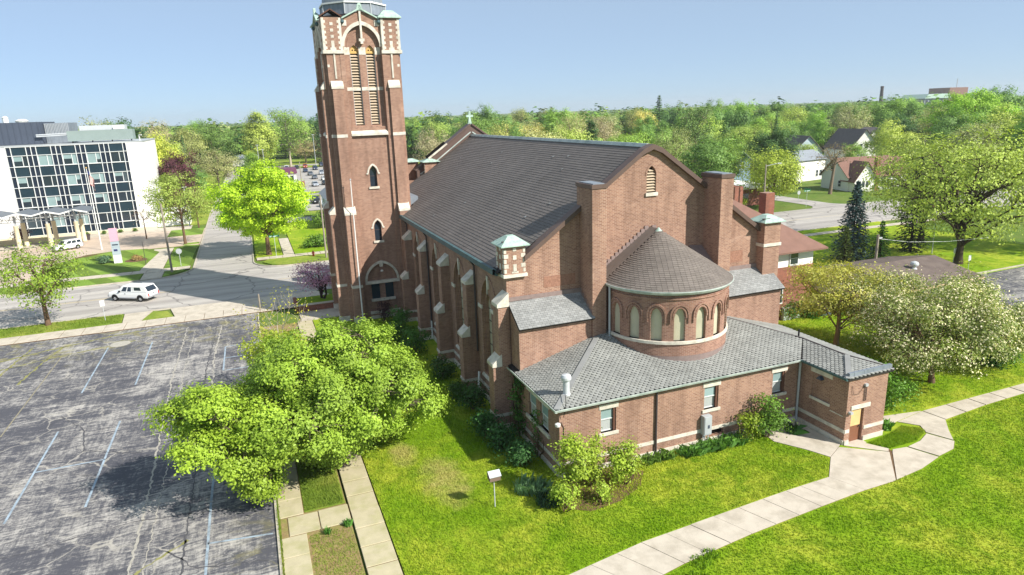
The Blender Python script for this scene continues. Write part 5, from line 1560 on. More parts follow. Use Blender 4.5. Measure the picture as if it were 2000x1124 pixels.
# ------------------------------------------------------------------ rectory, garage and houses on the right
def house(name, loc, w, d, h, rh, wall, roof, label, rz=0.0, hip=False, gable='x', wins=(), chim=None, over=0.5, group=None, cat='house', lower=None, gambrel=False, wing=None):
    r = empty(name, (0, 0, 0), label, cat, group)
    hw, hd = w / 2, d / 2
    bx('wall', wall, r, -hw, hw, -hd, hd, 0, h)
    if lower: bx('lower_wall', lower[0], r, -hw - 0.04, hw + 0.04, -hd - 0.04, hd + 0.04, 0, lower[1])
    e = over
    if hip:
        k = min(hw, hd) + e
        if w >= d: P = [(-hw - e, -hd - e), (hw + e, -hd - e), (hw + e, hd + e), (-hw - e, hd + e)]; R0, R1 = (-hw - e + k, 0), (hw + e - k, 0)
        else: P = [(-hw - e, -hd - e), (hw + e, -hd - e), (hw + e, hd + e), (-hw - e, hd + e)]; R0, R1 = (0, -hd - e + k), (0, hd + e - k)
        mb = MB(); z0, z1 = h, h + rh
        v = [(x, y, z0) for x, y in P] + [(*R0, z1), (*R1, z1)]
        if w >= d: fs = [(0, 1, 5, 4), (1, 2, 5), (2, 3, 4, 5), (3, 0, 4)]
        else: fs = [(0, 1, 4), (1, 2, 5, 4), (2, 3, 5), (3, 0, 4, 5)]
        for f_ in fs: mb.face([v[i] for i in f_])
        mb.face([(x, y, z0 - 0.16) for x, y in P])
        for i in range(4): j = (i + 1) % 4; mb.face([v[i], v[j], (v[j][0], v[j][1], z0 - 0.16), (v[i][0], v[i][1], z0 - 0.16)])
        mb.build('roof', roof, r)
    elif gambrel:
        pr = [(-hd, h), (-hd * 0.72, h + rh * 0.68), (0, h + rh), (hd * 0.72, h + rh * 0.68), (hd, h)]
        mb = MB(); mb.prism(FR(0), pr, -hw, hw); mb.build('gable_wall', wall, r)
        for (a, za), (b, zb) in zip(pr, pr[1:]):
            q = MB(); q.beam((0, a, za + 0.05), (0, b, zb + 0.05), w + 2 * e, 0.12, up=(0, -(zb - za), b - a)); q.build('roof', roof, r)
    else:
        if gable == 'x':
            fr_ = FR(0); a, l = hd, hw
        else:
            fr_ = FF(0); a, l = hw, hd
        MB().prism(fr_, [(-a, h), (a, h), (0, h + rh)], -l + 0.001, l - 0.001).build('gable_wall', wall, r)
        for s in (-1, 1):
            n = math.hypot(a, rh); ex = e * rh / a
            if gable == 'x': MB().beam((0, s * (a + e), h - ex + 0.06), (0, 0, h + rh + 0.06), 2 * (l + e), 0.12, up=(0, s * rh, a)).build('roof', roof, r)
            else: MB().beam((s * (a + e), 0, h - ex + 0.06), (0, 0, h + rh + 0.06), 2 * (l + e), 0.12, up=(s * rh, 0, a)).build('roof', roof, r)
    for (fc, u, v, ww, hh) in wins:
        f_ = {'f': FF(-hd), 'l': FL(-hw), 'r': FR(hw), 'b': FB(hd)}[fc]
        w_ = MB().prism(f_, rect(u - ww / 2, u + ww / 2, v, v + hh), 0.045, 0.06).build('window', M['glass_dark'], r)
        MB().holed(f_, rect(u - ww / 2 - 0.1, u + ww / 2 + 0.1, v - 0.1, v + hh + 0.1), [rect(u - ww / 2, u + ww / 2, v + hh * 0.52, v + hh), rect(u - ww / 2, u + ww / 2, v, v + hh * 0.47)], 0.09, 0.05).build('window_frame', M['sash'], w_)
    if wing:
        xa, xb, dp, wh, wr = wing
        xc, a = (xa + xb) / 2, (xb - xa) / 2
        y0, y1 = -hd - dp, -hd + 2.6
        bx('wing_wall', wall, r, xa, xb, y0, -hd + 0.1, 0, wh)
        MB().prism(FF(0), [(xa, wh), (xb, wh), (xc, wh + wr)], hd - 0.5, hd + dp - 0.002).build('wing_gable', wall, r)
        for s in (-1, 1):
            ex = 0.5 * wr / a
            MB().beam((xc + s * (a + 0.5), (y0 + y1) / 2 - 0.2, wh - ex + 0.06), (xc, (y0 + y1) / 2 - 0.2, wh + wr + 0.06), y1 - y0 + 0.6, 0.12, up=(s * wr, 0, a)).build('wing_roof', roof, r)
        for u in (xc - 1.5, xc - 0.5, xc + 0.5):
            w_ = bx('window', M['glass_dark'], r, u - 0.32, u + 0.32, y0 - 0.06, y0 - 0.045, 1.0, 2.4)
    if chim: bx('chimney', chim[4], r, chim[0] - 0.45, chim[0] + 0.45, chim[1] - 0.45, chim[1] + 0.45, chim[2], chim[3])
    r.location = loc; r.rotation_euler = (0, 0, rz)
    return r
rc = house('rectory', (43.6, 57.0, 0), 12.6, 18.0, 6.95, 5.0, M['whitewall'], M['shingle_brown'], 'brick and white rectory with brown hip roof behind the church', hip=True, over=0.9,
      wins=[('f', -4.4, 5.5, 1.0, 1.15), ('f', 0.6, 5.5, 1.1, 1.15), ('f', 3.9, 5.5, 0.9, 1.15), ('f', 2.2, 1.8, 1.0, 1.6), ('l', -6, 5.5, 1, 1.15), ('l', 2, 5.5, 1, 1.15), ('r', -6, 5.5, 1, 1.15), ('r', 4, 5.5, 1, 1.15)], lower=(M['brick_red'], 5.3))
bx('chimney', M['brick_red'], rc, 48.8, 49.9, 53.6, 54.6, 7.6, 11.6)
ac = bx('air_conditioner', M['white'], rc, 43.6, 44.7, 47.3, 48.0, 4.75, 5.4)
for k in range(5): bx('grille_bar', M['metal_grey'], ac, 43.7, 44.3, 47.27, 47.3, 4.86 + k * 0.1, 4.91 + k * 0.1)
bx('roof_vent', M['shingle_brown'], rc, 46.6, 47.0, 51, 51.5, 8.2, 9.0)
gr = house('garage', (62.8, 49.4, 0), 11.0, 10.2, 2.55, 1.1, M['whitewall'], M['shingle_garage'], 'low garage with weathered grey-brown hip roof and ball vent', gable='x', over=0.5,
      wins=[('f', -3, 1.0, 1.6, 1.0), ('f', 1.5, 1.0, 1.0, 1.1)])
vb = MB(); vb.lathe((63.2, 47.4, 3.2), [(0.34, 0), (0.3, 0.1), (0.2, 0.2), (0.2, 0.35), (0.38, 0.45), (0.42, 0.62), (0.34, 0.8), (0.1, 0.9)], 14); vb.build('ball_vent', M['galv'], gr)
bx('garage_wing', M['brick_red'], gr, 65.2, 68.32, 44.22, 44.28, 0, 2.5)
bx('fascia', plain('tan_fascia', srgb(206, 176, 148), 0.7, 0.2, 0.05), gr, 56.8, 68.8, 43.72, 43.79, 2.3, 2.5)
bx('flat_porch_roof', M['cream'], gr, 54.4, 57.2, 43.4, 47.0, 2.75, 2.95)
# street of houses beyond the main road
house('corner_house', (136.5, 119.0, 0), 14, 9.5, 3.4, 3.9, M['whitewall'], M['shingle_brown'], 'white corner house with brown roof, front gable and brick chimney', rz=rad(-10), gable='x', over=0.5,
      wins=[('f', 2.2, 0.8, 0.8, 1.4), ('f', 4.6, 0.8, 1.6, 1.4), ('l', -2, 0.9, 0.9, 1.3), ('l', 1, 4.4, 0.9, 1.1)], chim=(-0.9, -6.3, 0, 7.6, M['brick_red']), wing=(-6.6, -1.0, 1.8, 2.8, 3.9))
house('white_house', (147, 124, 0), 12, 9, 3.0, 3.4, M['whitewall'], M['shingle_brown'], 'low white house with brown roof right of the corner house', rz=rad(-16), wins=[('f', -3, 0.8, 1, 1.3), ('f', 0, 0.8, 1, 1.3), ('f', 3, 0.8, 1, 1.3)])
house('white_house', (139, 142, 0), 12, 9, 5.6, 2.0, M['whitewall'], M['shingle_grey'], 'big plain white house behind the young street tree', rz=rad(10), wins=[('f', 4.2, 1.0, 0.8, 1.6), ('f', 5.2, 1.0, 0.8, 1.6), ('f', 2.6, 1.0, 0.8, 1.6)])
house('gabled_house', (176, 158, 0), 9, 14, 6.4, 5.4, M['whitewall'], M['shingle_dark'], 'white two-storey house with sharp front gable and dark roof', rz=rad(-16), gable='y', wins=[('f', -1.2, 6.2, 0.9, 1.4), ('f', 0.6, 6.2, 0.9, 1.4), ('f', -2, 2.0, 0.9, 1.4), ('f', 2, 2, 0.9, 1.4)])
house('gambrel_house', (200, 171, 0), 9.5, 9, 6.6, 4.6, M['whitewall'], M['shingle_dark'], 'white barn-roofed house with three attic windows side by side', rz=rad(-108), gambrel=True, wins=[('r', -1.0, 7.8, 0.6, 1.4), ('r', 0, 7.8, 0.6, 1.4), ('r', 1.0, 7.8, 0.6, 1.4)])
house('pale_blue_house', (160, 163, 0), 9, 11, 6.0, 4.4, plain('pale_blue_siding', srgb(188, 204, 214), 0.7, 0.2, 0.05), M['shingle_dark'], 'pale blue gabled house left of the sharp white gable', rz=rad(-16), gable='y', wins=[('f', -1.5, 5.5, 0.9, 1.4), ('f', 1.2, 5.5, 0.9, 1.4)])
house('blue_grey_house', (124, 152, 0), 9, 10, 5.8, 4.0, plain('blue_siding', srgb(150, 176, 200), 0.7, 0.2, 0.05), M['shingle_grey'], 'blue-sided house with pale grey roof among dark green trees', rz=rad(-16), gable='y', wins=[('f', -2.2, 3.6, 1, 1.5), ('f', 2, 3.6, 1, 1.5), ('f', 0, 6.6, 0.8, 1)])
house('tan_house', (222, 176, 0), 9, 10, 6.5, 4.2, M['cream'], M['shingle_dark'], 'cream house with dark roof right of the barn-roofed house', rz=rad(14), gable='y', wins=[('f', -2.0, 3.6, 1, 1.5), ('f', 2, 3.6, 1, 1.5)])
flat = empty('flat_roofed_building', (95, 112, 0), 'small brick building with flat white roof behind the right gable pier', 'building')
bx('wall', M['brick_red'], flat, 89.5, 101, 110, 121, 0, 3.6)
bx('roof', M['whitewall'], flat, 88.4, 102, 109, 122, 3.6, 3.95)
bx('pier', M['brick_red'], flat, 87.6, 89.6, 104.8, 107.6, 0, 4.9)
bx('window', M['glass_dark'], flat, 93, 95.5, 109.94, 110.0, 1.2, 2.6)
house('brown_roofed_house', (137, 216, 0), 9, 10, 4.0, 3.6, M['cream'], M['shingle_brown'], 'far house with brown roofs under the tall utility pole', rz=rad(20), gable='y')
house('white_house', (118, 268, 0), 7, 10, 6.0, 4.0, M['whitewall'], M['shingle_grey'], 'tiny white gable showing above the church ridge', rz=rad(0), gable='y')
house('white_shed', (1.0, 350, 0), 14, 8, 3.4, 1.6, M['whitewall'], M['shingle_grey'], 'white shed beyond the far car park', cat='shed')
# attendant's kiosk with plum roof
ks = empty('kiosk', (11.6, 223, 0), 'small white kiosk with plum roof at the car park entrance', 'kiosk')
bx('wall', M['whitewall'], ks, 8.6, 14.0, 221, 227, 0, 4.2)
bx('brick_base', M['brick_red'], ks, 12.0, 14.05, 220.9, 221, 0, 1.1)
MB().prism(FF(0), [(8.2, 4.2), (14.4, 4.2), (14.2, 5.9), (9.0, 5.9)], -227.4, -220.6).build('roof', M['purple_roof'], ks)
for k in range(3): bx('window', M['glass_dark'], ks, 9.2 + k * 1.5, 10.2 + k * 1.5, 220.93, 221, 2.2, 3.6)
bx('brick_wall', M['brick_red'], ks, 14.1, 16.2, 219, 219.4, 0, 1.8)
# blue-grey house end peeping out beside the tower
house('grey_sided_house', (19.0, 136, 0), 11, 12, 6.0, 4.0, plain('pale_blue_siding2', srgb(190, 204, 216), 0.7, 0.2, 0.05), M['shingle_grey'], 'pale blue-grey house end showing just left of the tower', gable='y', wins=[('l', -2, 3.4, 1, 1.5), ('l', 2, 3.4, 1, 1.5), ('l', 2, 0.9, 1, 1.4)])
# far things on the skyline
sk = empty('smokestack', (591, 500, 0), 'tall dark brick smokestack on the horizon', 'smokestack')
MB().lathe((591, 500, 0), [(2.2, 0), (1.4, 31), (1.6, 31.2), (1.6, 32.4), (1.2, 32.6)], 16).build('stack', M['pipe'], sk)
fb = empty('far_hall', (820, 610, 0), 'distant hall with green copper roof and brown block tower on the skyline', 'building')
bx('wall', M['lead'], fb, 782, 824, 600, 630, 0, 19)
MB().prism(FF(0), [(780, 19), (826, 19), (822, 24.2), (786, 24.2)], -632, -598).build('roof', M['copper'], fb)
bx('tower_block', M['shingle_brown'], fb, 827, 860, 602, 630, 0, 31.2)
bx('mast', M['metal_grey'], fb, 850, 850.6, 610, 610.6, 31.2, 42)
for k in range(6): bx('window', M['glass_dark'], fb, 784 + k * 6.5, 788 + k * 6.5, 599.9, 600, 12, 17)
# ------------------------------------------------------------------ vehicles
def wheel(parent, x, y, r, w=0.24, side=1):
    wb = MB()
    prof = [(r * 0.62, -w / 2), (r * 0.93, -w / 2), (r, -w / 2 + 0.04), (r, w / 2 - 0.04), (r * 0.93, w / 2), (r * 0.62, w / 2), (r * 0.6, w / 2 - 0.06)]
    n = 20; rings = []
    for rr_, q in prof:
        b = len(wb.v)
        for k in range(n):
            t = 2 * math.pi * k / n
            wb.v.append((x + rr_ * math.cos(t), y + q * side, r + rr_ * math.sin(t)))
        rings.append(b)
    for a, b in zip(rings, rings[1:]):
        for k in range(n): wb.f.append((a + k, a + (k + 1) % n, b + (k + 1) % n, b + k))
    wb.f.append(tuple(rings[0] + k for k in range(n)))
    wo = wb.build('wheel', M['black'], parent)
    rm = MB()
    c = (x, y + side * (w / 2 - 0.03), r)
    for k in range(n):
        t0, t1 = 2 * math.pi * k / n, 2 * math.pi * (k + 1) / n
        rm.face([(x, y + side * (w / 2), r), (x + r * 0.6 * math.cos(t0), c[1], r + r * 0.6 * math.sin(t0)), (x + r * 0.6 * math.cos(t1), c[1], r + r * 0.6 * math.sin(t1))])
    rm.build('rim', M['chrome'], wo)
    return wo

def car(name, label, cat, color, L=4.6, W=1.75, prof=None, cab=None, wr=0.34, wx=(0.85, 3.55), topper=None, group=None, bump='chrome', clear=0.30):
    """front of the car at x=0, runs along +x; prof: hood/belt outline; cab: (x0 base, x0 top, x1 top, x1 base, z belt, z roof)"""
    r = empty(name, (0, 0, 0), label, cat, group)
    hw = W / 2
    st = prof
    body = MB(); rings = []
    for x, zt, k in st:                                            # station: x, top z, width factor
        w_ = hw * k
        zb = clear if 0.15 < x < L - 0.15 else clear + 0.12
        zm = zb + (zt - zb) * 0.55
        ring_ = [(x, -w_ * 0.93, zb), (x, -w_, zb + 0.12), (x, -w_ * 1.0, zm), (x, -w_ * 0.97, zt - 0.1), (x, -w_ * 0.88, zt - 0.01), (x, -w_ * 0.4, zt + 0.03),
                 (x, w_ * 0.4, zt + 0.03), (x, w_ * 0.88, zt - 0.01), (x, w_ * 0.97, zt - 0.1), (x, w_, zm), (x, w_, zb + 0.12), (x, w_ * 0.93, zb)]
        b = len(body.v); body.v += ring_; rings.append(b)
    n = 12
    for a, b in zip(rings, rings[1:]):
        for k in range(n): body.f.append((a + k, b + k, b + (k + 1) % n, a + (k + 1) % n))
    body.f.append(tuple(rings[0] + k for k in range(n))); body.f.append(tuple(rings[-1] + k for k in reversed(range(n))))
    bo = body.build('body', M['paint'], r); bo.color = (*color, 1)
    def green(c, nm, mat, win=True, parts=(), tumble=0.16):
        xb0, xt0, xt1, xb1, z0, z1 = c
        wb, wt = hw * 0.95, hw * (0.95 - tumble)
        g_ = MB()
        P = [(xb0, -wb, z0), (xb1, -wb, z0), (xb1, wb, z0), (xb0, wb, z0), (xt0, -wt, z1), (xt1, -wt, z1), (xt1, wt, z1), (xt0, wt, z1)]
        xm = (xt0 + xt1) / 2
        g_.v = P + [(xt0 + 0.12, -wt * 0.85, z1 + 0.05), (xt1 - 0.1, -wt * 0.85, z1 + 0.05), (xt1 - 0.1, wt * 0.85, z1 + 0.05), (xt0 + 0.12, wt * 0.85, z1 + 0.05)]
        g_.f = [(0, 1, 5, 4), (1, 2, 6, 5), (2, 3, 7, 6), (3, 0, 4, 7), (4, 5, 9, 8), (5, 6, 10, 9), (6, 7, 11, 10), (7, 4, 8, 11), (8, 9, 10, 11)]
        go = g_.build(nm, mat, r); go.color = (*color, 1)
        def quad(face, u0, u1, v0, v1, nmq):
            a, b, c_, d = [Vector(P[i]) for i in face]
            nrm = (b - a).cross(d - a).normalized() * 0.012
            pt = lambda u, v: (a.lerp(b, u)).lerp(d.lerp(c_, u), v) + nrm
            q = MB(); q.face([pt(u0, v0), pt(u1, v0), pt(u1, v1), pt(u0, v1)]); q.face([pt(u0, v0) - nrm * 3, pt(u1, v0) - nrm * 3, pt(u1, v1) - nrm * 3, pt(u0, v1) - nrm * 3])
            q.build(nmq, M['glass_dark'], r)
        for face, u0, u1, v0, v1, nmq in parts: quad(face, u0, u1, v0, v1, nmq)
        return go
    LS, RE, RS, WS = (0, 1, 5, 4), (1, 2, 6, 5), (2, 3, 7, 6), (3, 0, 4, 7)
    sp2 = cab[6] if len(cab) > 6 else [(0.1, 0.38), (0.42, 0.66), (0.70, 0.93)]
    pr = [(WS, 0.06, 0.94, 0.08, 0.9, 'windshield')]
    if not topper: pr.append((RE, 0.08, 0.92, 0.15, 0.88, 'rear_window'))
    for a, b in sp2: pr += [(LS, a, b, 0.14, 0.86, 'side_window'), (RS, 1 - b, 1 - a, 0.14, 0.86, 'side_window')]
    green(cab[:6], 'cabin', M['paint'], parts=pr)
    if topper: green(topper, 'bed_topper', M['paint'], parts=[(LS, 0.12, 0.62, 0.3, 0.8, 'side_window'), (RS, 0.38, 0.88, 0.3, 0.8, 'side_window'), (RE, 0.08, 0.92, 0.12, 0.88, 'rear_window')], tumble=0.1)
    for x in wx:
        for s in (-1, 1): wheel(r, x, s * (hw - 0.1), wr, 0.24, s)
        for s in (-1, 1):
            am = MB(); pts = []
            for i in range(13):
                t = math.pi * i / 12
                pts.append((x + (wr + 0.07) * math.cos(t), s * (hw + 0.004), wr + (wr + 0.07) * math.sin(t)))
            am.face(pts); am.build('wheel_arch', M['black'], r)
    for s in (-1, 1):
        MB().box(-0.02, 0.1, s * hw * 0.62 - 0.2, s * hw * 0.62 + 0.2, st[0][1] - 0.24, st[0][1] - 0.06).build('headlight', M['lamp_clear'], r)
        MB().box(L - 0.09, L + 0.02, s * hw * 0.83 - 0.09, s * hw * 0.83 + 0.09, st[-1][1] - 0.42, st[-1][1] - 0.08).build('taillight', M['lamp_red'], r)
        MB().box(cab[0] + 0.25, cab[0] + 0.42, s * hw * 1.0 - 0.1, s * hw * 1.0 + 0.1 * 1, cab[4] + 0.02, cab[4] + 0.18).build('side_mirror', M['black'], r)
        MB().box(cab[0] + 1.0, cab[0] + 1.14, s * (hw + 0.01) - 0.015, s * (hw + 0.01) + 0.015, cab[4] - 0.22, cab[4] - 0.16).build('door_handle', M['black'], r)
    for x0 in (-0.08, L - 0.06):
        MB().box(x0, x0 + 0.14, -hw * 0.92, hw * 0.92, clear + 0.08, clear + 0.28).build('bumper', M['chrome'] if bump == 'chrome' else M['paint'], r).color = (*color, 1)
    MB().box(-0.05, -0.02, -hw * 0.4, hw * 0.4, clear + 0.34, st[0][1] - 0.06).build('grille', M['black'], r)
    MB().box(L + 0.02, L + 0.05, -0.16, 0.16, clear + 0.34, clear + 0.48).build('licence_plate', M['signwhite'], r)
    return r
WHT = srgb(232, 233, 232)
tk = car('pickup_truck', 'white pickup with bed topper driving along the main street', 'pickup truck', WHT, L=5.7, W=1.95,
         prof=[(0.0, 0.92, 0.86), (0.18, 1.06, 0.95), (1.4, 1.14, 1.0), (2.0, 1.16, 1.0), (5.5, 1.16, 1.0), (5.7, 1.12, 0.97)], cab=(1.45, 2.1, 3.5, 3.56, 1.15, 1.86, [(0.22, 0.56), (0.64, 0.92)]),
         wr=0.4, wx=(0.98, 4.55), topper=(3.6, 3.62, 5.2, 5.66, 1.15, 1.9), clear=0.42)
MB().tube([(1.6, -1.0, 0.45), (3.9, -1.0, 0.45)], 0.05, 6).build('running_board', M['chrome'], tk)
MB().box(5.71, 5.74, -0.12, 0.12, 0.92, 0.98).build('tailgate_handle', M['black'], tk)
tk.location = (-17.1, 91.2, 0.0); tk.rotation_euler = (0, 0, rad(-34))
sv = car('suv', 'white SUV parked by the office entrance canopy', 'SUV', WHT, L=4.6, W=1.72,
         prof=[(0.0, 0.82, 0.86), (0.2, 0.92, 0.95), (1.3, 1.0, 1.0), (1.9, 1.02, 1.0), (4.4, 1.02, 1.0), (4.6, 0.98, 0.96)], cab=(1.25, 1.85, 4.25, 4.52, 1.0, 1.62, [(0.16, 0.4), (0.44, 0.68), (0.73, 0.95)]), wr=0.35, wx=(0.85, 3.6))
sv.location = (-32.5, 132.5, 0.05); sv.rotation_euler = (0, 0, rad(38))
sed = car('parked_car', 'x', 'car', (0.3, 0.3, 0.32), L=4.6, W=1.76, prof=[(0, 0.66, 0.84), (0.2, 0.76, 0.94), (1.3, 0.9, 1.0), (1.8, 0.93, 1.0), (3.9, 0.95, 1.0), (4.4, 0.92, 0.96), (4.6, 0.84, 0.88)],
          cab=(1.2, 1.95, 3.1, 3.9, 0.92, 1.42, [(0.2, 0.48), (0.52, 0.8)]), wr=0.32, wx=(0.85, 3.6), bump='paint')
suv2 = car('parked_suv', 'x', 'car', (0.3, 0.3, 0.32), L=4.7, W=1.82, prof=[(0, 0.8, 0.86), (0.2, 0.9, 0.95), (1.3, 1.02, 1.0), (1.9, 1.04, 1.0), (4.5, 1.04, 1.0), (4.7, 0.98, 0.94)],
           cab=(1.2, 1.9, 4.2, 4.6, 1.02, 1.66, [(0.15, 0.4), (0.44, 0.68), (0.72, 0.94)]), wr=0.36, wx=(0.88, 3.7), bump='paint')
CC = {'white': srgb(226, 228, 228), 'silver': srgb(168, 174, 182), 'dark blue': srgb(44, 56, 84), 'black': srgb(30, 31, 34), 'grey': srgb(104, 108, 114), 'red': srgb(150, 44, 34), 'orange red': srgb(176, 74, 40)}
def place(proto, first, x, y, rz, cname, label, group):
    c = proto if first else copy_tree(proto)
    c.location = (x, y, 0.03); c.rotation_euler = (0, 0, rz)
    for ch_ in c.children:
        if ch_.name.split('.')[0] in ('body', 'cabin', 'bumper'): ch_.color = (*CC[cname], 1)
    c['label'] = label; c['group'] = group
    return c
GRP = 'cars in the far car park'
slots_ = [(15.7, 301, 'white', 'white SUV in the back row beneath the tall pale trunk', 1), (19.8, 301.9, 'black', 'black car beside the white SUV in the back row', 0), (23.6, 304.8, 'orange red', 'orange-red SUV in the back row of the far car park', 1), (11.4, 299, 'red', 'red car half hidden behind the corner maple', 0),
          (21.6, 279.2, 'dark blue', 'dark blue car at the left end of the second row', 0), (26.4, 289, 'dark blue', 'dark blue SUV by the car park lamp post', 1), (31.0, 308, 'dark blue', 'dark blue SUV in the last row next to the tower', 1), (22.0, 261.4, 'grey', 'grey car in front of the dark blue car', 0),
          (26.0, 262.5, 'silver', 'silver SUV in the middle of the far car park', 1), (21.8, 244.5, 'grey', 'dark grey car behind the nearest silver car', 0), (24.2, 236, 'white', 'white car right of the dark grey car', 0), (30.2, 286, 'black', 'black car beyond the silver SUV', 0),
          (19.4, 217, 'silver', 'silver car nearest the car park entrance', 0), (22.6, 220, 'black', 'black car right of the nearest silver car', 0), (26.0, 242, 'black', 'black car close to the tower edge', 0), (30.6, 262, 'silver', 'silver car beside the tower edge', 0)]
f1 = f2 = True
for x, y, c, lb, k in slots_:
    place((sed, suv2)[k], (f1, f2)[k], x, y, rad(90 + random.uniform(-3, 3)), c, lb, GRP)
    if k: f2 = False
    else: f1 = False
place(suv2, False, 15.2, 171.5, rad(96), 'black', 'black SUV on the small lot behind the corner maple', 'cars on the small lot')
place(sed, False, 16.4, 163.0, rad(96), 'white', 'white car parked in front of the black SUV', 'cars on the small lot')
place(sed, False, 128, 88.5, rad(6), 'red', 'red car on the street behind the large locust tree', None) if False else None
c_ = place(sed, False, 117.0, 86.5, rad(4), 'red', 'red car on the street seen through the large locust branches', 'cars on the right-hand street')
c_ = place(suv2, False, 129.5, 131, rad(100), 'black', 'dark SUV in the driveway left of the corner house', 'cars by the houses')
# ------------------------------------------------------------------ trees and shrubs
def leaf_quads(C, N0, size, rs, asp=0.62, var=0.35, nz=0.42):
    n = len(C)
    nrm = N0 + rs.normal(0, nz, (n, 3))
    nrm /= np.linalg.norm(nrm, axis=1, keepdims=True) + 1e-9
    t = np.cross(nrm, rs.normal(0, 1, (n, 3)))
    t /= np.linalg.norm(t, axis=1, keepdims=True) + 1e-9
    b = np.cross(nrm, t)
    s = (size * (1 + rs.uniform(-var, var, (n, 1)))) * 0.5
    V = np.stack([C + t * s, C + b * s * asp + nrm * s * 0.12, C - t * s, C - b * s * asp + nrm * s * 0.12], 1).reshape(-1, 3)
    Q = np.arange(4 * n).reshape(-1, 4)
    return V, Q

def tree_geo(seed, H, R, base, trunk, nl, nc, npc, leaf, cr, low=0.35, amp=0.22, off=(0, 0), lean=0.0, twigs=True, inner=0.4, flat=0.65, wmin=0.02, multi=1, top_w=None, fork=None, lobes=0, lobe_r=0.42, nz=0.42, lt=0.4):
    rs = np.random.default_rng(seed)
    zc = base + (H - base) * 0.48
    rz_up, rz_dn = H - zc - cr * 0.4, zc - base
    d = rs.normal(0, 1, (nc, 3)); d /= np.linalg.norm(d, axis=1, keepdims=True)
    dirs = rs.normal(0, 1, (9, 3)); dirs /= np.linalg.norm(dirs, axis=1, keepdims=True)
    am = rs.uniform(-amp, amp, 9)
    lump = 1 + (np.maximum(0, d @ dirs.T) ** 3) @ am
    f = inner + (1 - inner) * rs.uniform(0, 1, nc) ** 0.55
    C = d * (f * lump)[:, None]
    if lobes:                                                      # crown built of separate billows with gaps between them
        ld = rs.normal(0, 1, (lobes * 4, 3)); ld /= np.linalg.norm(ld, axis=1, keepdims=True)
        pick = [0]
        while len(pick) < lobes: pick.append(int(np.argmax(np.min(np.linalg.norm(ld[:, None] - ld[pick][None], axis=2), axis=1) + rs.uniform(0, 0.25, len(ld)))))
        LCn = ld[pick] * rs.uniform(0.52, 0.86, (lobes, 1))
        lr = lobe_r * rs.uniform(0.7, 1.25, lobes)
        k_ = rs.integers(0, lobes, nc)
        C = LCn[k_] + d * (lr[k_] * (0.45 + 0.55 * rs.uniform(0, 1, nc) ** 0.5))[:, None]
        ltone = rs.uniform(0, 1, lobes)
    rr = max(R - cr * 0.6, R * 0.5)
    def shape(P_):
        P_ = P_.copy()
        P_[:, 0] *= rr; P_[:, 1] *= rr
        if top_w is not None:
            taper = 1 - np.clip(P_[:, 2], 0, 1) * (1 - top_w)
            P_[:, 0] *= taper; P_[:, 1] *= taper
        P_[:, 2] = np.where(P_[:, 2] > 0, P_[:, 2] * rz_up, P_[:, 2] * rz_dn) + zc
        P_[:, 0] += off[0] * P_[:, 2] / H; P_[:, 1] += off[1] * P_[:, 2] / H
        return P_
    Ctr = shape(LCn[k_] * 0.9) if lobes else shape(C * 0.0)
    C = shape(C)
    outw = C - Ctr
    outw /= np.linalg.norm(outw, axis=1, keepdims=True) + 1e-6
    ctone = rs.uniform(0, 1, nc)
    if lobes: ctone = 0.5 * ctone + 0.5 * ltone[k_]
    P = np.repeat(C, npc, 0)
    G = rs.normal(0, 1, P.shape); G[:, 2] *= flat
    P = P + G * cr * 0.5
    N0 = G / (np.linalg.norm(G, axis=1, keepdims=True) + 1e-6) * 0.45 + np.repeat(outw, npc, 0) * 0.75 + np.array([0, 0, 0.5])
    V, Q = leaf_quads(P, N0, leaf, rs, nz=nz)
    tone = np.clip(np.repeat(ctone, npc) * (1 - lt) + rs.uniform(0, lt, len(P)), 0, 1)
    # wood
    wb = MB()
    fk = fork if fork is not None else base * 0.85 + 0.15 * zc
    rnd = random.Random(seed)
    tips = [C[rs.integers(nc)]]
    while len(tips) < nl:
        dd = np.min(np.linalg.norm(C[:, None, :] - np.array(tips)[None], axis=2), axis=1)
        tips.append(C[int(np.argmax(dd + rs.uniform(0, 0.6, nc)))])
    tips = np.array(tips)
    for mth in range(multi):
        bx_, by_ = (rnd.uniform(-.5, .5), rnd.uniform(-.5, .5)) if multi > 1 else (0, 0)
        topz = fk + (zc - fk) * (0.9 if multi == 1 else rnd.uniform(0.5, 1.0))
        wx_, wy_ = off[0] * topz / H + rnd.uniform(-.3, .3) * lean, off[1] * topz / H + rnd.uniform(-.3, .3) * lean
        wb.tube([(bx_ * 0.4, by_ * 0.4, -0.1), (bx_ * .5 + wx_ * 0.15, by_ * .5 + wy_ * 0.15, fk * 0.35), (bx_ + wx_ * 0.5, by_ + wy_ * 0.5, fk), (bx_ + wx_, by_ + wy_, topz)], [trunk * 1.35, trunk * 1.0, trunk * 0.82, trunk * 0.4], 9, cap=False)
    limb_pts = []
    for k, tp in enumerate(tips):
        z0 = fk + rnd.uniform(-0.12, 0.55) * max(0.3, zc - fk)
        z0 = min(z0, max(fk * 0.8, tp[2] - 0.2))
        a = np.array([off[0] * z0 / H * 0.6, off[1] * z0 / H * 0.6, z0])
        e = a + (tp - a) * 0.88
        m1 = a * 0.62 + e * 0.38 + np.array([rnd.uniform(-.3, .3), rnd.uniform(-.3, .3), 0.12 * np.linalg.norm(e - a)])
        m2 = a * 0.25 + e * 0.75 + np.array([rnd.uniform(-.3, .3), rnd.uniform(-.3, .3), 0.08 * np.linalg.norm(e - a)])
        r0 = trunk * rnd.uniform(0.32, 0.52)
        wb.tube([a, m1, m2, e], [r0, r0 * 0.7, r0 * 0.42, wmin], 6, cap=False)
        limb_pts.append((a, m1, m2, e, r0))
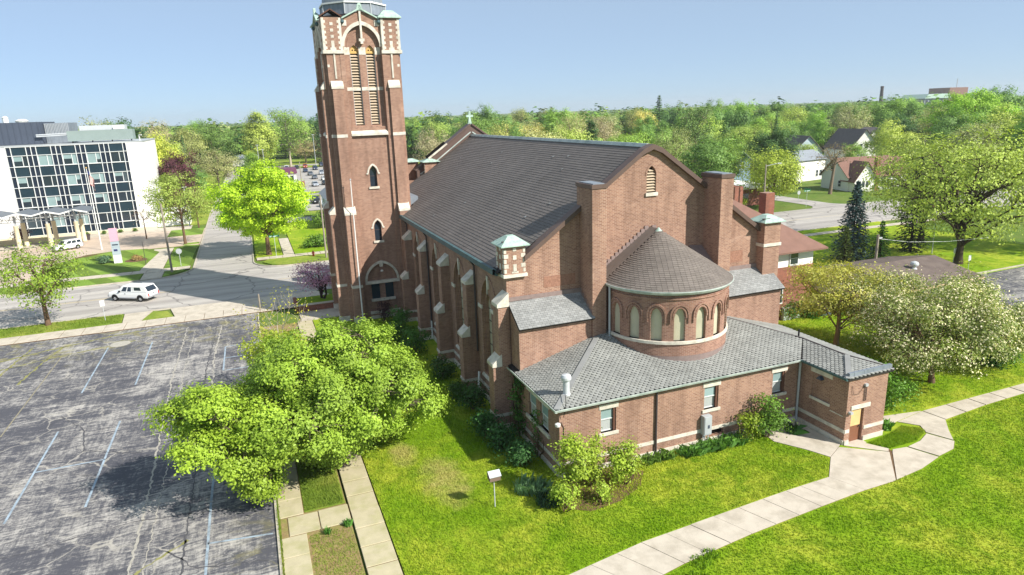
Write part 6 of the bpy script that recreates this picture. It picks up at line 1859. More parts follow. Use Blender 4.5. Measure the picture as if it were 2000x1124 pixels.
    if twigs:
        for c in C:
            k = int(np.argmin(np.linalg.norm(tips - c, axis=1)))
            a, m1, m2, e, r0 = limb_pts[k]
            s = (m1, m2, e)[rnd.randrange(3)] if rnd.random() < 0.6 else m2
            mid = (s + c) / 2 + np.array([rnd.uniform(-.2, .2), rnd.uniform(-.2, .2), 0.1])
            wb.tube([s, mid, c], [max(wmin, r0 * 0.22), max(wmin * 0.8, r0 * 0.12), wmin * 0.5], 4, cap=False)
    return wb, V, Q, tone

def conifer_geo(seed, H, R, nw=26, per=11, leaf=0.34, trunk=0.2, base=0.3, droop=0.28, taper=1.0, dens=9):
    rs = np.random.default_rng(seed)
    rnd = random.Random(seed)
    wb = MB(); wb.tube([(0, 0, -0.1), (0, 0, H * 0.5), (0, 0, H * 0.98)], [trunk, trunk * 0.6, 0.02], 7, cap=False)
    P, N0, T = [], [], []
    for i in range(nw):
        f = i / nw
        z = base + (H - base) * f ** 0.9
        r = R * (1 - f) ** taper * rnd.uniform(0.82, 1.1) + 0.12
        k = max(4, int(per * (0.45 + 0.55 * (1 - f))))
        a0 = rnd.uniform(0, 6.28)
        for j in range(k):
            a = a0 + 6.283 * j / k + rnd.uniform(-.2, .2)
            rr = r * rnd.uniform(0.75, 1.08)
            e = Vector((math.cos(a) * rr, math.sin(a) * rr, z - droop * rr))
            s = Vector((0, 0, z + 0.06 * rr))
            if rr > 0.6: wb.tube([s, (s + e) / 2 + Vector((0, 0, 0.05 * rr)), e], [0.035, 0.025, 0.01], 4, cap=False)
            tn = rnd.uniform(0, 1)
            for q in range(dens):
                t_ = 0.25 + 0.75 * (q + rnd.random()) / dens
                p = s.lerp(e, t_)
                P.append((p.x + rnd.gauss(0, 0.09 * rr * 0.5 + 0.04), p.y + rnd.gauss(0, 0.09 * rr * 0.5 + 0.04), p.z + rnd.gauss(0, 0.07)))
                N0.append((math.cos(a) * 0.3, math.sin(a) * 0.3, 1.0)); T.append(tn * 0.5 + rnd.uniform(0, 0.5))
    V, Q = leaf_quads(np.array(P), np.array(N0), leaf, rs, 0.5)
    return wb, V, Q, np.array(T)

def make_tree(name, geo, loc, leafcol, barkcol, label, cat='tree', group=None, rz=0.0, sc=(1, 1, 1), lmat='leaf', crown='crown', trunk='trunk'):
    wb, V, Q, tone = geo
    r = empty(name, (0, 0, 0), label, cat, group)
    w = wb.build(trunk, M['bark'], r, smooth=True); w.color = (*barkcol, 1)
    l = obj(crown, npmesh(crown, V, Q, M[lmat], tone), r); l.color = (*leafcol, 1)
    r.location = loc; r.rotation_euler = (0, 0, rz); r.scale = sc
    return r

LC = {'fresh green': srgb(160, 180, 76), 'bright green': srgb(136, 172, 66), 'mid green': srgb(112, 148, 66), 'dark green': srgb(72, 108, 54), 'yellow-green': srgb(184, 190, 66), 'golden': srgb(196, 190, 104),
      'olive': srgb(148, 156, 92), 'pale olive': srgb(166, 170, 112), 'tan budding': srgb(172, 162, 122), 'deep purple': srgb(92, 56, 64)}
BK = {'grey': srgb(120, 108, 94), 'dark': srgb(70, 58, 50), 'pale': srgb(176, 164, 148), 'brown': srgb(110, 88, 70)}

# --- foreground maples beside the parking lot
make_tree('maple_tree', tree_geo(21, 7.6, 4.0, 1.2, 0.22, 12, 250, 205, 0.16, 0.6, lobes=12, lobe_r=0.38, off=(-3.3, -0.4), fork=1.7), (-0.55, 36.2, 0.05), srgb(142, 168, 58), BK['grey'],
          'bright green lower maple leaning out over the parking lot')
make_tree('maple_tree', tree_geo(22, 9.7, 6.2, 0.8, 0.28, 15, 620, 205, 0.16, 0.6, lobes=19, lobe_r=0.35), (3.1, 37.9, 0.05), srgb(140, 167, 62), BK['grey'],
          'big rounded bright green maple between the lot and the church lawn')
make_tree('maple_tree', tree_geo(23, 7.8, 3.8, 1.6, 0.16, 14, 190, 70, 0.19, 0.6, lobes=11, lobe_r=0.34), (0.9, 43.8, 0.05), srgb(160, 174, 64), BK['pale'], 'yellowish maple with bare grey twigs behind the front pair')
make_tree('bare_tree', tree_geo(25, 9.0, 3.2, 3.4, 0.1, 9, 60, 10, 0.15, 0.9, amp=0.3, fork=2.6, wmin=0.014), (0.6, 50.4, 0.05), srgb(160, 160, 60), BK['pale'], 'thin half-bare tree behind the maples')
# --- street trees
make_tree('maple_tree', tree_geo(31, 9.6, 4.9, 2.2, 0.24, 12, 160, 34, 0.24, 1.0, amp=0.3, inner=0.3, wmin=0.015), (-21.9, 81.6, 0.1), srgb(124, 150, 52), BK['brown'], 'sparse young maple on the verge at the left edge')
make_tree('maple_tree', tree_geo(32, 14.6, 7.6, 2.6, 0.34, 13, 420, 95, 0.32, 0.95, lobes=18, lobe_r=0.34), (1.5, 109.3, 0.1), srgb(168, 198, 50), BK['brown'], 'large yellow-green maple at the street corner left of the tower')
make_tree('locust_tree', tree_geo(33, 12.2, 6.6, 3.4, 0.22, 13, 200, 44, 0.28, 1.2, lobes=15, lobe_r=0.42, flat=0.45), (-11.7, 127.8, 0.1), srgb(150, 168, 84), BK['brown'], 'feathery olive street tree by the white office wall')
make_tree('locust_tree', tree_geo(34, 8.0, 3.4, 3.0, 0.14, 8, 50, 24, 0.3, 1.0, amp=0.3, inner=0.3), (-10.6, 147.7, 0.1), srgb(134, 144, 70), BK['brown'], 'small feathery street tree further up the side street')
make_tree('bare_tree', tree_geo(35, 6.0, 3.0, 2.6, 0.1, 9, 46, 4, 0.2, 0.9, amp=0.3, inner=0.3), (-19.0, 138.5, 0.1), srgb(140, 120, 100), BK['brown'], 'bare young tree in front of the office corner')
make_tree('redbud_tree', tree_geo(36, 5.0, 3.4, 1.0, 0.14, 12, 120, 34, 0.16, 0.75, amp=0.35, inner=0.25, flat=0.5, fork=0.7, multi=2), (6.2, 76.4, 0.5), srgb(180, 134, 172), srgb(60, 46, 50), 'purple-flowered redbud at the foot of the tower')
# --- trees on the right
mg = make_tree('magnolia_tree', tree_geo(41, 7.8, 5.6, 2.2, 0.2, 14, 230, 46, 0.19, 0.95, lobes=15, lobe_r=0.4, flat=0.4, fork=1.2, multi=3), (45.6, 40.6, 0.05), srgb(172, 172, 82), srgb(150, 128, 100), 'golden-green spreading tree with forked tan trunks behind the annex')
for sd, loc, R_, H_, lb in ((42, (45.2, 31.4, 0.05), 5.2, 7.6, 'white-blossomed crabapple with leaning trunk, nearer the annex'), (43, (51.0, 32.6, 0.05), 5.4, 7.4, 'white-blossomed crabapple at the right edge'), (142, (48.6, 37.4, 0.05), 4.6, 7.2, 'white-blossomed crabapple standing behind the other two')):
    kw = dict(off=(-0.8, 0.3), fork=1.6, lobes=16, lobe_r=0.4, flat=0.9)
    t = make_tree('crabapple_tree', tree_geo(sd, H_, R_, 1.5, 0.2, 14, 300, 60, 0.18, 0.8, **kw), loc, srgb(124, 138, 72), BK['brown'], lb)
    g2 = tree_geo(sd, H_ + 0.1, R_ + 0.1, 1.5, 0.2, 14, 300, 28, 0.15, 0.75, **kw)
    b = obj('blossom', npmesh('blossom', g2[1], g2[2], M['leaf'], g2[3]), t); b.color = (*srgb(222, 214, 182), 1)
make_tree('spruce_tree', conifer_geo(44, 10.6, 3.5, 30, 15, 0.38, dens=13), (71.9, 62.9, 0.05), srgb(62, 86, 86), BK['dark'], 'tall blue spruce on the lawn behind the garage', lmat='needle')
make_tree('spruce_tree', conifer_geo(45, 5.2, 1.6, 18, 11, 0.26, dens=9), (68.4, 60.8, 0.05), srgb(96, 112, 50), BK['dark'], 'small yellow-green spruce in front of the blue spruce', lmat='needle')
make_tree('spruce_tree', conifer_geo(46, 5.6, 2.0, 18, 11, 0.3, dens=9), (74.2, 60.6, 0.05), srgb(84, 128, 48), BK['dark'], 'small bright green spruce right of the blue spruce', lmat='needle')
make_tree('spruce_tree', conifer_geo(47, 13.0, 2.8, 34, 11, 0.4, dens=9, taper=0.8), (83.6, 63.6, 0.05), srgb(44, 62, 36), BK['dark'], 'tall dark ragged spruce among the locust branches', lmat='needle')
LOC = dict(amp=0.28, inner=0.28, flat=0.38, wmin=0.022)
make_tree('locust_tree', tree_geo(48, 17.4, 12.4, 3.4, 0.46, 22, 460, 34, 0.31, 1.6, fork=2.6, **LOC), (81.9, 55.6, 0.05), srgb(158, 176, 80), srgb(72, 62, 50), 'huge spreading locust with dark forking limbs at the right')
make_tree('locust_tree', tree_geo(49, 15.6, 9.4, 3.4, 0.4, 19, 330, 34, 0.31, 1.5, fork=3.0, **LOC), (90.0, 67.0, 0.05), srgb(154, 172, 82), srgb(76, 66, 54), 'feathery locust left of the huge one, by the dark spruce')
make_tree('locust_tree', tree_geo(50, 14.5, 8.5, 4.0, 0.4, 14, 210, 40, 0.42, 1.6, fork=3.0, **LOC), (101.0, 55.0, 0.05), srgb(148, 162, 64), srgb(76, 66, 54), 'locust leaning out of the right edge behind the car park')
make_tree('street_tree', tree_geo(51, 12.6, 7.0, 2.6, 0.24, 12, 210, 46, 0.34, 1.4, amp=0.3, inner=0.3), (97.3, 104.8, 0.05), srgb(156, 172, 68), BK['brown'], 'airy yellow-green street tree right of the gable pier')
make_tree('bare_tree', tree_geo(52, 12.0, 4.6, 5.5, 0.34, 12, 110, 9, 0.26, 1.2, amp=0.3, inner=0.3, lean=2.0), (122.6, 114.6, 0.05), srgb(140, 126, 90), srgb(128, 112, 96), 'crooked half-bare tree in front of the corner house')

make_tree('maple_tree', tree_geo(53, 24.0, 12.2, 4.0, 0.6, 16, 420, 80, 0.5, 1.5, lobes=20, lobe_r=0.34, nz=0.34, lt=0.3), (204, 140, 0.0), srgb(150, 186, 66), BK['brown'], 'towering bright green tree at the right skyline')
# --- shrubs
def shrub(name, loc, r, h, col, label, seed, nc=26, npc=60, leaf=0.16, cr=0.6, cat='shrub', group=None, stems=5, bark='brown', ry=None, lob=9, lrad=0.46):
    geo = tree_geo(seed, h, r, h * 0.06, 0.035, max(4, stems), nc, npc, leaf, cr, lobes=lob, lobe_r=lrad, fork=h * 0.15, multi=stems, twigs=True, wmin=0.008)
    return make_tree(name, geo, loc, col, BK[bark], label, cat, group, sc=(1, (ry or r) / r, 1), crown='foliage', trunk='stems')
shrub('corner_shrub', (14.3, 28.9, 0.05), 1.15, 4.0, srgb(152, 174, 62), 'tall loose yellow-green bush at the front annex corner', 61, 50, 58, 0.16, 0.5, stems=6, lob=7, lrad=0.42)
shrub('corner_shrub', (15.9, 29.3, 0.05), 0.8, 3.6, srgb(156, 176, 66), 'narrow upright yellow-green bush beside the tall corner bush', 161, 30, 52, 0.15, 0.45, stems=5, lob=5, lrad=0.42)
shrub('corner_shrub', (17.4, 28.9, 0.05), 1.05, 2.9, srgb(150, 172, 64), 'yellow-green bush right of the tall corner bush, under the window', 62, 36, 56, 0.16, 0.5, stems=5, lob=6, lrad=0.42)
shrub('corner_shrub', (13.3, 28.0, 0.05), 0.9, 1.7, srgb(144, 168, 60), 'low leafy bush left of the tall corner bush', 63, 24, 50, 0.15, 0.45)
shrub('corner_shrub', (15.6, 27.9, 0.05), 0.7, 1.3, srgb(146, 168, 62), 'low sprout in front of the corner bushes', 163, 14, 40, 0.14, 0.4)
shrub('dry_shrub', (18.6, 30.2, 0.05), 0.8, 2.0, srgb(150, 140, 90), 'twiggy dry bush against the annex brick', 64, 22, 22, 0.12, 0.5, stems=7)
shrub('lilac_shrub', (28.5, 29.9, 0.05), 1.35, 2.9, srgb(100, 134, 50), 'leafy lilac bush by the inner corner of the annex', 65, 36, 62, 0.16, 0.6)
shrub('lilac_shrub', (27.0, 29.9, 0.05), 0.9, 2.0, srgb(126, 146, 44), 'yellowish bush left of the lilac', 66, 22, 52, 0.15, 0.5)
shrub('side_shrub', (38.4, 30.4, 0.05), 1.7, 3.2, srgb(92, 132, 44), 'bright green shrub against the annex end wall', 67, 44, 66, 0.18, 0.7, ry=2.2)
shrub('side_shrub', (40.8, 30.6, 0.05), 1.3, 1.8, srgb(104, 140, 50), 'low shrub right of the annex end shrub', 68, 26, 56, 0.16, 0.55)
for i, (x, y, r, h, c, lb) in enumerate(((12.3, 37.4, 1.0, 2.2, (58, 98, 50), 'dark shrub at the corner buttress'), (12.7, 35.6, 1.1, 1.8, (62, 102, 54), 'dark leafy mound beside the annex side wall'), (13.0, 33.4, 1.1, 1.6, (66, 104, 56), 'dark weeds under the paired annex windows'),
        (12.9, 41.9, 1.1, 1.9, (60, 96, 44), 'shrub between the first two buttresses'), (12.6, 44.2, 0.8, 1.3, (70, 104, 44), 'low shrub at the second buttress'), (12.6, 48.6, 1.2, 1.9, (66, 98, 44), 'shrub between the second and third buttresses'),
        (12.0, 55.4, 1.7, 2.4, (72, 112, 46), 'broad glossy shrub between the third and fourth buttresses'), (11.6, 58.6, 1.5, 2.2, (72, 112, 46), 'broad shrub at the fourth buttress'), (12.0, 62.4, 1.5, 2.4, (66, 108, 44), 'broad shrub near the tower end of the nave'))):
    shrub('foundation_shrub', (x, y, 0.05), r, h, srgb(*c), lb, 70 + i, 30, 52, 0.17, 0.6)
shrub('dwarf_maple', (11.2, 65.7, 0.05), 1.0, 2.6, srgb(62, 38, 46), 'dark purple dwarf maple before the tower base', 85, 30, 42, 0.13, 0.5, cat='shrub', bark='dark')
shrub('ivy', (14.35, 36.6, 0.05), 0.45, 4.2, srgb(70, 108, 42), 'ivy climbing the annex side wall by the downspout', 86, 34, 30, 0.14, 0.4, ry=0.9)
shrub('ivy', (14.4, 34.0, 0.05), 0.25, 3.9, srgb(78, 116, 46), 'thin ivy between the paired annex windows and the downspout', 87, 14, 20, 0.12, 0.3, ry=0.5)
for i, (x, y, r, h, lb) in enumerate(((47.4, 48.0, 1.3, 2.0, 'green bush behind the right wing wall'), (49.8, 47.2, 1.0, 1.4, 'low bush in the yard behind the wing'), (52.6, 31.6, 1.6, 2.0, 'dark hedge bush beneath the right crabapple'), (56.0, 33.0, 1.8, 2.2, 'dark hedge bush at the right edge'))):
    shrub('yard_shrub', (x, y, 0.05), r, h, srgb(78, 116, 46), lb, 90 + i, 30, 50, 0.2, 0.7)
for i, x in enumerate((-30.6, -27.6, -24.8, -22.2)):
    shrub('clipped_shrub', (x, 149.2, 0.1), 0.5, 0.75, srgb(86, 118, 46), ['first', 'second', 'third', 'fourth'][i] + ' little clipped shrub along the office wall from the canopy', 100 + i, 14, 34, 0.16, 0.35, group='clipped shrubs along the office wall')
shrub('purple_shrub', (-40.5, 146.4, 0.1), 2.3, 3.4, srgb(92, 52, 58), 'dark red shrub behind the entrance columns', 105, 36, 40, 0.26, 0.8)
shrub('bed_shrub', (-22.2, 116.2, 0.1), 1.1, 1.3, srgb(96, 124, 96), 'grey-green juniper beside the pylon sign', 106, 26, 40, 0.2, 0.5)
shrub('bed_shrub', (-17.9, 116.4, 0.1), 0.9, 0.8, srgb(150, 128, 84), 'brownish low planting right of the pylon sign', 107, 20, 30, 0.2, 0.45)
shrub('corner_bush', (9.0, 112.6, 0.1), 2.4, 2.0, srgb(96, 130, 48), 'spreading low bush right of the corner maple', 108, 40, 46, 0.3, 0.8)
shrub('corner_bush', (13.2, 114.0, 0.1), 2.2, 3.2, srgb(90, 122, 44), 'round bush left of the tower base', 109, 40, 46, 0.32, 0.9)
shrub('roadside_bush', (12.0, 132, 0.1), 2.0, 3.6, srgb(92, 120, 50), 'round bush behind the corner maple', 110, 36, 40, 0.36, 0.9)
shrub('hedge_bush', (91.0, 107.2, 0.1), 1.5, 2.4, srgb(140, 156, 44), 'yellow-green round bush by the flat-roofed building', 111, 36, 44, 0.26, 0.7)
# spiky clumps: irises and day lilies
def blades(name, pts, n, h, w, col, label, cat='plant', seed=1, droop=0.35):
    rs = np.random.default_rng(seed)
    V, T = [], []
    for (x, y, r) in pts:
        a = rs.uniform(0, 6.283, n); q = np.sqrt(rs.uniform(0, 1, n)) * r
        bx_, by_ = x + np.cos(a) * q, y + np.sin(a) * q
        d = rs.uniform(0, 6.283, n); l = h * rs.uniform(0.6, 1.15, n); dr = droop * rs.uniform(0.2, 1.3, n)
        for i in range(n):
            c, s = math.cos(d[i]), math.sin(d[i])
            px, py = -s * w / 2, c * w / 2
            V += [(bx_[i] - px, by_[i] - py, 0), (bx_[i] + px, by_[i] + py, 0), (bx_[i] + px + c * l[i] * dr[i] * .5, by_[i] + py + s * l[i] * dr[i] * .5, l[i] * 0.7), (bx_[i] + c * l[i] * dr[i] * 1.2, by_[i] + s * l[i] * dr[i] * 1.2, l[i] * (1 - 0.4 * dr[i]))]
            T.append(rs.uniform(0, 1))
    V = np.array(V); ox, oy = pts[0][0], pts[0][1]
    V[:, 0] -= ox; V[:, 1] -= oy
    Q = np.arange(len(V)).reshape(-1, 4)
    o = obj(name, npmesh(name, V, Q, M['leaf'], np.array(T)), None, (ox, oy, 0.05)); o.color = (*col, 1)
    return tag(o, label, cat)
blades('iris_clump', [(12.3, 30.6, 0.75), (12.9, 30.0, 0.5)], 130, 0.75, 0.09, srgb(118, 150, 112), 'pale grey-green iris clump on the lawn corner', seed=3)
blades('iris_clump', [(12.9, 29.0, 0.7)], 140, 0.6, 0.08, srgb(58, 84, 62), 'dark iris clump below the pale one', seed=4)
blades('day_lily_bed', [(22.6 + k * 0.75, 30.15 - 0.1 * (k % 2), 0.45) for k in range(6)], 110, 0.6, 0.08, srgb(92, 132, 60), 'day lily row below the meter cabinet', seed=5, droop=0.7)
blades('day_lily_bed', [(20.0 + k * 0.7, 30.3, 0.4) for k in range(3)], 60, 0.5, 0.07, srgb(104, 134, 62), 'thin plants left of the meter cabinet', seed=6, droop=0.7)
blades('plant_clump', [(1.5, 31.2, 0.16)], 60, 0.34, 0.05, srgb(90, 138, 60), 'small green weed on the left of the bare patch', seed=7)
blades('plant_clump', [(2.55, 31.45, 0.2)], 70, 0.36, 0.05, srgb(90, 138, 60), 'small green weed on the right of the bare patch', seed=8)
blades('plant_clump', [(30.3, 29.6, 0.4)], 60, 0.6, 0.12, srgb(64, 104, 46), 'broad-leaved weed in the inner annex corner', seed=9, droop=0.8)
blades('plant_clump', [(35.9, 27.6, 0.4)], 60, 0.7, 0.12, srgb(86, 130, 46), 'broad-leaved weed at the porch corner', seed=10, droop=0.6)
blades('weed_clump', [(17.2, 21.6, 0.5), (18.0, 21.9, 0.4), (16.4, 20.6, 0.6)], 110, 0.24, 0.04, srgb(112, 146, 40), 'weed patch beside the front walk', seed=11)

# --- grass blades on the lawns
def grass(name, poly, n, h, w, col, seed, z=0.05, holes=(), patches=True):
    rs = np.random.default_rng(seed)
    xs_, ys_ = [p[0] for p in poly], [p[1] for p in poly]
    X = rs.uniform(min(xs_), max(xs_), n * 3); Y = rs.uniform(min(ys_), max(ys_), n * 3)
    def inside(pl):
        c = np.zeros(len(X), bool)
        for (x0, y0), (x1, y1) in zip(pl, pl[1:] + pl[:1]):
            if y0 == y1: continue
            k = ((y0 > Y) != (y1 > Y)) & (X < (x1 - x0) * (Y - y0) / (y1 - y0) + x0)
            c ^= k
        return c
    ok = inside(poly)
    for hl_ in holes: ok &= ~inside(hl_)
    X, Y = X[ok][:n], Y[ok][:n]
    k = len(X)
    a = rs.uniform(0, 6.283, k)
    pz = 0.55 + 0.45 * np.sin(X * 0.9 + 1.3 * np.sin(Y * 0.7)) * np.sin(Y * 1.1 + np.sin(X * 0.6))
    l = h * rs.uniform(0.5, 1.2, k) * (0.6 + 0.6 * pz if patches else 1)
    dx, dy = np.cos(a), np.sin(a)
    lean_ = rs.uniform(0.1, 0.7, k) * l
    la = rs.normal(1.9, 0.9, k)
    V = np.empty((k, 3, 3))
    V[:, 0] = np.stack([X - dy * w / 2, Y + dx * w / 2, np.zeros(k)], 1)
    V[:, 1] = np.stack([X + dy * w / 2, Y - dx * w / 2, np.zeros(k)], 1)
    V[:, 2] = np.stack([X + np.cos(la) * lean_, Y + np.sin(la) * lean_, l], 1)
    tone = np.clip(pz * 0.5 + rs.uniform(0, 0.6, k), 0, 1)
    o = obj(name, npmesh(name, V.reshape(-1, 3), np.arange(3 * k).reshape(-1, 3), M['blade_dry' if z > 0.055 or z < 0.04 else 'blade'], tone), None, (0, 0, z)); o.color = (*col, 1)
    return tag(o, name.replace('_', ' ') + ' blades', 'grass', kind='stuff')
grass('front_lawn_grass', [(4.45, 16), (6.5, 21.9), (11.0, 23.35), (15.5, 24.05), (20, 24.35), (25.0, 24.65), (28.2, 24.75), (29.9, 26.3), (29.3, 27.6), (28.4, 29.2), (28.5, 30.8), (14.4, 30.8), (14.4, 37), (13, 38), (13, 66), (4.45, 66)], 130000, 0.10, 0.06, srgb(126, 154, 34), 1)
grass('corner_lawn_grass', [(9, 12), (7.4, 19.3), (12.5, 21.0), (16.5, 21.75), (20.8, 22.25), (25.6, 22.6), (28.9, 22.8), (33.6, 23.1), (37.3, 23.9), (38.3, 24.6), (39.3, 25.6), (40.5, 26.7), (44.8, 27.08), (52, 27.22), (62, 27.3), (60, 10)], 120000, 0.11, 0.065, srgb(122, 156, 30), 2)
grass('side_lawn_grass', [(36, 29.4), (40, 28.5), (60, 28.6), (64, 44), (44, 48), (36, 44)], 40000, 0.14, 0.05, srgb(124, 146, 50), 3)
grass('island_grass', [(33.4, 26.6), (34.0, 25.6), (36.2, 25.6), (37.8, 26.2), (38.0, 26.7), (37.2, 27.4), (35.2, 26.85)], 5000, 0.14, 0.04, srgb(120, 148, 40), 4)
grass('verge_grass_blades', [(-60, 78.9), (-14.7, 78.9), (-14.9, 82.3), (-60, 82.3)], 26000, 0.16, 0.07, srgb(118, 146, 46), 5, z=0.11)
grass('strip_grass', [(0.6, 33.7), (2.65, 33.7), (2.65, 40), (0.6, 40)], 9000, 0.13, 0.035, srgb(128, 150, 44), 7, z=0.06)
grass('mulch_weeds', [(-0.8, 22), (-0.7, 22), (-0.72, 50), (-0.86, 50)], 3000, 0.16, 0.05, srgb(110, 130, 50), 8, z=0.03)
grass('bare_patch_grass', [(0.6, 25), (2.7, 25), (2.7, 31.4), (0.6, 31.4)], 3500, 0.1, 0.035, srgb(140, 150, 70), 9, z=0.03)
# ------------------------------------------------------------------ background wood
def pxof(x, y, z):
    v = Vector((x, y, z - CAM_H))
    d = v.dot(fwd)
    return 1000 + 1297 * v.dot(r2) / d, 562 - 1297 * v.dot(u2) / d, d
PR = []
specs = [('round', tree_geo(201, 14, 6.2, 1.4, 0.3, 9, 170, 80, 0.38, 1.3, twigs=False, nz=0.28, lt=0.22, lobes=15, lobe_r=0.4)),
         ('billowy', tree_geo(202, 15, 6.6, 1.2, 0.3, 9, 170, 80, 0.38, 1.25, twigs=False, nz=0.28, lt=0.22, lobes=12, lobe_r=0.46)),
         ('tall oval', tree_geo(203, 18, 5.2, 2.4, 0.3, 9, 160, 80, 0.40, 1.4, amp=0.34, twigs=False, nz=0.28, lt=0.22, inner=0.5, top_w=0.6)),
         ('airy', tree_geo(204, 15, 6.4, 3.2, 0.28, 11, 150, 44, 0.36, 1.5, amp=0.35, lobes=14, lobe_r=0.42, nz=0.35, lt=0.25, wmin=0.04)),
         ('feathery', tree_geo(205, 14, 6.6, 2.6, 0.26, 12, 170, 44, 0.27, 1.3, amp=0.35, lobes=16, lobe_r=0.42, nz=0.35, lt=0.25, wmin=0.035)),
         ('spreading', tree_geo(206, 11, 7.4, 1.0, 0.3, 9, 170, 80, 0.38, 1.3, twigs=False, nz=0.28, lt=0.22, lobes=16, lobe_r=0.36)),
         ('spruce', conifer_geo(207, 16, 3.4, 28, 10, 0.6, dens=7, droop=0.2)),
         ('columnar', tree_geo(208, 14, 2.7, 0.6, 0.2, 7, 110, 70, 0.36, 1.0, amp=0.15, twigs=False, nz=0.28, lt=0.22, inner=0.5, top_w=0.5))]
for nm, (wb, V, Q, tone) in specs:
    PR.append((nm, wb.mesh('trunk', M['bark'], smooth=True), npmesh('crown', V, Q, M['needle'] if nm == 'spruce' else M['leaf'], tone), {'round': (14, 6.2), 'billowy': (15, 6.6), 'tall oval': (18, 5.2), 'airy': (15, 6.4), 'feathery': (14, 6.6), 'spreading': (11, 7.4), 'spruce': (16, 3.4), 'columnar': (14, 2.7)}[nm]))
PI = {p[0]: p for p in PR}
def bgtree(kind, x, y, H, R, cname, label, group, rs, bark='grey'):
    nm, wm, lm, (h0, r0) = PI[kind]
    r = empty({'spruce': 'spruce_tree'}.get(kind, 'tree'), (x, y, -0.05), label, 'tree', group)
    w = obj('trunk', wm, r); w.color = (*BK[bark], 1)
    l = obj('crown', lm, r)
    c = LC[cname]; k = rs.uniform(0.86, 1.14)
    g_ = 0.3 * c[0] + 0.6 * c[1] + 0.1 * c[2]
    if cname != 'deep purple': c = tuple(0.9 * q + 0.1 * g_ for q in c)
    l.color = (c[0] * k * rs.uniform(0.93, 1.07), c[1] * k, c[2] * k * rs.uniform(0.9, 1.1), 1)
    r.scale = (R / r0, R / r0, H / h0); r.rotation_euler = (0, 0, rs.uniform(0, 6.28))
    return r
rs = random.Random(77)
notable = [('round', -20, 185, 18.6, 5.4, 'yellow-green', 'yellow-green round tree just behind the office corner'), ('round', -15.6, 172, 14.6, 5.4, 'deep purple', 'dark purple maple beside the white office wall'),
    ('feathery', -9, 233, 13.6, 9.0, 'pale olive', 'grey-olive spreading tree over the far end of the side street'), ('billowy', -12, 330, 22.0, 9, 'mid green', 'tall green tree left of the side street end'),
    ('tall oval', 6, 308, 25.2, 8.4, 'fresh green', 'tall yellow-green tree at the end of the side street'), ('airy', 18.6, 321, 26.8, 11, 'bright green', 'tall airy tree with pale bare trunk beyond the far car park'),
    ('spruce', 34, 338, 23.5, 6, 'dark green', 'dark spruce against the left edge of the tower'), ('feathery', 27, 342, 12.4, 9, 'tan budding', 'tan budding bush beyond the far car park'), ('feathery', 38, 345, 13, 9, 'tan budding', 'tan budding bush next to the tower edge'),
    ('tall oval', 1.6, 214, 12, 4.4, 'bright green', 'narrow green tree by the kiosk'), ('round', -15.6, 205, 9.5, 5.2, 'mid green', 'leafy dark shrub tree along the side street'), ('round', -13.5, 186, 8.5, 4.6, 'mid green', 'low leafy tree nearest the side street kerb'), ('feathery', -19, 212, 12, 6, 'olive', 'olive tree behind the purple maple'),
    ('spreading', 30.5, 113, 14.4, 5.6, 'yellow-green', 'yellow-green tree just right of the tower'), ('feathery', 51, 190, 18.2, 7, 'tan budding', 'tan budding tree right of the tower'), ('feathery', 71, 182, 19.4, 8.5, 'golden', 'big golden willow behind the roof cross'), ('feathery', 80, 186, 18.4, 8.5, 'golden', 'golden willow to the right of the big one'),
    ('billowy', 96, 200, 21.6, 8, 'bright green', 'big bright green tree above the church ridge'), ('columnar', 90, 168, 19.4, 3.2, 'dark green', 'dark columnar tree above the church ridge'), ('airy', 165, 260, 20.6, 7, 'golden', 'golden-tan tree left of the dark spruce'),
    ('spruce', 180, 270, 26, 6.6, 'dark green', 'dark spruce rising above the tree belt'), ('round', 213, 300, 22, 9, 'mid green', 'green round tree right of the dark spruce'), ('round', 103, 150, 15.2, 6.6, 'bright green', 'bright green tree right behind the gable peak'),
    ('billowy', 118, 146, 13.4, 6.6, 'mid green', 'leafy green tree left of the blue-sided house'), ('round', 113, 140, 11.5, 5.4, 'bright green', 'dense green tree beside the flat white roof'), ('feathery', 331, 300, 19, 9, 'tan budding', 'tan budding tree on the skyline left of the smokestack'),
    ('round', 238, 152, 23, 8, 'mid green', 'tall green tree at the right edge of the skyline'), ('airy', 150, 150, 9.5, 4.6, 'fresh green', 'small fresh tree screening the houses beyond the street tree'), ('round', 166, 147, 8.6, 4.2, 'bright green', 'small round tree left of the corner house'), ('airy', 187, 156, 10, 5, 'olive', 'small olive tree between the sharp gable and the barn-roofed house'), ('airy', 148, 112, 9, 4.6, 'fresh green', 'fresh little tree at the right end of the corner house'), ('airy', 146, 172, 14.6, 8, 'fresh green', 'fresh green tree behind the street tree'), ('round', 226, 222, 12.5, 9, 'dark green', 'dark tree above the barn-roofed house'),
    ('airy', 150, 178, 15, 6, 'bright green', 'fresh tree between the pale blue and blue-sided houses'), ('billowy', 172, 178, 13, 6, 'mid green', 'green tree behind the sharp white gable'),
    ('billowy', 163, 132, 15.5, 7, 'fresh green', 'fresh green tree just behind the huge locust crown'), ('round', 180, 128, 17, 7.5, 'mid green', 'full green tree behind the huge locust, below the towering one'), ('airy', 168, 114, 15, 7, 'olive', 'olive tree across the street from the huge locust'), ('round', 196, 116, 18, 8, 'bright green', 'bright round tree near the right edge behind the locust'),
    ('tall oval', 214, 168, 20, 6, 'mid green', 'tall green oval tree left of the towering one'), ('round', 186, 152, 16, 7, 'dark green', 'dark round tree right of the barn-roofed house'), ('billowy', 250, 200, 20, 9, 'mid green', 'broad green tree under the distant hall'), ('round', 222, 130, 17, 7.5, 'fresh green', 'fresh round tree at the far right edge of the street')]
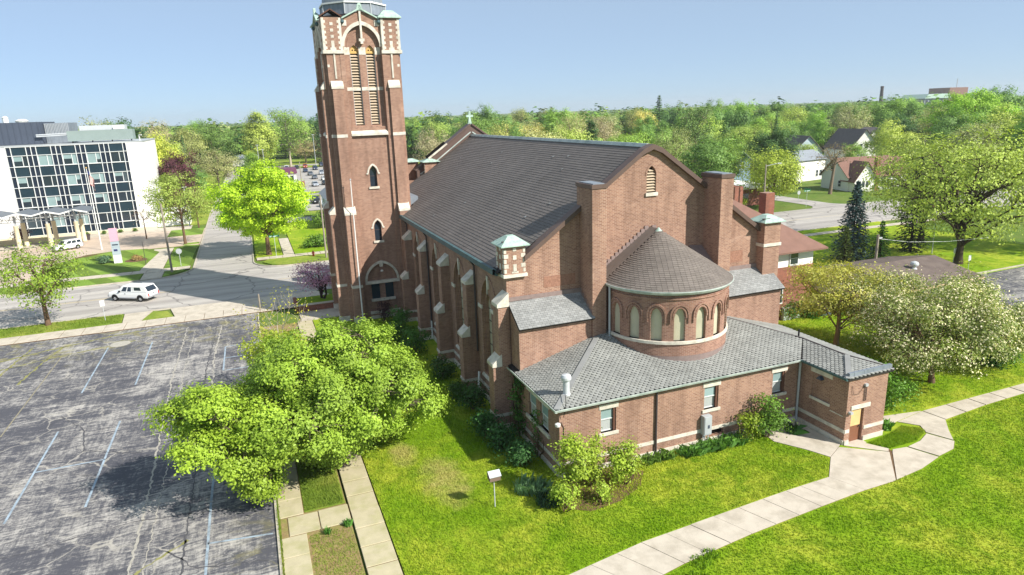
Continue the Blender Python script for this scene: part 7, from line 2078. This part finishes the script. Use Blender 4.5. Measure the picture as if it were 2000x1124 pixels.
for k, x, y, H, R, c, lb in notable: bgtree(k, x, y, H, R, c, lb, 'trees of the wider neighbourhood', rs, 'pale' if 'pale bare' in lb else 'grey')
taken = [(n[1], n[2], n[4] * 0.8) for n in notable] + [(133, 118, 12), (147, 124, 11), (139, 142, 10), (176, 158, 11), (200, 171, 11), (160, 163, 10), (124, 152, 9), (232, 178, 9), (85, 112, 13), (137, 216, 8), (118, 268, 8), (19, 136, 11), (1, 350, 10)]
def free(x, y, r):
    if y < 110: return False
    if -20 < x < 4 and y < 337: return False
    if x < -8 and y < 182: return False
    if 2 < x < 56 and 126 < y < 376: return False
    if 4 < x < 24 and y < 130: return False
    if 78 < x < 130 and y < 124: return False
    if abs(x - (108 + max(0, y - 140) * 0.16)) < 9 and y < 225: return False
    px, py, d = pxof(x, y, 8)
    if 1590 < px < 1700 and y < 190 and d < 235: return False
    if 1540 < px < 1590 and d < 185: return False
    if 1440 < px < 1485 and d < 190: return False
    for a, b, c in taken:
        if (x - a) ** 2 + (y - b) ** 2 < (c + r * 0.55) ** 2: return False
    return True
kinds = ['round', 'billowy', 'tall oval', 'airy', 'feathery', 'spreading', 'round', 'billowy', 'airy', 'feathery', 'spruce']
cn_ = {'feathery': ['olive', 'pale olive', 'tan budding', 'olive', 'fresh green'], 'airy': ['fresh green', 'olive', 'bright green', 'pale olive', 'mid green'], 'spruce': ['dark green']}
def where(px):
    for lim, s in ((330, 'above the office block'), (620, 'beyond the side street'), (905, 'left of the roof cross'), (1130, 'above the nave ridge'), (1290, 'above the gable peak'), (1440, 'above the right pier'), (1600, 'above the white houses'), (1730, 'left of the smokestack'), (9999, 'behind the locusts')):
        if px < lim: return s
n = 0; tries = 0; pend = []
while n < 240 and tries < 9000:
    tries += 1
    d = 112 + 300 * rs.random() ** 0.85
    a = yaw + rad(rs.uniform(-41, 42))
    x, y = d * math.sin(a), d * math.cos(a)
    kind = rs.choice(kinds)
    R = rs.uniform(5.4, 8.0) + (d > 180) * rs.uniform(0, 2.8); H = rs.uniform(12.5, 18.0) + (d > 190) * rs.uniform(0, 7)
    if kind == 'spruce': R, H = rs.uniform(2.6, 3.6), rs.uniform(14, 19)
    if kind == 'tall oval': R, H = rs.uniform(4, 5.2), rs.uniform(15, 19)
    if not free(x, y, R): continue
    c = rs.choice(cn_.get(kind, ['bright green', 'mid green', 'mid green', 'dark green', 'fresh green', 'mid green', 'bright green', 'mid green', 'dark green']))
    px, py, dd_ = pxof(x, y, H)
    if not -80 < px < 2080: continue
    zone = 'near' if d < 200 else 'middle' if d < 300 else 'far'
    lb = '%s %s in %s belt %s' % (c, kind + ('' if kind == 'spruce' else ' tree'), zone, where(px))
    t = bgtree(kind, x, y, H, R, c, lb, 'trees of the %s belt' % zone, rs)
    pend.append((lb, px, t))
    taken.append((x, y, R * 0.75)); n += 1
byl = {}
for lb, px, t in pend: byl.setdefault(lb, []).append((px, t))
for lb, L in byl.items():
    if len(L) < 2: continue
    L.sort(key=lambda q: q[0])
    names = {2: ['leftmost', 'rightmost']}.get(len(L)) or ['leftmost'] + [w + ' from left' for w in ('second', 'third', 'fourth', 'fifth', 'sixth', 'seventh', 'eighth')][:len(L) - 2] + ['rightmost']
    for (px, t), w in zip(L, names): t['label'] = lb + ', ' + w

# far wood to the horizon, one mass
rn = np.random.default_rng(99)
PV, PQ, PT, PC = [], [], [], []
cnt = 5200
dd_ = 330 + (2600 - 330) * rn.uniform(0, 1, cnt) ** 1.7
aa = yaw + np.radians(rn.uniform(-44, 45, cnt))
Xs, Ys = dd_ * np.sin(aa), dd_ * np.cos(aa)
keep = ~((Xs > -20) & (Xs < 60) & (Ys < 378))
pal = np.array([LC[c] for c in ('mid green', 'bright green', 'olive', 'mid green', 'fresh green', 'dark green', 'pale olive', 'mid green', 'bright green')])
Vs, Ts, Cs = [], [], []
for x, y, d in zip(Xs[keep], Ys[keep], dd_[keep]):
    k = int(np.clip(95 * (380 / d) ** 0.8, 14, 95))
    R = rn.uniform(5, 8.5); H = rn.uniform(11, 19.5) + (5.0 if rn.random() < 0.12 and d < 900 else 0)
    u = rn.normal(0, 1, (k, 3)); u /= np.linalg.norm(u, axis=1, keepdims=True)
    u *= (0.55 + 0.45 * rn.uniform(0, 1, (k, 1)))
    P = u * np.array([R, R, H * 0.42]) + np.array([x, y, H * 0.58])
    v, q = leaf_quads(P, u * 0.7 + np.array([0, 0, 0.6]), 1.4 + R * 0.16 * (d / 500) ** 0.55, rn, 0.8, nz=0.22)
    Vs.append(v); Ts.append(np.full(k, rn.uniform(0, 0.8)) + rn.uniform(0, 0.2, k)); Cs.append(np.full(k, rn.integers(len(pal))))
V = np.concatenate(Vs); T = np.concatenate(Ts); Cc = np.concatenate(Cs)
me = npmesh('woodland', V, np.arange(len(V)).reshape(-1, 4), None, T)
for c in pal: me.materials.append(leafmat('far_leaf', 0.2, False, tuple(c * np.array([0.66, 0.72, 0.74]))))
me.polygons.foreach_set('material_index', Cc.astype(np.int32))
o = obj('woodland', me); tag(o, 'far wood reaching to the horizon', 'woodland', kind='stuff')

# ------------------------------------------------------------------ street furniture and small things
def pole(name, x, y, h, r0, r1, mat, label, cat='pole', z=0.05, lean=(0, 0), group=None):
    r = empty(name, (x, y, z), label, cat, group)
    MB().tube([(x, y, z), (x + lean[0], y + lean[1], z + h)], [r0, r1], 10).build('shaft', mat, r)
    return r
pole('utility_pole', -11.8, 103.8, 9.8, 0.16, 0.12, M['wood'], 'weathered utility pole on the far verge left of the side street')
pole('utility_pole', 9.5, 102.4, 9.6, 0.15, 0.11, M['wood'], 'weathered utility pole by the red hydrant')
pole('utility_pole', 12.6, 180.6, 10.0, 0.14, 0.1, M['wood'], 'utility pole beside the small lot behind the corner maple')
up = pole('utility_pole', 66.3, 54.6, 5.4, 0.17, 0.14, M['wood'], 'short silvery utility pole behind the garage')
MB().tube([(66.3, 54.6, 5.0), (70, 53.6, 4.4), (75, 52.6, 4.1), (82, 52, 4.0)], 0.02, 4).build('cable', M['signwhite'], up)
bx('insulator', M['galv'], up, 66.3, 66.9, 54.5, 54.7, 5.0, 5.12)
t1 = pole('utility_pole', 141.8, 196, 17.0, 0.22, 0.14, M['wood'], 'tall utility pole with crossarm right of the gable peak')
bx('crossarm', M['wood'], t1, 139.2, 144.4, 195.9, 196.1, 16.4, 16.65)
for x in (139.6, 140.6, 143, 144): bx('insulator', M['galv'], t1, x - 0.08, x + 0.08, 195.9, 196.1, 16.652, 16.9)
bx('transformer', M['galv'], t1, 142.05, 142.7, 195.6, 196.2, 9.0, 10.4)
t2 = pole('utility_pole', 91.6, 101.2, 9.2, 0.17, 0.12, M['wood'], 'utility pole with street light left of the airy street tree')
MB().tube([(91.6, 101.2, 8.9), (93.6, 100.2, 9.4)], 0.05, 6).build('lamp_arm', M['galv'], t2)
bx('lamp_head', M['galv'], t2, 93.4, 94.2, 100.0, 100.35, 9.3, 9.45)
for x, y, h, lb in ((27.5, 298.5, 14, 'slim white lamp post in the far car park'), (4.3, 262, 12, 'left one of two thin pale masts near the street end'), (5.9, 258, 10.5, 'right one of two thin pale masts near the street end'), (-12.4, 150, 8, 'grey street light pole up the side street')):
    p = pole('lamp_post', x, y, h, 0.14, 0.09, M['metal_grey'], lb, 'lamp post')
    bx('lamp_head', M['metal_grey'], p, x - 0.5, x + 0.5, y - 0.15, y + 0.15, h, h + 0.18)
lp2 = pole('lamp_post', 84.5, 61.1, 5.2, 0.06, 0.05, M['metal_grey'], 'thin lamp post on the lawn behind the garage', 'lamp post')
MB().lathe((84.5, 61.1, 5.2), [(0.08, 0), (0.26, 0.12), (0.24, 0.3), (0.08, 0.42)], 12).build('lamp_globe', M['white'], lp2)
# stop sign backs and street name signs
def stopsign(x, y, lb, h=2.6, rz=0.0):
    r = empty('stop_sign', (x, y, 0.1), lb, 'sign')
    MB().tube([(x, y, 0.1), (x, y, 0.1 + h)], 0.035, 6).build('post', M['galv'], r)
    o = MB(); o.prism(FF(y - 0.05), fillet(x, h - 0.25, 0.42, 22.5, 337.5, 7), -0.01, 0.01); o.build('plate', M['metal_grey'], r)
    return r
stopsign(-10.9, 107.6, 'back of a stop sign at the left street corner')
stopsign(105.3, 106.4, 'back of a stop sign at the right-hand street corner')
def namesign(x, y, h, lb):
    r = empty('street_name_sign', (x, y, 0.1), lb, 'sign')
    MB().tube([(x, y, 0.1), (x, y, 0.1 + h)], 0.035, 6).build('post', M['galv'], r)
    bx('name_blade', M['signgreen'], r, x - 0.75, x + 0.75, y - 0.02, y + 0.02, h + 0.02, h + 0.3)
    bx('name_blade', M['signgreen'], r, x - 0.02, x + 0.02, y - 0.75, y + 0.75, h + 0.32, h + 0.58)
    for k in range(8):
        bx('name_letter', M['signwhite'], r, x - 0.6 + k * 0.155, x - 0.5 + k * 0.155, y - 0.03, y - 0.021, h + 0.09, h + 0.22)
    return r
namesign(2.5, 106.3, 3.3, 'green street name sign beneath the corner maple')
namesign(102.8, 101.7, 3.2, 'green street name sign at the right-hand corner')
def post_sign(x, y, h, w, hh, lb, mat='signwhite'):
    r = empty('small_sign', (x, y, 0.1), lb, 'sign')
    MB().tube([(x, y, 0.1), (x, y, 0.1 + h)], 0.03, 6).build('post', M['galv'], r)
    bx('plate', M[mat], r, x - w / 2, x + w / 2, y - 0.05, y - 0.035, h - hh, h + 0.05)
    return r
post_sign(-16.4, 80.7, 2.3, 0.45, 0.6, 'small white parking sign on the near verge')
post_sign(81.4, 55.9, 2.0, 0.4, 0.6, 'small white sign left of the locust trunk')
post_sign(79.1, 52.4, 2.0, 0.45, 0.6, 'small white sign right of the locust trunk')
pole('bollard_post', -0.6, 76.6, 1.9, 0.09, 0.09, M['wood'], 'short grey post at the corner of the church lot', 'post')
pole('marker_post', -16.0, 111.6, 3.6, 0.04, 0.03, M['pipe'], 'thin dark pole on the mown lawn', 'pole')
# fire hydrant
hy = empty('fire_hydrant', (7.8, 104.6, 0.12), 'red fire hydrant on the verge left of the tower', 'hydrant')
MB().lathe((7.8, 104.6, 0.12), [(0.2, 0), (0.2, 0.06), (0.14, 0.08), (0.14, 0.55), (0.18, 0.58), (0.18, 0.62), (0.13, 0.74), (0.05, 0.82), (0.04, 0.88)], 14).build('barrel', M['red'], hy)
for s in (-1, 1): MB().tube([(7.8, 104.6, 0.58), (7.8 + s * 0.25, 104.6, 0.58)], 0.07, 8).build('nozzle', M['red'], hy)
MB().tube([(7.8, 104.6, 0.52), (7.8, 104.36, 0.52)], 0.085, 8).build('nozzle', M['red'], hy)
# pylon sign
py = empty('pylon_sign', (-20.2, 115.3, 0.14), 'slim upright sign with pink top on the mown lawn', 'sign')
for a, b, mt in ((0.0, 1.3, 'signwhite'), (1.3, 2.5, 'signgrey'), (2.5, 3.4, 'signgrey'), (3.4, 5.4, 'pink')):
    bx('sign_panel', M[mt], py, -20.75, -19.65, 115.15, 115.45, 0.14 + a, 0.14 + b - 0.03)
bx('sign_mark', M['blue'], py, -20.5, -20.0, 115.13, 115.149, 2.0, 2.3)
bx('sign_mark', M['bluegrey'], py, -20.6, -19.8, 115.13, 115.149, 2.9, 3.1)
# flag and pole
fgp = empty('flag_and_pole', (-24.9, 130.2, 0.05), 'white flagpole flying a striped flag before the office block', 'flagpole')
MB().tube([(-24.9, 130.2, 0), (-24.9, 130.2, 13.8)], [0.11, 0.05], 10).build('pole', M['white'], fgp)
MB().lathe((-24.9, 130.2, 13.8), [(0.02, 0), (0.12, 0.1), (0.12, 0.18), (0.02, 0.28)], 10).build('finial', M['tracery'], fgp)
def flagpt(u, v):           # hanging, folded flag: u from the hoist outwards, v down
    return (-24.84 + 0.75 * u + 0.1 * math.sin(u * 9 + v * 2), 130.2 + 0.22 * math.sin(u * 11 + v), 13.5 - v * 1.75 - u * 1.75)
for k in range(13):
    fm = MB()
    for i in range(12):
        u0, u1 = i / 12, (i + 1) / 12
        if k < 7 and u1 <= 0.42: continue
        fm.face([flagpt(u0, k / 13), flagpt(u1, k / 13), flagpt(u1, (k + 1) / 13), flagpt(u0, (k + 1) / 13)])
    fm.build('flag_stripe', M['red'] if k % 2 == 0 else M['signwhite'], fgp)
fm = MB()
for i in range(5):
    fm.face([flagpt(i / 12, 0), flagpt((i + 1) / 12, 0), flagpt((i + 1) / 12, 7 / 13), flagpt(i / 12, 7 / 13)])
fm.build('flag_canton', M['blue'], fgp)
# box sign on a post on the church lawn
nb = empty('lawn_box', (10.1, 29.85, 0.05), 'small tilted box on a thin post on the church lawn', 'post box')
MB().tube([(10.1, 29.85, 0.05), (10.1, 29.85, 1.75)], 0.028, 8).build('post', M['galv'], nb)
b_ = MB(); b_.prism(FR(10.1), [(29.62, 1.7), (30.05, 1.78), (30.02, 2.02), (29.84, 2.18), (29.58, 1.98)], -0.3, 0.3); b_.build('box', plain('box_brown', srgb(128, 108, 96), 0.8, 0.2, 0.1), nb)
b_ = MB(); b_.prism(FR(10.1), [(29.55, 1.97), (29.85, 2.2), (29.87, 2.22), (29.55, 2.0)], -0.33, 0.33); b_.build('lid', M['galv'], nb)
# brick planter with raised bed beside the tower
pb = empty('brick_planter', (5.2, 74.9, 0.08), 'low brick planter wall left of the tower base', 'planter')
bx('brick_wall', M['brick_red'], pb, 3.0, 7.6, 73.6, 73.95, 0.08, 0.75)
bx('brick_wall', M['brick_red'], pb, 3.0, 3.35, 73.952, 77.9, 0.08, 0.75)
bx('coping', M['concrete'], pb, 2.9, 7.65, 73.5, 74.03, 0.752, 0.84)
bx('bed', M['lawn'], pb, 3.352, 7.6, 73.952, 77.9, 0.08, 0.62)
# yard clutter behind the right wing
bx('utility_chest', M['bluegrey'], None, 50.6, 51.9, 47.0, 47.8, 0.06, 0.8)
tag(bpy.data.objects['utility_chest'], 'pale blue chest in the yard behind the annex', 'chest')
bx('door_panel_stack', M['gutter_pale'], None, 46.4, 48.4, 47.6, 48.0, 0.06, 1.3)
tag(bpy.data.objects['door_panel_stack'], 'pale green panels leaning behind the annex yard bush', 'panels')
mp = MB(); mp.lathe((-13.6, 71.0, 0.0), [(0.9, 0.03), (0.8, 0.05), (0.1, 0.052)], 18)
o = mp.build('asphalt_patch', M['sand']); o['kind'] = 'structure'
# haze: clear morning air that only shows over a kilometre
hz = MB(); hz.box(-2400, 2400, -200, 3000, -1.2, 52)
hm = bpy.data.materials.new('haze_air'); hm.use_nodes = True
nt = hm.node_tree; nt.nodes.clear()
pv = nt.nodes.new('ShaderNodeVolumePrincipled'); om = nt.nodes.new('ShaderNodeOutputMaterial')
pv.inputs['Color'].default_value = (0.93, 0.97, 1.0, 1); pv.inputs['Density'].default_value = 0.00016; pv.inputs['Anisotropy'].default_value = 0.2
nt.links.new(pv.outputs[0], om.inputs['Volume'])
HAZE = True
if HAZE:
    o = hz.build('haze', hm); o['kind'] = 'stuff'; tag(o, 'thin morning haze', 'haze')
